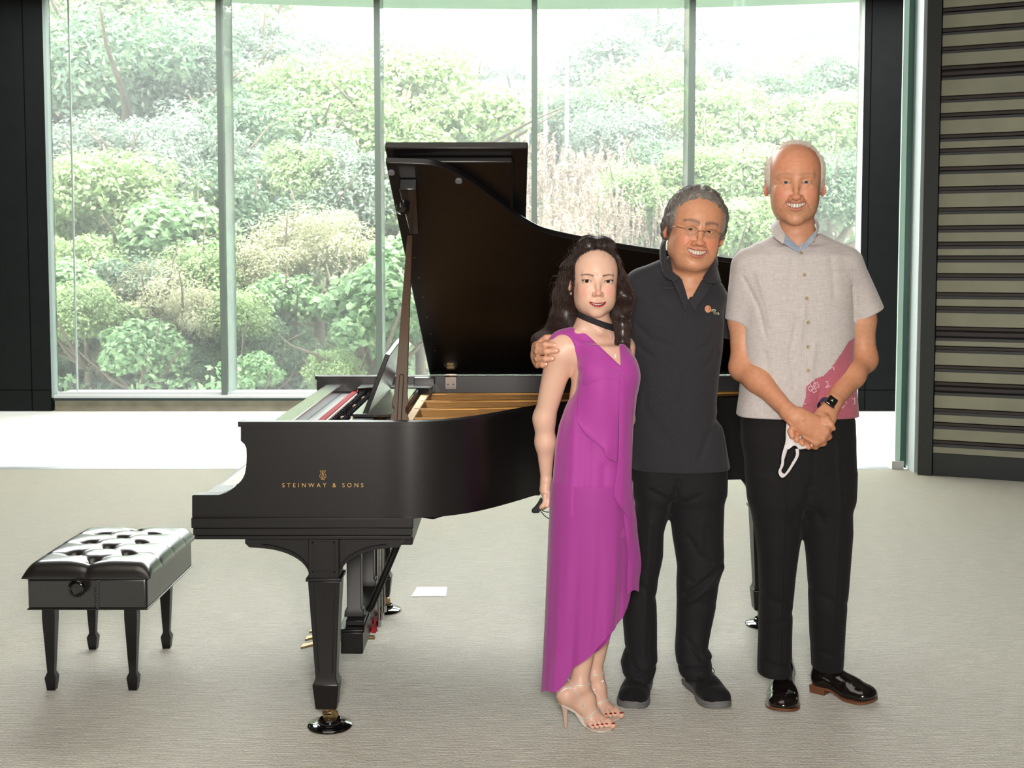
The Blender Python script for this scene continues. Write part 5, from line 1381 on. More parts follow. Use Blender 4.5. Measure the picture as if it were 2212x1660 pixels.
    wr = wrinkles([([(1600, 600), (1628, 660), (1640, 720)], .0035, .006), ([(1625, 590), (1642, 650), (1650, 700)], -.003, .008), ([(1705, 690), (1690, 760), (1700, 830)], .003, .010), ([(1740, 740), (1732, 800), (1728, 860)], -.003, .012),
                   ([(1752, 840), (1742, 880)], .003, .007), ([(1640, 760), (1655, 830), (1650, 880)], .003, .010), ([(1830, 620), (1838, 690)], .003, .006), ([(1700, 560), (1690, 640)], .002, .012), ([(1780, 560), (1786, 640)], .002, .012), ([(1720, 660), (1712, 720)], -.003, .010)], Y0)
    Sh.loft(rowsP([(533, 1640, 1795, .080), (552, 1610, 1838, .098), (600, 1597, 1847, .112), (680, 1600, 1842, .122), (780, 1603, 1842, .126), (850, 1598, 1848, .129), (898, 1591, 1852, .133)], Y0), .02, n=2.5, zcap=.004)
    Sh.cone(PP(1712, 528, Y0 + .01), PP(1628, 572, Y0), .060, .060, .03); Sh.cone(PP(1736, 528, Y0 + .01), PP(1818, 566, Y0), .060, .058, .03)
    a, b_ = PP(1618, 580, Y0), PP(1602, 694, 4.335); capcone(Sh, a, b_, .063, .0585, .025, cap0=False)
    a2, b2 = PP(1826, 574, Y0), PP(1870, 680, 4.335); capcone(Sh, a2, b2, .062, .0665, .025, cap0=False)
    Sh.cone(nb + V3(0, -.01, .12), nb + V3(0, -.004, -.0), .069, .072, .004, 's')
    Vp = PP(1729, 536, 4.2)
    Sh.op('s', lambda p: np.maximum(np.maximum(np.abs(p[:, 0] - Vp[0]) - (p[:, 2] - Vp[2])*.62, Vp[2] - p[:, 2]), p[:, 1] - (Y0 - .02)), Vp + V3(0, -.05, .04), .12, .004)
    Sh.disp(wr, PP(1722, 720, Y0), .42); Sh.disp(lambda p: .0012*nz(p, 30, 1), PP(1722, 720, Y0), .42)
    M_sh = cloth_mat('pale_linen', L(188, 180, 178), L(204, 198, 196), streak=330, weave=.35)
    N = M_sh.node_tree; bs = N.nodes['Principled BSDF']; old = bs.inputs['Base Color'].links[0].from_socket
    at = N.nodes.new('ShaderNodeAttribute'); at.attribute_name = 'tone'; mxn = N.nodes.new('ShaderNodeMix'); mxn.data_type = 'RGBA'; mxn.blend_type = 'MULTIPLY'; mxn.inputs[0].default_value = 1
    N.links.new(old, mxn.inputs[6]); N.links.new(at.outputs['Color'], mxn.inputs[7]); N.links.new(mxn.outputs[2], bs.inputs['Base Color'])
    edge = [(1726, 905), (1731, 880), (1738, 860), (1740, 835), (1760, 818), (1778, 812), (1800, 790), (1822, 762), (1838, 740), (1860, 730), (1870, 930), (1724, 930)]
    eg = [(P(a_, c2, 4.2).x, P(a_, c2, 4.2).z) for a_, c2 in edge]
    def stone(p):
        x, z = p[:, 0], p[:, 2]; ins = np.zeros(len(p), bool); j = len(eg)-1
        for i in range(len(eg)):
            (xi, zi), (xj, zj) = eg[i], eg[j]; c = ((zi > z) != (zj > z)) & (x < (xj-xi)*(z-zi)/(zj-zi+1e-12) + xi); ins ^= c; j = i
        ins &= p[:, 1] < Y0 + .02
        c = np.ones((len(p), 3)); c[ins] = lin(168, 92, 108) / lin(186, 180, 178); return c
    lo = V3(PP(1550, 900, 4.3)[0], 4.12, PP(1700, 935, 4.2)[2]); hi = V3(PP(1935, 500, 4.3)[0], 4.50, PP(1700, 490, 4.2)[2])
    sh, SV, _ = sdf_obj('shirt', Sh, lo, hi, .0032, M_sh, root, color=stone, relax_it=2)
    # placket, pocket, buttons
    M_c = cloth_mat('collar_linen', L(186, 180, 178), L(202, 196, 194), streak=330)
    line_on(Sh, [(1733, 555), (1739, 640), (1741, 720), (1743, 800), (1738, 850)], .0009, 'placket_seam', M_c, sh, n=8)
    line_on(Sh, [(1793, 584), (1846, 584)], .0011, 'pocket_edge', M_c, sh); line_on(Sh, [(1793, 584), (1794, 660), (1822, 668), (1845, 655), (1846, 584)], .0008, 'pocket_seam', M_c, sh)
    M_bt = mat('wooden_button', L(176, 152, 120), .4)
    for px, py in ((1731, 547), (1738, 594), (1743, 645), (1746, 697), (1746, 750), (1746, 801), (1692, 527), (1757, 522)):
        o, c, n_, u, v = disc_on(Sh if 1700 < px < 1750 else Sh, px, py, .0060 if 1700 < px < 1750 else .0045, 'button', M_bt, sh, .0028)
        for k in range(2): MB().tube([c + n_*.0024 + u*(.0016*(2*k-1)), c + n_*.0030 + u*(.0016*(2*k-1))], .0007, 8).build('button_hole', mat('hole_dark', L(60, 44, 34), .6), o)
    # red bandana-like motifs on the lower right panel
    M_mo = mat('motif_white', L(226, 208, 214), .9)
    motifs = [[(1748, 826), (1757, 822), (1763, 832), (1754, 837), (1748, 826)], [(1757, 830), (1765, 826), (1770, 835), (1761, 840), (1757, 830)], [(1745, 838), (1752, 834), (1757, 842), (1750, 846), (1745, 838)], [(1753, 842), (1760, 838), (1764, 846), (1757, 849), (1753, 842)],
              [(1782, 826), (1788, 824), (1789, 832), (1783, 838)], [(1786, 838), (1793, 834)], [(1794, 796), (1800, 793), (1802, 800)], [(1812, 868), (1816, 864)], [(1818, 874), (1822, 870)], [(1812, 880), (1820, 882), (1824, 876)], [(1826, 866), (1829, 872)], [(1841, 862), (1846, 860), (1847, 872), (1842, 874)], [(1736, 874), (1741, 872)]]
    for q in motifs: line_on(Sh, q, .0011, 'printed_motif', M_mo, sh, n=3)
    # collar: stand and two button-down leaves
    ctop = [(1683, 474, 4.30), (1688, 492, 4.262), (1697, 506, 4.245), (1712, 520, 4.236), (1729, 534, 4.232)]
    cbot = [(1664, 492, 4.30), (1672, 512, 4.235), (1692, 528, 4.205), (1702, 522, 4.208), (1729, 535, 4.218)]
    cm = [((a_[0]+b_[0])/2 - 3, (a_[1]+b_[1])/2 - 3, min(a_[2], b_[2]) - .004) for a_, b_ in zip(ctop, cbot)]
    def flap(top, bot, nm):
        top = [PP(*q) for q in top]; bot = [PP(*q) for q in bot]; mid_ = [(a_ + b_)/2 + V3(0, -.004, .003) for a_, b_ in zip(top, bot)]
        return sheet(nm, [top, mid_, bot], M_c, sh, .0022, 2)
    M_ci = cloth_mat('collar_lining', L(142, 156, 176), L(164, 176, 192), streak=160)
    flap([(1688, 470, 4.33), (1684, 480, 4.278), (1690, 496, 4.25), (1697, 505, 4.238)], [(1672, 478, 4.37), (1664, 493, 4.30), (1673, 514, 4.236), (1693, 529, 4.205)], 'collar_leaf')
    flap([(1757, 470, 4.33), (1761, 478, 4.278), (1763, 490, 4.252), (1762, 499, 4.24)], [(1764, 474, 4.37), (1770, 488, 4.30), (1765, 506, 4.240), (1756, 524, 4.207)], 'collar_leaf')
    def fl2(top, bot): 
        return sheet('collar_stand', [[PP(*q) for q in top], [PP(*q) for q in bot]], M_ci, sh, .0018, 1)
    fl2([(1697, 503, 4.238), (1708, 517, 4.232), (1719, 527, 4.226), (1729, 535, 4.216)], [(1692, 526, 4.214), (1704, 534, 4.212), (1716, 540, 4.208), (1729, 547, 4.205)])
    fl2([(1762, 498, 4.238), (1752, 508, 4.232), (1742, 520, 4.226), (1731, 535, 4.216)], [(1757, 522, 4.214), (1749, 530, 4.212), (1740, 538, 4.208), (1731, 547, 4.205)])
    bk = [(1692, 470, 4.33), (1700, 466, 4.40), (1722, 464, 4.425), (1745, 466, 4.40), (1755, 470, 4.33)]; bk2 = [(1672, 482, 4.36), (1685, 490, 4.435), (1722, 492, 4.46), (1750, 490, 4.435), (1766, 480, 4.36)]
    sheet('collar_back', [[PP(*q) for q in bk], [PP(*q) for q in bk2]], M_c, sh, .002, 2)
    # trousers
    Tr = Field(); ycr = 1105
    Tr.loft(rowsP([(890, 1600, 1846, .112), (950, 1600, 1849, .118), (1010, 1609, 1849, .118), (1060, 1617, 1846, .112), (1092, 1622, 1843, .104)], Y0), .02, n=2.4, zcap=.03)
    Lr = rowsP([(1030, 1622, 1742, .100), (1110, 1624, 1736, .100), (1150, 1631, 1729, .094), (1200, 1637, 1723, .088), (1250, 1640, 1717, .084), (1310, 1640, 1711, .080), (1370, 1639, 1709, .079), (1430, 1637, 1709, .080, -.01), (1456, 1637, 1709, .082, -.015)], Y0)
    Rr = rowsP([(1030, 1732, 1838, .098), (1110, 1734, 1841, .098), (1150, 1738, 1842, .094), (1200, 1742, 1838, .088), (1250, 1745, 1834, .084), (1310, 1748, 1829, .080), (1370, 1750, 1825, .079, .02), (1420, 1753, 1821, .080, .04), (1442, 1754, 1819, .082, .05)], Y0)
    Tr.loft(Lr, .035, n=2.1, zcap=.004); Tr.loft(Rr, .035, n=2.1, zcap=.004)
    tw = wrinkles([([(1676, 930), (1680, 1100), (1676, 1250), (1672, 1440)], -.0035, .006), ([(1792, 950), (1800, 1100), (1792, 1250), (1786, 1430)], -.0035, .006), ([(1730, 1040), (1736, 1110)], .006, .012), ([(1700, 1120), (1728, 1060)], .004, .012), ([(1765, 1120), (1742, 1060)], .004, .012), ([(1742, 920), (1738, 1040)], .003, .006),
                   ([(1640, 1280), (1700, 1300)], .004, .014), ([(1650, 1340), (1710, 1320)], .003, .012), ([(1750, 1270), (1820, 1300)], .004, .014), ([(1648, 1420), (1705, 1432)], .004, .010), ([(1756, 1400), (1815, 1412)], .004, .010), ([(1600, 1000), (1640, 960)], .002, .02)], Y0)
    Tr.disp(tw, PP(1722, 1180, Y0), .75); Tr.disp(lambda p: .002*nz(p, 16, 5), PP(1722, 1180, Y0), .75)
    M_tr = cloth_mat('black_wool', L(20, 20, 21), L(32, 31, 32), 1200, .85, .25, sheen=.04)
    lo = V3(PP(1570, 900, 4.3)[0], 4.14, .04); hi = V3(PP(1880, 900, 4.3)[0], 4.50, PP(1700, 882, 4.3)[2])
    sdf_obj('trousers', Tr, lo, hi, .0045, M_tr, root, relax_it=2)
    a = F(1690, 1545); b_ = F(1690, 1478); shoe(root, (b_.x + .0, b_.y + .015), (a.x + .004, a.y), .112, 'dress')
    hq, tq = F(1757, 1497), F(1893, 1522); s_, SF, SR, ST, SL = shoe(root, (hq.x + .01, hq.y + .035), (tq.x, tq.y), .112, 'dress')
    # smartwatch on the wrist
    wc = PP(1795, 868, 4.118); ax_ = wR - eR; ax_ /= np.linalg.norm(ax_); up = V3(-.15, -.95, .15); up -= ax_*(up @ ax_); up /= np.linalg.norm(up); sd = np.cross(ax_, up)
    mid_ = hit(B, 1795, 869)
    def wbox(nm, hw, hh, z0, z1, m, par, bev):
        r_ = lambda z: [mid_ + sd*a_*hw + ax_*b2_*hh + up*z for a_, b2_ in ((-1, -1), (1, -1), (1, 1), (-1, 1))]
        return MB().rings([r_(z0), r_(z1)]).build(nm, m, par, bevel=bev, seg=4)
    strap = MB(); cw = mid_ - up*.0275; R_ = []
    for t in np.linspace(0, 2*PI, 40, endpoint=False): R_.append([cw + (up*math.cos(t) + sd*math.sin(t))*rr + ax_*h_ for rr, h_ in ((.0285, -.011), (.0305, -.011), (.0305, .011), (.0285, .011))])
    strap.rings(R_ + [R_[0]], cap=False); st_ = strap.build('watch', mat('navy_strap', L(38, 50, 84), .6), body, smooth=True, angle=40); st_['label'] = 'black square smartwatch on a navy strap'
    wbox('watch_case', .0175, .0205, -.002, .0085, mat('case_black', L(14, 14, 15), .15, coat=.6), st_, .005)
    dial = wbox('watch_face', .0148, .0178, .0083, .0091, mat('screen_dark', L(30, 24, 20), .08, coat=1), st_, .002)
    for k, (a_, b2_, c2, d2, col) in enumerate(((0, .003, 0, -.006, (230, 235, 235)), (0, 0, .005, .002, (230, 235, 235)), (-.001, .0, -.004, .003, (90, 210, 160)))):
        MB().tube([mid_ + up*.0094 + sd*a_ + ax_*b2_, mid_ + up*.0094 + sd*c2 + ax_*d2], .0006, 6).build('watch_hand', mat('watch_glow', L(*col), .5, emit=(L(*col), .6)), dial)
    # wedding ring
    rc = c_(1757, 957, -.004)
    # white mask hanging from the hands: a held thing, top-level
    M_mk = mat('white_mask_cloth', L(226, 222, 224), .9, bump=(160, .3, .001), sheen=.3)
    mk = empty('face_mask', tuple(c_(1720, 985)), 'white cloth face mask with ear loops, dangling from the tall man\'s clasped hands', 'face mask')
    rows_ = [[(1699, 912, .02), (1704, 912, .012), (1712, 914, .012), (1722, 920, .02)], [(1697, 936, .012), (1706, 940, .0), (1720, 950, .004), (1736, 956, .012)], [(1697, 950, .008), (1708, 955, -.006), (1722, 962, -.006), (1745, 968, .004)], [(1694, 968, .004), (1703, 972, -.008), (1716, 962, -.010), (1726, 972, -.004)]]
    sheet('mask_body', [[c_(*q) for q in r_] for r_ in rows_], M_mk, mk, .0016, 3)
    sheet('mask_body', [[c_(1724, 956, .0), c_(1742, 962, .008), c_(1766, 958, .012)], [c_(1727, 973, .0), c_(1742, 967, .006), c_(1767, 962, .012)]], M_mk, mk, .0016, 2)
    def loop(pts, wd):
        cc = catmull([tuple(c_(*q)) for q in pts], 6); rr = []
        for i, p in enumerate(cc):
            t = (cc[min(i+1, len(cc)-1)] - cc[max(i-1, 0)]).normalized(); s2 = t.cross(Vector((.25, -1, 0))).normalized(); w_ = wd[0] + (wd[1]-wd[0])*math.sin(PI*i/(len(cc)-1))
            rr.append([np3(p - s2*w_), np3(p), np3(p + s2*w_)])
        return sheet('ear_loop', rr, M_mk, mk, .0012, 1)
    loop([(1699, 962, .0), (1692, 985, -.006), (1690, 1005, -.01), (1684, 1020, -.012), (1690, 1030, -.012), (1700, 1022, -.010), (1712, 1004, -.008), (1722, 985, -.006), (1722, 970, -.004)], (.0065, .0040))
    loop([(1700, 968, .006), (1690, 1000, .0), (1686, 1018, -.004), (1694, 1026, -.006), (1704, 1018, -.004), (1714, 998, .0)], (.004, .003))
    r2 = MB(); nvec = np.array([.75, .1, .65]); nvec /= np.linalg.norm(nvec); uu = np.cross(nvec, [0, 1, 0]); uu /= np.linalg.norm(uu); vv = np.cross(nvec, uu); cc = c_(1752, 951, .008)
    r2.tube([cc + (uu*math.cos(t) + vv*math.sin(t))*.0128 for t in np.linspace(0, 2*PI, 25)], .0012, 8).build('ring', M_brass, body, smooth=True)
    return root
tall_man()
# ================================================================ MAN IN GLASSES, dark polo shirt
def glasses_man():
    Y0 = 4.37
    root = empty('person', (.57, 4.36, 0), 'smiling grey-haired man in rimless glasses and charcoal polo shirt, between the other two', 'person')
    S = 1.16; R = rotm(4, 8, 3); T = PP(1513, 498, 4.22) + R @ np.array([0, .085*S, 0])
    g = dict(fw=1.05, jw=1.24, ex=.0275, mz=-.066, mw=.0315, mo=.0064, cz=-.117, nz=-.036, nw=1.22, b=10, smile=1.9, eo=.0024, etilt=6, brow=.9, flush=.55, earc=9, ca=1.4,
             creases=[([(.021, -.036), (.033, -.050), (.040, -.066)], .0024, .003), ([(.014, -.013), (.027, -.017), (.040, -.009)], .0014, .0018), ([(.046, .003), (.060, .009)], .0011, .0016), ([(.046, -.003), (.060, -.010)], .0011, .0016), ([(.044, -.008), (.056, -.018)], .0008, .0015),
                      ([(.005, .012), (.006, .024)], .0010, .0014), ([(.026, -.082), (.012, -.092), (0, -.093)], .0009, .003), ([(.042, -.055), (.050, -.080)], .0009, .003)])
    B = Field(); head(B, R, T, S, g)
    nb = PP(1488, 622, 4.36); nt = R @ (np.array([0, .022, -.072])*S) + T
    B.cone(nt, nb, .064, .070, .03); B.cone(nb, PP(1470, 700, 4.37), .072, .09, .04); B.ell(R @ (np.array([0, -.035, -.100])*S) + T, (.052, .045, .028), .03)
    B.loft(rowsP([(640, 1385, 1535, .085), (720, 1375, 1535, .10), (850, 1380, 1530, .105), (980, 1378, 1545, .11)], Y0), .05)
    # right arm round the lady's back, hand on her shoulder
    s0, e0, w0 = PP(1388, 622, Y0), PP(1300, 745, 4.40), PP(1176, 778, 4.235)
    B.cone(s0, e0, .050, .042, .03); B.cone(e0, e0*.4 + w0*.6, .042, .036, .02); B.cone(e0*.4 + w0*.6, w0, .036, .026, .02)
    h = lambda px, py, Y: PP(px, py, Y)
    B.cone(w0, h(1157, 768, 4.12), .026, .026, .02, flat=(1, 0, 0), fs=.65); B.cone(h(1159, 752, 4.10), h(1161, 782, 4.10), .024, .022, .015, flat=(1, .5, 0), fs=.6)
    fing = [([(1158, 748, 4.085), (1163, 747, 4.055), (1178, 745, 4.028), (1199, 746, 4.022)], .0100), ([(1157, 759, 4.085), (1162, 760, 4.050), (1180, 760, 4.014), (1203, 758, 4.008)], .0104),
            ([(1157, 773, 4.085), (1162, 776, 4.050), (1178, 776, 4.016), (1194, 775, 4.010)], .0098), ([(1159, 786, 4.085), (1163, 789, 4.055), (1172, 789, 4.030), (1179, 787, 4.025)], .0088)]
    for pts, r_ in fing: B.chain([h(*q) for q in pts], [r_*1.05, r_*1.05, r_, r_*.86], .006)
    B.chain([h(1162, 752, 4.11), h(1170, 738, 4.095), h(1180, 731, 4.085), h(1189, 729, 4.08)], [.015, .012, .0115, .0100], .010)
    # left arm reaching behind the tall man
    s1, e1, w1 = PP(1530, 635, 4.39), PP(1612, 735, 4.52), PP(1720, 752, 4.53)
    B.cone(s1, e1, .048, .040, .03); B.cone(e1, w1, .040, .026, .02); B.cone(w1, PP(1760, 748, 4.51), .026, .030, .02, flat=(0, 1, 0), fs=.6)
    for k in range(4): q = (1775, 738 + k*8); B.chain([PP(1760, 740 + k*6, 4.50), PP(q[0], q[1], 4.49), PP(q[0] + 16, q[1], 4.495)], [.011, .0105, .0085], .006)
    B.chain([PP(1745, 742, 4.51), PP(1756, 726, 4.50), PP(1766, 722, 4.49)], [.013, .012, .010], .008)
    base = lin(208, 150, 116); red = lin(216, 116, 92)
    def tone(p):
        c = head_tone(p, R, T, S, g, base, lin(188, 112, 100), (lin(112, 94, 82), .010, .049, .0200, .008, .0066, .85), red)
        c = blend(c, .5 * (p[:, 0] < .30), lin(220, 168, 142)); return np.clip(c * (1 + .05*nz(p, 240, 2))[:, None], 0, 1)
    M = skin_mat('skin_warm', L(214, 158, 122), .36)
    lo = V3(.02, 3.98, PP(1400, 990, 4.3)[2]); hi = V3(PP(1800, 600, 4.5)[0], 4.64, PP(1500, 395, 4.2)[2])
    body, V, Q = sdf_obj('body', B, lo, hi, HB, M, root, color=tone)
    eyes(body, R, T, S, g, L(52, 34, 26)); teeth(body, R, T, S, g)
    M_nail = mat('finger_nail', L(226, 178, 160), .25, coat=.4)
    for (x, y, Yy) in ((1198, 746, 4.0), (1201, 758, 3.99), (1192, 775, 3.99), (1178, 787, 4.0)):
        c = hit(B, x, y, 3.8, 4.3); n_ = fgrad(B, c[None])[0]; MB().lathe([(0, 0)], (0, 0, 0)) if False else None
        u = V3(1, 0, 0); u -= n_*(u @ n_); u /= np.linalg.norm(u); v = np.cross(n_, u)
        MB().rings([[c + n_*hh + (u*math.cos(a)*.0058 + v*math.sin(a)*.0048)*k for a in np.linspace(0, 2*PI, 16, endpoint=False)] for k, hh in ((1, -.0008), (1, .0004), (.8, .0009), (.01, .0011))]).build('finger_nail', M_nail, body, smooth=True)
    rc = h(1162, 776, 4.046); MB().tube([rc + V3(.3*math.cos(t), -.2*math.cos(t), math.sin(t))*.0112 + V3(-.0*math.cos(t), .9*math.cos(t), 0)*.009 for t in np.linspace(0, 2*PI, 25)], .0011, 8).build('ring', M_brass, body, smooth=True)
    # hair
    H = Field().frame(R, T, S)
    H.ell((0, .016, .038), (.0850, .098, .0910), .01)
    for s_ in (-1, 1): H.ell((s_*.072, .002, .022), (.0175, .040, .046), .02); H.ell((s_*.078, .028, -.016), (.012, .028, .026), .01)
    H.ell((-.080, .018, -.002), (.014, .026, .020), .012); H.ell((0, .08, -.02), (.062, .03, .055), .02)
    H.ell((.004, -.100, .000), (.0600, .0800, .0860), .012, 's', rot=(0, 0, 0)); H.ell((0, -.02, -.125), (.2, .2, .080), .01, 's')
    for s_ in (-1, 1): H.ell((s_*.086, .000, -.020), (.012, .019, .026), .004, 's')
    H.frame(); H.disp(lambda p: .0020*S*nz(p, 210, 5), T, .25)
    M_h = mat('grey_hair', L(84, 78, 74), .42, spec=.5, noise=(160, L(158, 150, 144), .28))
    ho, HV, _ = sdf_obj('hair', H, T - .22, T + .22, .0028, M_h, body)
    rng = np.random.default_rng(4); q = ((HV - T) @ R)/S; ok = np.where((q[:, 2] > -.045) & (q[:, 1] > -.040))[0]; roots = HV[rng.choice(ok, 4200)]
    def df(p):
        q = ((p - T) @ R)/S; a = q[:, 0]; v = np.stack([np.sign(a)*.5 + .25, .9*np.ones(len(q)), .1 - 8*np.abs(a)], 1); fr = (q[:, 1] < -.01) & (q[:, 2] > .03); v[fr] = np.stack([.35 + a[fr]*6, .7 + 0*a[fr], .9 + 0*a[fr]], 1); return v @ R.T
    M_s2 = mat('grey_hair_strand', L(146, 138, 132), .4, noise=(40, L(82, 76, 70), .2))
    strands('hair_strands', H, roots, df, M_s2, ho, 9, .0065, .0005, .003, 5, .18)
    # polo shirt
    Sh = Field()
    Sh.loft(rowsP([(622, 1398, 1548, .085), (640, 1358, 1562, .10), (700, 1352, 1563, .120), (760, 1355, 1559, .126), (820, 1360, 1551, .128), (870, 1362, 1546, .130), (905, 1362, 1549, .130), (935, 1361, 1560, .130), (965, 1361, 1567, .131), (1010, 1362, 1576, .134)], Y0), .02, n=2.5, zcap=.004)
    Sh.cone(PP(1452, 588, Y0 + .01), PP(1390, 618, Y0), .058, .062, .03); Sh.cone(PP(1496, 610, Y0 + .01), PP(1534, 640, Y0), .052, .052, .03)
    a, b_ = s0 + V3(0, 0, -.005), s0*.45 + e0*.55; capcone(Sh, a, b_, .064, .062, .025, cap0=False)
    a2, b2 = s1, s1*.28 + e1*.72; capcone(Sh, a2, b2, .054, .056, .02, cap0=False)
    Sh.cone(nb + V3(0, .012, .005), nb + V3(0, .02, .055), .088, .074, .02)
    Sh.cone(nb + V3(0, -.012, .14), nb + V3(0, -.014, .035), .066, .066, .004, 's')
    Vb = PP(1488, 653, 4.24)
    Sh.op('s', lambda p: np.maximum(np.maximum(np.abs(p[:, 0] - Vb[0] - (p[:, 2]-Vb[2])*.05) - (p[:, 2] - Vb[2])*.34, Vb[2] - p[:, 2]), p[:, 1] - (Y0 - .02)), Vb + V3(0, -.05, .06), .14, .003)
    wr = wrinkles([([(1400, 640), (1440, 680), (1470, 700)], .0028, .008), ([(1372, 700), (1400, 730), (1440, 742)], .003, .009), ([(1368, 740), (1400, 765)], .003, .008), ([(1545, 700), (1520, 740), (1500, 750)], .0025, .01), ([(1540, 760), (1510, 790)], .003, .010),
                   ([(1548, 900), (1520, 930), (1500, 980)], .004, .012), ([(1556, 920), (1560, 1000)], -.004, .010), ([(1400, 900), (1440, 950)], .003, .018), ([(1470, 800), (1460, 880), (1465, 950)], .002, .014), ([(1380, 800), (1390, 880)], .0025, .012)], Y0)
    Sh.disp(wr, PP(1460, 800, Y0), .6); Sh.disp(lambda p: .0012*nz(p, 28, 4), PP(1460, 800, Y0), .7)
    M_p = cloth_mat('charcoal_pique', L(38, 38, 43), L(56, 55, 60), 1500, .88, .5, sheen=.12)
    lo = V3(PP(1270, 900, 4.45)[0], 4.20, PP(1450, 1048, 4.24)[2]); hi = V3(PP(1605, 600, 4.5)[0], 4.64, PP(1450, 560, 4.4)[2] + .03)
    sh, SV, _ = sdf_obj('polo_shirt', Sh, lo, hi, .0034, M_p, root, relax_it=2)
    def fl(rows, nm, th=.003): return sheet(nm, [[PP(*q) for q in r_] for r_ in rows], M_p, sh, th)
    fl([[(1443, 512, 4.40), (1438, 530, 4.345), (1441, 560, 4.300), (1452, 585, 4.272), (1472, 600, 4.255)], [(1434, 515, 4.415), (1428, 532, 4.350), (1430, 566, 4.290), (1441, 594, 4.250), (1462, 606, 4.238)], [(1430, 520, 4.43), (1425, 545, 4.355), (1428, 574, 4.290), (1440, 603, 4.248), (1470, 606, 4.234)]], 'collar_leaf')
    fl([[(1543, 560, 4.36), (1534, 575, 4.315), (1524, 590, 4.285), (1517, 602, 4.268)], [(1549, 574, 4.355), (1545, 590, 4.300), (1538, 602, 4.262), (1524, 608, 4.250)], [(1551, 585, 4.36), (1556, 602, 4.300), (1557, 613, 4.262), (1530, 612, 4.240)]], 'collar_leaf')
    fl([[(1443, 512, 4.40), (1452, 505, 4.47), (1495, 512, 4.49), (1535, 530, 4.45), (1543, 560, 4.36)], [(1432, 520, 4.42), (1442, 516, 4.50), (1495, 526, 4.525), (1545, 545, 4.47), (1552, 580, 4.36)]], 'collar_back')
    fl([[(1472, 600, 4.255), (1478, 618, 4.246), (1484, 638, 4.240), (1488, 654, 4.236)], [(1452, 608, 4.244), (1462, 630, 4.233), (1471, 652, 4.229), (1479, 676, 4.226)]], 'placket', .002)
    fl([[(1517, 602, 4.268), (1506, 622, 4.252), (1496, 640, 4.242), (1489, 654, 4.236)], [(1541, 612, 4.262), (1526, 636, 4.240), (1511, 655, 4.230), (1500, 676, 4.226)]], 'placket', .002)
    line_on(Sh, [(1488, 655), (1483, 682)], .0010, 'placket_seam', M_p, sh, off=.0); line_on(Sh, [(1482, 683), (1506, 682)], .0010, 'placket_seam', M_p, sh, off=.0); line_on(Sh, [(1484, 692), (1506, 691)], .0008, 'placket_seam', M_p, sh, off=.0)
    line_on(Sh, [(1365, 1006), (1420, 1010), (1480, 1012), (1540, 1006), (1572, 998)], .0008, 'hem_seam', M_p, sh, off=.0)
    M_b = mat('button_dark', L(58, 58, 62), .25, coat=.5)
    for px, py in ((1462, 605), (1475, 646)): disc_on(Sh, px, py, .0055, 'button', M_b, sh, .005)
    # badge: round orange sticker and a small pale-and-green reptile patch
    o, c, n_, u, v = disc_on(Sh, 1529, 668, .0125, 'round_sticker', mat('sticker_orange', L(206, 110, 74), .5, noise=(300, L(226, 190, 150), .1)), sh, .0018)
    for k, col in enumerate(((222, 70, 40), (240, 170, 70), (110, 150, 170))): MB().tube([c + n_*.0016 + u*(-.006 + .005*k) + v*(-.005 + .004*k), c + n_*.0016 + u*(-.004 + .005*k) + v*(.004 - .003*(k == 2))], .0017, 6).build('sticker_mark', mat('sticker_mark_%d' % k, L(*col), .6), o)
    def patch(pts, r_, m, par_, off): 
        cc = [hit(Sh, *q, off=off) for q in catmull([(a_, b2_, 0) for a_, b2_ in pts], 3) for q in [(q[0], q[1])]]; return MB().tube(cc, r_, 8).build('reptile_patch', m, par_, smooth=True)
    pw = patch([(1537, 673), (1540, 670), (1545, 671), (1541, 675), (1546, 678), (1551, 677), (1552, 680)], .0028, mat('patch_edge', L(214, 208, 190), .8), sh, .0)
    patch([(1538, 673), (1541, 670.8), (1544, 671.5), (1541, 675.5), (1546, 678), (1550, 677.5)], .0016, mat('patch_green', L(72, 104, 74), .8), pw, .0022)
    # trousers
    Tr = Field()
    Tr.loft(rowsP([(1005, 1370, 1563, .110), (1040, 1370, 1565, .112), (1075, 1372, 1565, .106)], Y0), .02, n=2.4, zcap=.03)
    Tr.loft(rowsP([(1010, 1370, 1458, .104), (1095, 1372, 1446, .098), (1150, 1370, 1433, .090), (1200, 1362, 1431, .085), (1245, 1354, 1421, .082), (1285, 1349, 1417, .080), (1340, 1346, 1418, .078), (1400, 1350, 1418, .078, -.01), (1432, 1340, 1420, .084, -.03), (1455, 1345, 1414, .080, -.04), (1470, 1356, 1408, .070, -.05)], Y0), .03, n=2.1, zcap=.005)
    Tr.loft(rowsP([(1010, 1442, 1565, .104), (1095, 1447, 1564, .098), (1160, 1453, 1562, .090), (1200, 1460, 1563, .086), (1225, 1464, 1562, .084), (1260, 1462, 1552, .082), (1310, 1462, 1546, .080), (1360, 1461, 1535, .078), (1400, 1459, 1528, .080, -.01), (1415, 1460, 1538, .084, -.02), (1435, 1463, 1539, .084, -.03), (1458, 1470, 1535, .076, -.04)], Y0), .03, n=2.1, zcap=.005)
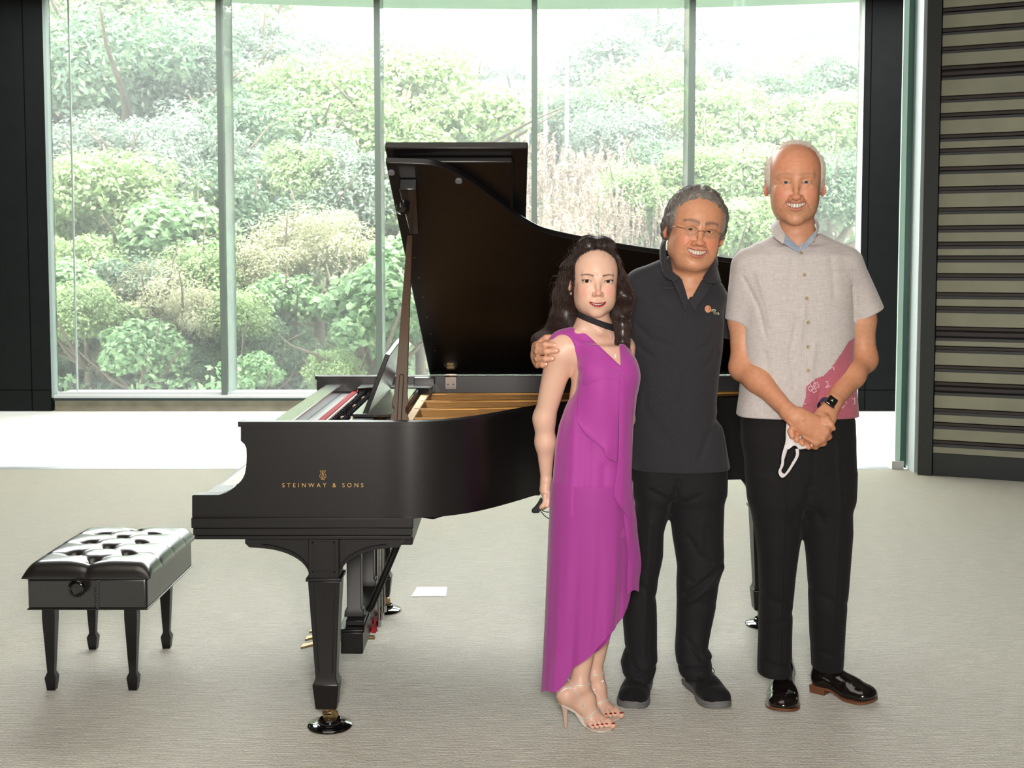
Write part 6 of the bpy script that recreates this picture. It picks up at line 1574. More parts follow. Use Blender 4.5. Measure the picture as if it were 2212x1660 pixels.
    tw = wrinkles([([(1458, 1030), (1452, 1060), (1447, 1100)], .006, .010), ([(1400, 1050), (1440, 1070), (1452, 1050)], .004, .009), ([(1500, 1060), (1470, 1075), (1458, 1062)], .004, .009), ([(1480, 1150), (1505, 1190), (1530, 1205)], .004, .010), ([(1555, 1215), (1520, 1240), (1475, 1275)], .007, .008), ([(1558, 1222), (1525, 1255), (1480, 1290)], -.006, .010),
                   ([(1470, 1235), (1490, 1245)], .004, .007), ([(1470, 1300), (1500, 1290), (1540, 1300)], .003, .010), ([(1480, 1370), (1510, 1410), (1535, 1420)], .005, .008), ([(1465, 1430), (1500, 1424), (1530, 1428)], .006, .007), ([(1500, 1445), (1530, 1460)], .004, .006),
                   ([(1360, 1240), (1400, 1270), (1415, 1290)], .004, .010), ([(1350, 1420), (1385, 1436), (1415, 1428)], .006, .007), ([(1352, 1400), (1368, 1425)], .005, .008), ([(1372, 1445), (1400, 1440)], .004, .006), ([(1398, 1120), (1392, 1250), (1384, 1400)], -.003, .010), ([(1508, 1120), (1505, 1180)], -.003, .012)], Y0)
    Tr.disp(tw, PP(1460, 1240, Y0), .8); Tr.disp(lambda p: .0022*nz(p, 20, 7), PP(1460, 1240, Y0), .8)
    M_tr = cloth_mat('black_trouser', L(22, 22, 24), L(36, 35, 38), 1200, .8, .25, sheen=.04)
    lo = V3(PP(1325, 1400, 4.3)[0], 4.16, .03); hi = V3(PP(1590, 1000, 4.4)[0], 4.52, PP(1450, 1000, 4.3)[2])
    sdf_obj('trousers', Tr, lo, hi, .0045, M_tr, root, relax_it=2)
    M_lace = mat('black_lace', L(20, 20, 22), .8)
    for (h0, t0_) in (((1388, 1482), (1362, 1537)), ((1496, 1480), (1560, 1537))):
        a, c = F(*h0), F(*t0_); s_, SF, SR, ST, SL = shoe(root, (a.x, a.y + .02), (c.x, c.y), .108, 'suede')
        W_ = lambda x, t, z: SR @ V3(x, -t*SL, z) + ST
        for k, t in enumerate((.34, .40, .46)):
            w_ = .024 - .003*k; MB().tube([W_(-w_, t, .078 - .008*k), W_(0, t - .01, .088 - .009*k), W_(w_, t, .078 - .008*k)], .0016, 6).build('shoe_lace', M_lace, s_, smooth=True)
        for sg in (-1, 1):
            MB().tube(catmull([tuple(W_(*q)) for q in ((0, .34, .092), (sg*.020, .36, .098), (sg*.038, .40, .085), (sg*.030, .44, .075), (sg*.006, .36, .090))], 5), .0014, 6).build('shoe_lace', M_lace, s_, smooth=True)
            MB().tube(catmull([tuple(W_(*q)) for q in ((0, .35, .092), (sg*.024, .44, .082), (sg*.036, .54, .062))], 5), .0014, 6).build('shoe_lace', M_lace, s_, smooth=True)
        pf = MB()
        for k in range(15):
            u_ = -1 + 2*k/14; t = .60 - .05*abs(u_) ; p0 = W_(u_*.040, t, .20); zz = np.linspace(.02, .12, 60); pts = np.stack([p0[0]+0*zz, p0[1]+0*zz, zz], 1); v = SF(pts); i = np.where(v < 0)[0]
            if len(i): q = pts[i[-1]]; pf.lathe([(.0, -.0004), (.0013, -.0004), (.0013, .0014), (0, .0018)], tuple(q), n=6)
        pf.build('brogue_dots', mat('stitch_grey', L(96, 98, 100), .7), s_)
    # glasses
    M_w = mat('gold_wire', L(150, 110, 80), .25, metal=1); gl = MB()
    W_ = lambda x, y, z: R @ (V3(x, y, z)*S) + T
    for s_ in (-1, 1):
        cx, cz_ = s_*.0300, -.006
        arc = [W_(cx + .0215*math.cos(a)*(1), -.1065 + .10*(cx + .0215*math.cos(a))**2*20*.3, cz_ + .0145*math.sin(a)) for a in np.linspace(0, 2*PI, 37)]
        MB().tube(arc, .00045, 6)
        lens = MB(); ring = arc[:-1]; cc = sum(ring)/len(ring); lens.rings([ring, [p + R @ V3(0, .0012, 0) for p in ring]])
        lo_ = lens.build('lens', M_lens, body, smooth=True, angle=40)
        gl.tube(arc[1:18], .00055, 6); lowr = MB().tube(arc[18:] , .00035, 6).build('lens_rim', mat('clear_rim', L(214, 196, 184), .2), lo_, smooth=True)
        gl.tube([W_(s_*.0515, -.102, .0), W_(s_*.062, -.092, .001), W_(s_*.074, -.05, .0), W_(s_*.083, .0, .004), W_(s_*.084, .02, .0)], .0009, 8)
        gl.tube([W_(s_*.0085, -.106, -.004), W_(s_*.0095, -.104, -.011), W_(s_*.0105, -.101, -.014)], .0007, 6)
    gl.tube([W_(-.0088, -.107, -.003), W_(-.004, -.112, .000), W_(.004, -.112, .000), W_(.0088, -.107, -.003)], .0008, 8)
    g_ = gl.build('glasses', M_w, body, smooth=True); g_['label'] = 'thin gold-wired rimless glasses'
    return root
M_lens = glass_mat('lens_glass', (.97, .98, .98, 1), .02)
glasses_man()
# ================================================================ LADY in the purple dress
def lady():
    Y0 = 4.06
    root = empty('person', (.25, 4.05, 0), 'smiling woman with long dark hair in a sleeveless magenta dress and black choker', 'person')
    S = .985; R = rotm(0, 1, 3); T = PP(1291.5, 608, 3.955) + R @ np.array([0, .085*S, 0])
    g = dict(fw=1.0, jw=1.08, ex=.0345, mz=-.0745, mw=.0275, mo=.0021, cz=-.117, nz=-.038, nw=.95, b=10, smile=1.0, eo=.0046, etilt=7, brow=.55, flush=.5, earc=10, liner=.95, ul=.0036, ll=.0066,
             creases=[([(.018, -.040), (.028, -.054), (.032, -.064)], .0009, .003), ([(.020, -.014), (.034, -.019), (.046, -.012)], .0005, .002)])
    B = Field(); head(B, R, T, S, g)
    nb = PP(1282, 706, 4.07); nt = R @ (np.array([0, .020, -.075])*S) + T
    B.cone(nt, nb, .047, .047, .03)
    sA, sB = PP(1222, 748, 4.06), PP(1345, 752, 4.14)
    B.cone(nb, sA + V3(.02, 0, .005), .040, .036, .04); B.cone(nb, sB, .040, .034, .04)
    B.loft(rowsP([(745, 1222, 1350, .070), (790, 1236, 1362, .088), (830, 1234, 1364, .092), (880, 1226, 1356, .085), (960, 1215, 1352, .085), (1040, 1208, 1352, .09), (1100, 1210, 1350, .09)], Y0 + .01), .04)
    B.cone(PP(1256, 712, 4.03), PP(1225, 736, 4.045), .008, .010, .02); B.cone(PP(1300, 716, 4.02), PP(1336, 730, 4.08), .007, .009, .02)   # collar bones
    B.cone(PP(1268, 690, 4.035), PP(1293, 716, 4.022), .009, .006, .016)
    # right arm hanging, hand behind the hip
    e, w_ = PP(1176, 905, 4.10), PP(1180, 1040, 4.13)
    B.ell(sA + V3(-.012, 0, -.01), (.050, .048, .056), .03)
    B.cone(sA + V3(-.018, 0, -.03), e, .0475, .0335, .02); B.ell(e + V3(-.003, .012, -.002), (.022, .024, .034), .03)
    m_ = e*.62 + w_*.38 + V3(.001, 0, 0); B.cone(e, m_, .0335, .0325, .02); B.cone(m_, w_, .0325, .0170, .02)
    h = lambda px, py, Y: PP(px, py, Y)
    B.cone(w_, h(1178, 1058, 4.13), .0185, .0200, .012, flat=(0, 1, 0), fs=1.3); B.cone(h(1178, 1056, 4.125), h(1180, 1072, 4.125), .0175, .0175, .012, flat=(1, 0, 0), fs=.8)
    for k in range(4): B.chain([h(1178 + k, 1072, 4.10 + .018*k), h(1178 - 1*k + k*2, 1086, 4.098 + .018*k), h(1172 + 2*k, 1094, 4.098 + .018*k), h(1165 + 3*k, 1099, 4.105 + .018*k)], [.0092, .0088, .0078, .0058], .004)
    B.chain([h(1184, 1068, 4.11), h(1187, 1082, 4.10), h(1182, 1093, 4.095)], [.010, .0088, .0075], .006)
    # left arm down behind her
    e2, w2 = PP(1350, 905, 4.165), PP(1296, 1000, 4.19); B.cone(sB, e2, .040, .031, .02); B.cone(e2, w2, .031, .018, .02); B.cone(w2, PP(1275, 1015, 4.19), .019, .022, .01, flat=(0, 1, 0), fs=.6)
    for k in range(4): B.chain([PP(1275, 1010 + 5*k, 4.19), PP(1262, 1014 + 6*k, 4.185), PP(1252, 1020 + 6*k, 4.18)], [.009, .0085, .007], .005)
    # legs
    kn1, an1 = PP(1262, 1290, 4.05), F(1250, 1540) ; an = PP(1252, 1478, 4.035)
    B.cone(PP(1255, 1090, 4.06), kn1, .075, .045, .04); B.cone(kn1, PP(1264, 1370, 4.065), .045, .044, .03); B.cone(PP(1264, 1370, 4.065), an, .044, .0275, .02)
    an2 = PP(1282, 1455, 4.16); kn2 = PP(1305, 1280, 4.12); B.cone(PP(1310, 1090, 4.10), kn2, .075, .045, .04); B.cone(kn2, PP(1300, 1340, 4.15), .045, .042, .03); B.cone(PP(1300, 1340, 4.15), an2, .042, .026, .02)
    feet = []
    def foot(an, heel, ball, tipc, spread):
        """arched foot on a high heel: heel, instep, ball, five toes"""
        B.ell(heel + V3(0, .0, .016), (.026, .027, .030), .02); B.cone(an, heel + V3(.004, 0, .022), .0265, .026, .02)
        ins = an*.45 + ball*.55 + V3(0, 0, .018); B.cone(an + V3(.008, -.006, -.01), ins, .026, .023, .02); B.cone(ins, ball + V3(0, 0, .010), .024, .017, .02); B.cone(heel + V3(0, 0, .012), ball + V3(0, 0, .008), .021, .020, .03)
        d = tipc - ball; d[2] = 0; d /= np.linalg.norm(d); n_ = V3(-d[1], d[0], 0)
        for s_ in (-1, 1): B.cone(ball + n_*s_*.018 + V3(0, 0, .006), ball + d*.012 + n_*s_*.02 + V3(0, 0, .004), .016, .014, .015)
        out = []
        for k in range(5):
            t = (k - 2)/2; big = k == (4 if spread > 0 else 0); r_ = .0125 if big else .0088 - .0004*abs(t); ln = .052 if big else .042 - .006*(k if spread < 0 else 4-k)*.8
            b_ = ball + n_*t*.031 + d*.010 + V3(0, 0, -.002); e_ = b_ + d*ln + V3(0, 0, -.004); B.chain([b_, b_*.45 + e_*.55 + V3(0, 0, .004), e_], [r_, r_*.95, r_*.86], .006); out.append((e_, d, n_, r_))
        return out
    hl = PP(1222, 1512, 4.02); bl = F(1283, 1568) ; bl = V3(bl.x, bl.y, .018); tp = F(1326, 1590); t1 = foot(an, hl, bl, V3(tp.x, tp.y, .01), 1)
    hl2 = PP(1262, 1492, 4.16); bl2 = F(1302, 1545); bl2 = V3(bl2.x, bl2.y, .018); tp2 = F(1335, 1562); t2 = foot(an2, hl2, bl2, V3(tp2.x, tp2.y, .01), 1)
    feet = [(hl, bl, t1, an), (hl2, bl2, t2, an2)]
    base = lin(226, 184, 162); red = lin(224, 132, 118)
    def tone(p):
        c = head_tone(p, R, T, S, g, base, lin(162, 38, 52), (lin(66, 42, 32), .016, .052, .0175, .0065, .0030, 1.0), red)
        return np.clip(c * (1 + .03*nz(p, 60, 2))[:, None], 0, 1)
    M = skin_mat('skin_fair', L(226, 184, 162), .33)
    lo = V3(PP(1135, 900, 4.1)[0], 3.88, -.002); hi = V3(PP(1400, 700, 4.1)[0], 4.28, PP(1290, 500, 4.0)[2] + .02)
    body, V, Q = sdf_obj('body', B, lo, hi, .0023, M, root, color=tone)
    eyes(body, R, T, S, g, L(40, 24, 20))
    gt = dict(g); gt['mo'] = .0030; gt['mw'] = .024; teeth(body, R, T, S, gt)
    W_ = lambda x, y, z: R @ (V3(x, y, z)*S) + T
    M_lash = mat('eyelash', L(16, 10, 10), .5)
    for s_ in (-1, 1):
        ls = MB()
        for k in range(16):
            u = -1 + 2*k/15; x0 = g['ex'] + .0122*u; z0 = .0040*(1 - u*u) + .0006*u + .0008
            ls.tube([W_(s_*x0, -.0872 + .0035*u*u, z0), W_(s_*(x0 + .0022 + .002*u), -.0905 + .0035*u*u, z0 + .0012), W_(s_*(x0 + .0038 + .0035*u), -.0915 + .0035*u*u, z0 + .0034)], [.00042, .0003, .0001], 4)
        ls.build('eyelashes', M_lash, body, smooth=True)
    # hair: crown swept up to a half ponytail, long waves over both shoulders
    H = Field().frame(R, T, S)
    H.ell((0, .020, .040), (.082, .094, .086), .01)
    H.ell((-.022, .002, .116), (.036, .040, .030), .006); H.ell((.024, .004, .114), (.040, .040, .030), .006); H.ell((0, .022, .080), (.060, .058, .046), .02); H.ell((0, .05, .085), (.06, .05, .04), .02)
    for s_ in (-1, 1): H.ell((s_*.070, .010, .010), (.020, .046, .060), .02)
    H.ell((0, -.092, -.018), (.0680, .062, .0640), .014, 's'); H.ell((0, -.105, -.06), (.060, .08, .075), .010, 's')
    H.ell((-.080, -.012, -.012), (.016, .022, .030), .006, 's')
    H.frame()
    hp = lambda px, py, Y: PP(px, py, Y)
    H.chain([hp(1236, 590, 4.08), hp(1228, 640, 4.10), hp(1222, 690, 4.11), hp(1196, 725, 4.12), hp(1168, 735, 4.115)], [.042, .044, .046, .034, .018], .03)
    H.chain([hp(1290, 600, 4.14), hp(1275, 680, 4.15), hp(1240, 730, 4.16)], [.07, .06, .04], .03)
    H.chain([hp(1338, 600, 4.06), hp(1349, 640, 4.05), hp(1352, 668, 4.05)], [.026, .030, .018], .02)
    H.chain([hp(1338, 650, 4.08), hp(1344, 700, 4.055), hp(1345, 738, 4.045), hp(1352, 762, 4.05)], [.030, .024, .021, .010], .02)
    H.ell(tuple(hp(1180, 733, 4.11)), (.040, .022, .020), .02)
    def hd(p): return .0014*nz(p, 110, 3)
    H.disp(hd, T - V3(0, 0, .1), .6)
    M_h = mat('dark_brown_hair', L(26, 17, 15), .33, spec=.6, noise=(60, L(48, 32, 28), .3))
    lo = V3(PP(1140, 700, 4.1)[0], 3.90, PP(1300, 785, 4.05)[2]); hi = V3(PP(1385, 700, 4.1)[0], 4.30, PP(1290, 488, 4.05)[2] + .01)
    ho, HV, _ = sdf_obj('hair', H, lo, hi, .003, M_h, body)
    rng = np.random.default_rng(9); q = ((HV - T) @ R)/S; topm = q[:, 2] > .03
    def df(p):
        q = ((p - T) @ R)/S; v = np.stack([-.9*(p[:, 0] < T[0])*(q[:, 2] < -.11)*(q[:, 0] < -.02), .12*np.ones(len(q)), -1*np.ones(len(q))], 1)
        up = q[:, 2] > .035; v[up] = np.stack([-q[up, 0]*12, .55 - q[up, 1]*6, .9*np.ones(up.sum())], 1); return v
    M_st = mat('hair_strand', L(40, 27, 24), .3, spec=.7, noise=(30, L(70, 48, 42), .2))
    strands('hair_strands', H, HV[rng.choice(np.where(topm)[0], 2600)], df, M_st, ho, 9, .007, .00042, .002, 3, .12)
    strands('hair_strands', H, HV[rng.choice(np.where(~topm)[0], 4200)], df, M_st, ho, 15, .0085, .00040, .003, 4, .16, wf=50)
    fly = HV[rng.choice(len(HV), 380)]; strands('hair_strands', H, fly, df, M_st, ho, 9, .007, .0003, .014, 8, .6)
    # choker, earring, necklace
    ck = []; cc = nb + (nt - nb)*.34 + V3(.002, -.006, -.004); axn = (nt - nb)/np.linalg.norm(nt - nb); axn = axn + V3(.40, .10, 0); axn /= np.linalg.norm(axn); u = np.cross(axn, V3(0, 1, 0)); u /= np.linalg.norm(u); v = np.cross(axn, u)
    def rad(dirv, c0):
        t = np.linspace(.02, .09, 90); val = B(c0 + t[:, None]*dirv); i = np.where(val > 0)[0]; return t[i[0]] if len(i) else .05
    rows_ = []
    for hh in (-.0095, -.003, .003, .0095):
        r_ = []
        for a in np.linspace(0, 2*PI, 49):
            dv = u*math.cos(a) + v*math.sin(a); c0 = cc + axn*hh; r_.append(c0 + dv*(rad(dv, c0) + .0016))
        rows_.append(r_)
    M_lace = mat('black_lace_trim', L(14, 14, 16), .8, noise=(500, L(52, 50, 54), .12), bump=(700, .8, .001))
    sheet('choker', rows_, M_lace, body, .0016, 0, 1)
    er = W_(-.0775, -.004, -.042); MB().lathe([(0, .004), (.0028, .002), (.0032, -.002), (0, -.006)], tuple(er + V3(0, -.006, 0)), n=12).build('earring', mat('pearl', L(236, 226, 210), .15, coat=1), body, smooth=True)
    M_neck = mat('bright_silver', L(232, 228, 222), .3, metal=.2); ncl = []
    for px, py in [(1256, 698), (1264, 708), (1275, 718), (1288, 726), (1300, 738), (1312, 752), (1322, 762), (1327, 766)]: ncl.append(hit(B, px, py, 3.7, 4.3, off=.001))
    for px, py in [(1328, 764), (1324, 745), (1318, 725), (1314, 714)]: ncl.append(hit(B, px, py, 3.7, 4.3, off=.001))
    n_ = MB().tube(ncl, .0006, 6).build('necklace', M_neck, body, smooth=True)
    pc = hit(B, 1329, 770, 3.7, 4.3, off=.003)
    for a in range(5): MB().tube([pc, pc + V3(.006*math.cos(a*1.257), -.001, .008*math.sin(a*1.257))], [.0022, .0008], 6).build('pendant', M_neck, n_, smooth=True)
    # dress bodice and skirt
    D = Field()
    drows = [(742, 1240, 1352, .080), (775, 1250, 1368, .098), (812, 1247, 1377, .112), (840, 1238, 1377, .112), (880, 1220, 1373, .104), (920, 1207, 1368, .102), (960, 1200, 1366, .104), (1020, 1195, 1364, .110), (1080, 1190, 1365, .116), (1150, 1186, 1367, .118)]
    D.loft(rowsP(drows + [(1180, 1185, 1368, .118)], Y0), .02, n=2.15, zcap=.004)
    D.cone(nb, sA + V3(.02, 0, .005), .046, .043, .04); D.cone(nb, sB, .046, .040, .04); D.ell(sA + V3(-.008, 0, -.006), (.054, .054, .060), .03)
    D.ell(tuple(hp(1288, 806, 4.00)), (.060, .060, .055), .05); D.ell(tuple(hp(1345, 808, 4.02)), (.045, .055, .055), .05)
    D.cone(nb + V3(-.004, -.01, .12), nb + V3(.006, -.01, .016), .052, .060, .004, 's')
    vp = PP(1343, 793, 3.95)
    def vcut(p):
        t = (p[:, 2] - vp[2]); xl = vp[0] - t*1.06 - np.maximum(0, t - .112)*3.2; xr = vp[0] - t*.05 ; return np.maximum(np.maximum(xl - p[:, 0], p[:, 0] - xr), np.maximum(-t, p[:, 1] - 4.10))
    D.op('s', vcut, vp + V3(-.05, 0, .08), .16, .003)
    D.ell(tuple(hp(1205, 790, 4.05)), (.062, .2, .090), .006, 's'); D.ell(tuple(hp(1215, 752, 4.05)), (.036, .2, .045), .006, 's')
    dw = wrinkles([([(1250, 800), (1232, 850), (1215, 930), (1205, 1050)], .004, .010), ([(1275, 860), (1268, 950), (1262, 1100)], .003, .012), ([(1345, 850), (1342, 1000), (1345, 1120)], .004, .010), ([(1300, 1000), (1298, 1150)], .003, .014), ([(1238, 900), (1230, 1100)], -.003, .012)], Y0)
    D.disp(dw, PP(1290, 930, Y0), .7)
    M_d = bpy.data.materials.new('magenta_chiffon'); M_d.use_nodes = True; N = M_d.node_tree; b = N.nodes['Principled BSDF']
    colr = L(172, 64, 156); b.inputs['Base Color'].default_value = colr; b.inputs['Roughness'].default_value = .62; b.inputs['Specular IOR Level'].default_value = .25; b.inputs['Sheen Weight'].default_value = .3
    M_d2 = M_d.copy(); M_d2.name = 'magenta_chiffon_sheer'; N = M_d2.node_tree; b = N.nodes['Principled BSDF']
    tl = N.nodes.new('ShaderNodeBsdfTranslucent'); tl.inputs[0].default_value = L(196, 70, 180); tp_ = N.nodes.new('ShaderNodeBsdfTransparent'); tp_.inputs[0].default_value = L(236, 150, 226)
    m1 = N.nodes.new('ShaderNodeMixShader'); m1.inputs[0].default_value = .12; m2 = N.nodes.new('ShaderNodeMixShader'); m2.inputs[0].default_value = .05; b.inputs['Base Color'].default_value = L(176, 68, 160); out = N.nodes['Material Output']
    N.links.new(b.outputs[0], m1.inputs[1]); N.links.new(tl.outputs[0], m1.inputs[2]); N.links.new(m1.outputs[0], m2.inputs[1]); N.links.new(tp_.outputs[0], m2.inputs[2]); N.links.new(m2.outputs[0], out.inputs[0])
    lo = V3(PP(1165, 900, 4.1)[0], 3.86, PP(1290, 1160, 4.0)[2]); hi = V3(PP(1400, 900, 4.1)[0], 4.26, PP(1290, 680, 4.05)[2])
    dress, DV, _ = sdf_obj('dress', D, lo, hi, .0034, M_d, root, relax_it=2)
    srows = rowsP([(1020, 1194, 1365, .112), (1080, 1189, 1366, .118), (1120, 1188, 1367, .118), (1150, 1186, 1367, .119), (1200, 1184, 1369, .121), (1260, 1181, 1368, .123), (1320, 1178, 1366, .126), (1400, 1174, 1362, .130), (1500, 1169, 1352, .135), (1540, 1166, 1350, .136)], Y0)
    sr = np.array(sorted(srows)); hem = [(1163, 1512), (1176, 1506), (1196, 1497), (1216, 1481), (1231, 1460), (1240, 1440), (1252, 1428), (1268, 1410), (1282, 1397), (1300, 1378), (1327, 1350), (1345, 1332), (1354, 1320), (1362, 1290), (1372, 1240)]
    hx = np.array([P(a_, b_, 3.98).x for a_, b_ in hem]); hz = np.array([P(a_, b_, 3.98).z for a_, b_ in hem])
    n, m_ = 220, 64; ths = np.linspace(0, 2*PI, n, endpoint=False); z_top = PP(1290, 1040, Y0)[2]; V = np.zeros((m_, n, 3))
    for i, a in enumerate(ths):
        ca, sa = math.cos(a), math.sin(a)
        cx0, rx0 = np.interp(.35, sr[:, 0], sr[:, 1]), np.interp(.35, sr[:, 0], sr[:, 3])
        x_e = cx0 + rx0*ca; z_h = np.interp(x_e, hx, hz) + (.03*max(0, sa) if ca > -.8 else 0) + .006*math.sin(a*9)
        for j in range(m_):
            t = j/(m_-1); z = z_top + (z_h - z_top)*t; cx, rx, ry = [np.interp(z, sr[:, 0], sr[:, k]) for k in (1, 3, 4)]
            f_ = t**1.2 * (.006*math.sin(a*5 + 1 + .8*t) + .0035*math.sin(a*11 + 2*t) + .0012*math.sin(a*23)); V[j, i] = (cx + (rx + .003 + f_)*ca, Y0 + (ry + .004 + f_*1.4)*sa, z)
    idx = np.arange(m_*n).reshape(m_, n); Q = np.stack([idx[:-1], np.roll(idx[:-1], -1, 1), np.roll(idx[1:], -1, 1), idx[1:]], -1).reshape(-1, 4)
    link('skirt', mesh_np('skirt', V.reshape(-1, 3), Q), M_d2, dress)
    # slip lining to the knee
    V2 = V.copy(); c0 = V.mean(1, keepdims=True); zk = PP(1290, 1288, 3.98)[2]; V2 = np.zeros((20, n, 3))
    for j in range(20):
        z = z_top + (zk - z_top)*j/19; cx, rx, ry = [np.interp(z, sr[:, 0], sr[:, k]) for k in (1, 3, 4)]
        V2[j] = np.stack([cx + (rx - .022)*np.cos(ths), Y0 + (ry - .024)*np.sin(ths), np.full(n, z)], 1)
    idx = np.arange(20*n).reshape(20, n); Q = np.stack([idx[:-1], np.roll(idx[:-1], -1, 1), np.roll(idx[1:], -1, 1), idx[1:]], -1).reshape(-1, 4)
    link('slip_lining', mesh_np('slip', V2.reshape(-1, 3), Q), M_d, dress)
    # cascading front panels
    def on(px, py, off): return hit(D, px, py, 3.6, 4.4, off=off)
    def sk(px, py, off):
        z = P(px, py, 3.95).z; cx, rx, ry = [np.interp(z, sr[:, 0], sr[:, k]) for k in (1, 3, 4)]; x = P(px, py, 3.95).x; u_ = min(.985, max(-.985, (x-cx)/rx)); Yy = Y0 - ry*math.sqrt(1-u_*u_) - off
        return PP(px, py, Yy)
    rows_ = [[(1252, 782), (1275, 786), (1300, 792), (1322, 798), (1340, 803)], [(1249, 840), (1274, 846), (1300, 850), (1320, 852), (1338, 855)], [(1246, 905), (1268, 925), (1293, 940), (1314, 948), (1336, 945)]]
    r4 = [(1246, 907), (1266, 941), (1304, 970), (1309, 988), (1334, 1002)]
    sheet('front_panel', [[on(*q, .0006 if j == 0 else .010 + .003*((i+j) % 2)) for i, q in enumerate(r_)] for j, r_ in enumerate(rows_)] + [[on(*q, (.014, .024, .014, .026, .016)[i]) for i, q in enumerate(r4)]], M_d, dress, .0016)
    # cascade at the right side
    ra = [[(1336, 806), (1350, 812), (1372, 818)], [(1337, 900), (1350, 902), (1366, 905)], [(1335, 1000), (1349, 1005), (1365, 1010)]]
    rb = [[(1326, 1066), (1346, 1080), (1366, 1075)], [(1340, 1095), (1352, 1112), (1378, 1128)]]
    sheet('cascade_panel', [[on(*q, (.016 + .012*(i == 1)) if q[1] > 850 else .002) for i, q in enumerate(r_)] for r_ in ra + rb[:1]] + [[sk(*q, .02) for q in rb[1]]], M_d, dress, .0012)
    casc = [[(1344, 1050, .006), (1356, 1056, .012), (1368, 1064, .010)], [(1346, 1110, .006), (1362, 1118, .02), (1376, 1126, .016)], [(1352, 1160, .006), (1364, 1150, .022), (1378, 1152, .012)], [(1356, 1200, .004), (1370, 1196, .022), (1386, 1218, .014)], [(1355, 1240, .004), (1368, 1236, .022), (1382, 1250, .014)], [(1355, 1292, .004), (1368, 1276, .022), (1381, 1281, .012)]]
    sheet('cascade_panel', [[sk(*q) for q in r_] for r_ in casc], M_d2, dress, .0008)
    bk_ = [[(1284, 1390, -.05), (1305, 1372, -.05), (1327, 1350, -.05)], [(1283, 1413, -.05), (1301, 1400, -.06), (1316, 1384, -.05)]]
    sheet('back_hem', [[sk(*q) for q in r_] for r_ in bk_], M_d2, dress, .0008)
    # sandals
    M_si = mat('silver_strap', L(226, 216, 206), .3, metal=.15, bump=(600, .5, .001)); M_nl = mat('red_nail', L(150, 22, 34), .12, coat=1)
    for k, (hl_, bl_, toes, an_) in enumerate(feet):
        d = toes[0][1]; n_ = toes[0][2]; Z = lambda v, z: V3(v[0], v[1], z)
        hb = hl_ - V3(0, 0, .012); bb = Z(bl_, .004); tp_ = Z(bl_ + d*.060, .004); sole = MB(); st_ = []
        for t, c_, wd_ in ((0, hb - d*.022, .012), (.05, hb - d*.012, .022), (.2, hb + d*.015, .025), (.5, (hb + bb)/2 + V3(0, 0, .008), .021), (.8, hb*.2 + bb*.8, .031), (1, bb, .037), (1.3, bb + d*.03, .039), (1.6, tp_, .030), (1.8, tp_ + d*.012, .012)):
            st_.append([c_ + n_*s_*wd_ + V3(0, 0, h_) for s_, h_ in ((-1, -.003), (1, -.003), (1, .001), (-1, .001))])
        sole.rings(st_); s_o = sole.build('sandal', M_si, root, bevel=.001)
        hp_ = hb - d*.006; ft = F(1229, 1565) if k == 0 else None; bt = V3(hp_[0] + .004, hp_[1], 0.0)
        MB().rings([[tuple(c_ + V3(a_*r_, b2*r_, 0)) for a_, b2 in ((-1, -1), (1, -1), (1, 1), (-1, 1))] for c_, r_ in ((hp_, .014), (hp_*.7 + bt*.3, .008), (bt, .0048))]).build('stiletto_heel', mat('heel_blush', L(206, 178, 160), .35), s_o, bevel=.002)
        def strap_(pts, wd_=.0042):
            q_ = []
            for p in catmull([tuple(x) for x in pts], 8):
                p = np3(p)[None]
                for _ in range(4): p = p - fgrad(B, p)*(B(p)[:, None] - .0018)
                q_.append(p[0])
            MB().tube(q_, wd_*.55, 8).build('sandal_strap', M_si, s_o, smooth=True)
        B3 = lambda t, w_, z: hl_*(1-t) + bl_*t + n_*w_ + V3(0, 0, z)
        strap_([B3(.02, .030, .02), B3(.3, .032, .065), B3(.62, .012, .065), B3(.98, -.040, .01)]); strap_([B3(.05, -.030, .02), B3(.35, -.03, .06), B3(.68, .0, .055), B3(.98, .042, .01)])
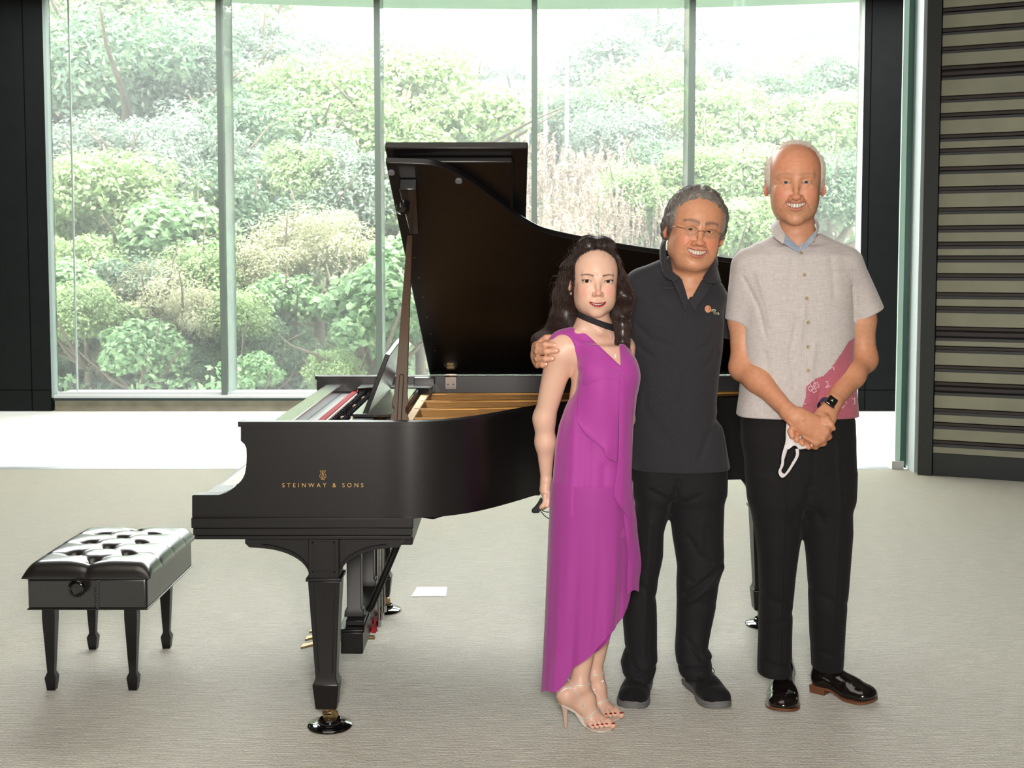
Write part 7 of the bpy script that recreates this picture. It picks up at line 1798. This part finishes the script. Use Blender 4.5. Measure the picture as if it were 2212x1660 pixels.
        strap_([B3(.96, -.042, .004), B3(1.04, -.01, .032), B3(1.08, .042, .004)]); strap_([B3(1.10, -.042, .004), B3(1.04, -.01, .034), B3(.96, .042, .006)])
        strap_([an_ + V3(.03*math.cos(a_), .03*math.sin(a_), .004) for a_ in np.linspace(0, 2*PI, 13)]); strap_([B3(-.06, .024, .03), an_ + V3(-.03, .01, -.005)], .004); strap_([B3(-.06, -.024, .03), an_ + V3(-.02, -.025, -.005)], .004)
        for (e_, dd, nn, r_) in toes:
            c_ = e_ + V3(0, 0, r_*.72) + dd*.001; MB().rings([[c_ + dd*.0058*q*math.cos(a_) + nn*r_*.62*q*math.sin(a_) + V3(0, 0, h_) for a_ in np.linspace(0, 2*PI, 14, endpoint=False)] for q, h_ in ((1, -.001), (1, .0006), (.75, .0016), (.02, .002))]).build('toe_nail', M_nl, body, smooth=True)
    # black mask held in the hanging hand
    M_bm = mat('black_mask_cloth', L(40, 42, 42), .9); mk = empty('face_mask', tuple(h(1160, 1098, 4.10)), 'crumpled black face mask with cord loops, held in the woman\'s hanging hand', 'face mask')
    rr = [[(1168, 1074, 4.125), (1172, 1078, 4.12), (1172, 1086, 4.115)], [(1162, 1086, 4.118), (1167, 1089, 4.105), (1169, 1096, 4.100)], [(1154, 1096, 4.112), (1160, 1099, 4.098), (1167, 1103, 4.100)], [(1149, 1101, 4.11), (1153, 1104, 4.095), (1166, 1107, 4.10)], [(1149, 1108, 4.11), (1155, 1109, 4.10), (1165, 1108, 4.104)]]
    sheet('mask_body', [[h(*q) for q in r_] for r_ in rr], M_bm, mk, .003)
    for pts in ([(1167, 1100, 4.10), (1175, 1105, 4.10), (1184, 1107, 4.11), (1192, 1104, 4.13)], [(1166, 1101, 4.10), (1172, 1110, 4.10), (1182, 1119, 4.11), (1192, 1122, 4.13), (1196, 1112, 4.14)]):
        MB().tube(catmull([tuple(h(*q)) for q in pts], 5), .0016, 6).build('ear_loop', M_bm, mk, smooth=True)
    return root
lady()
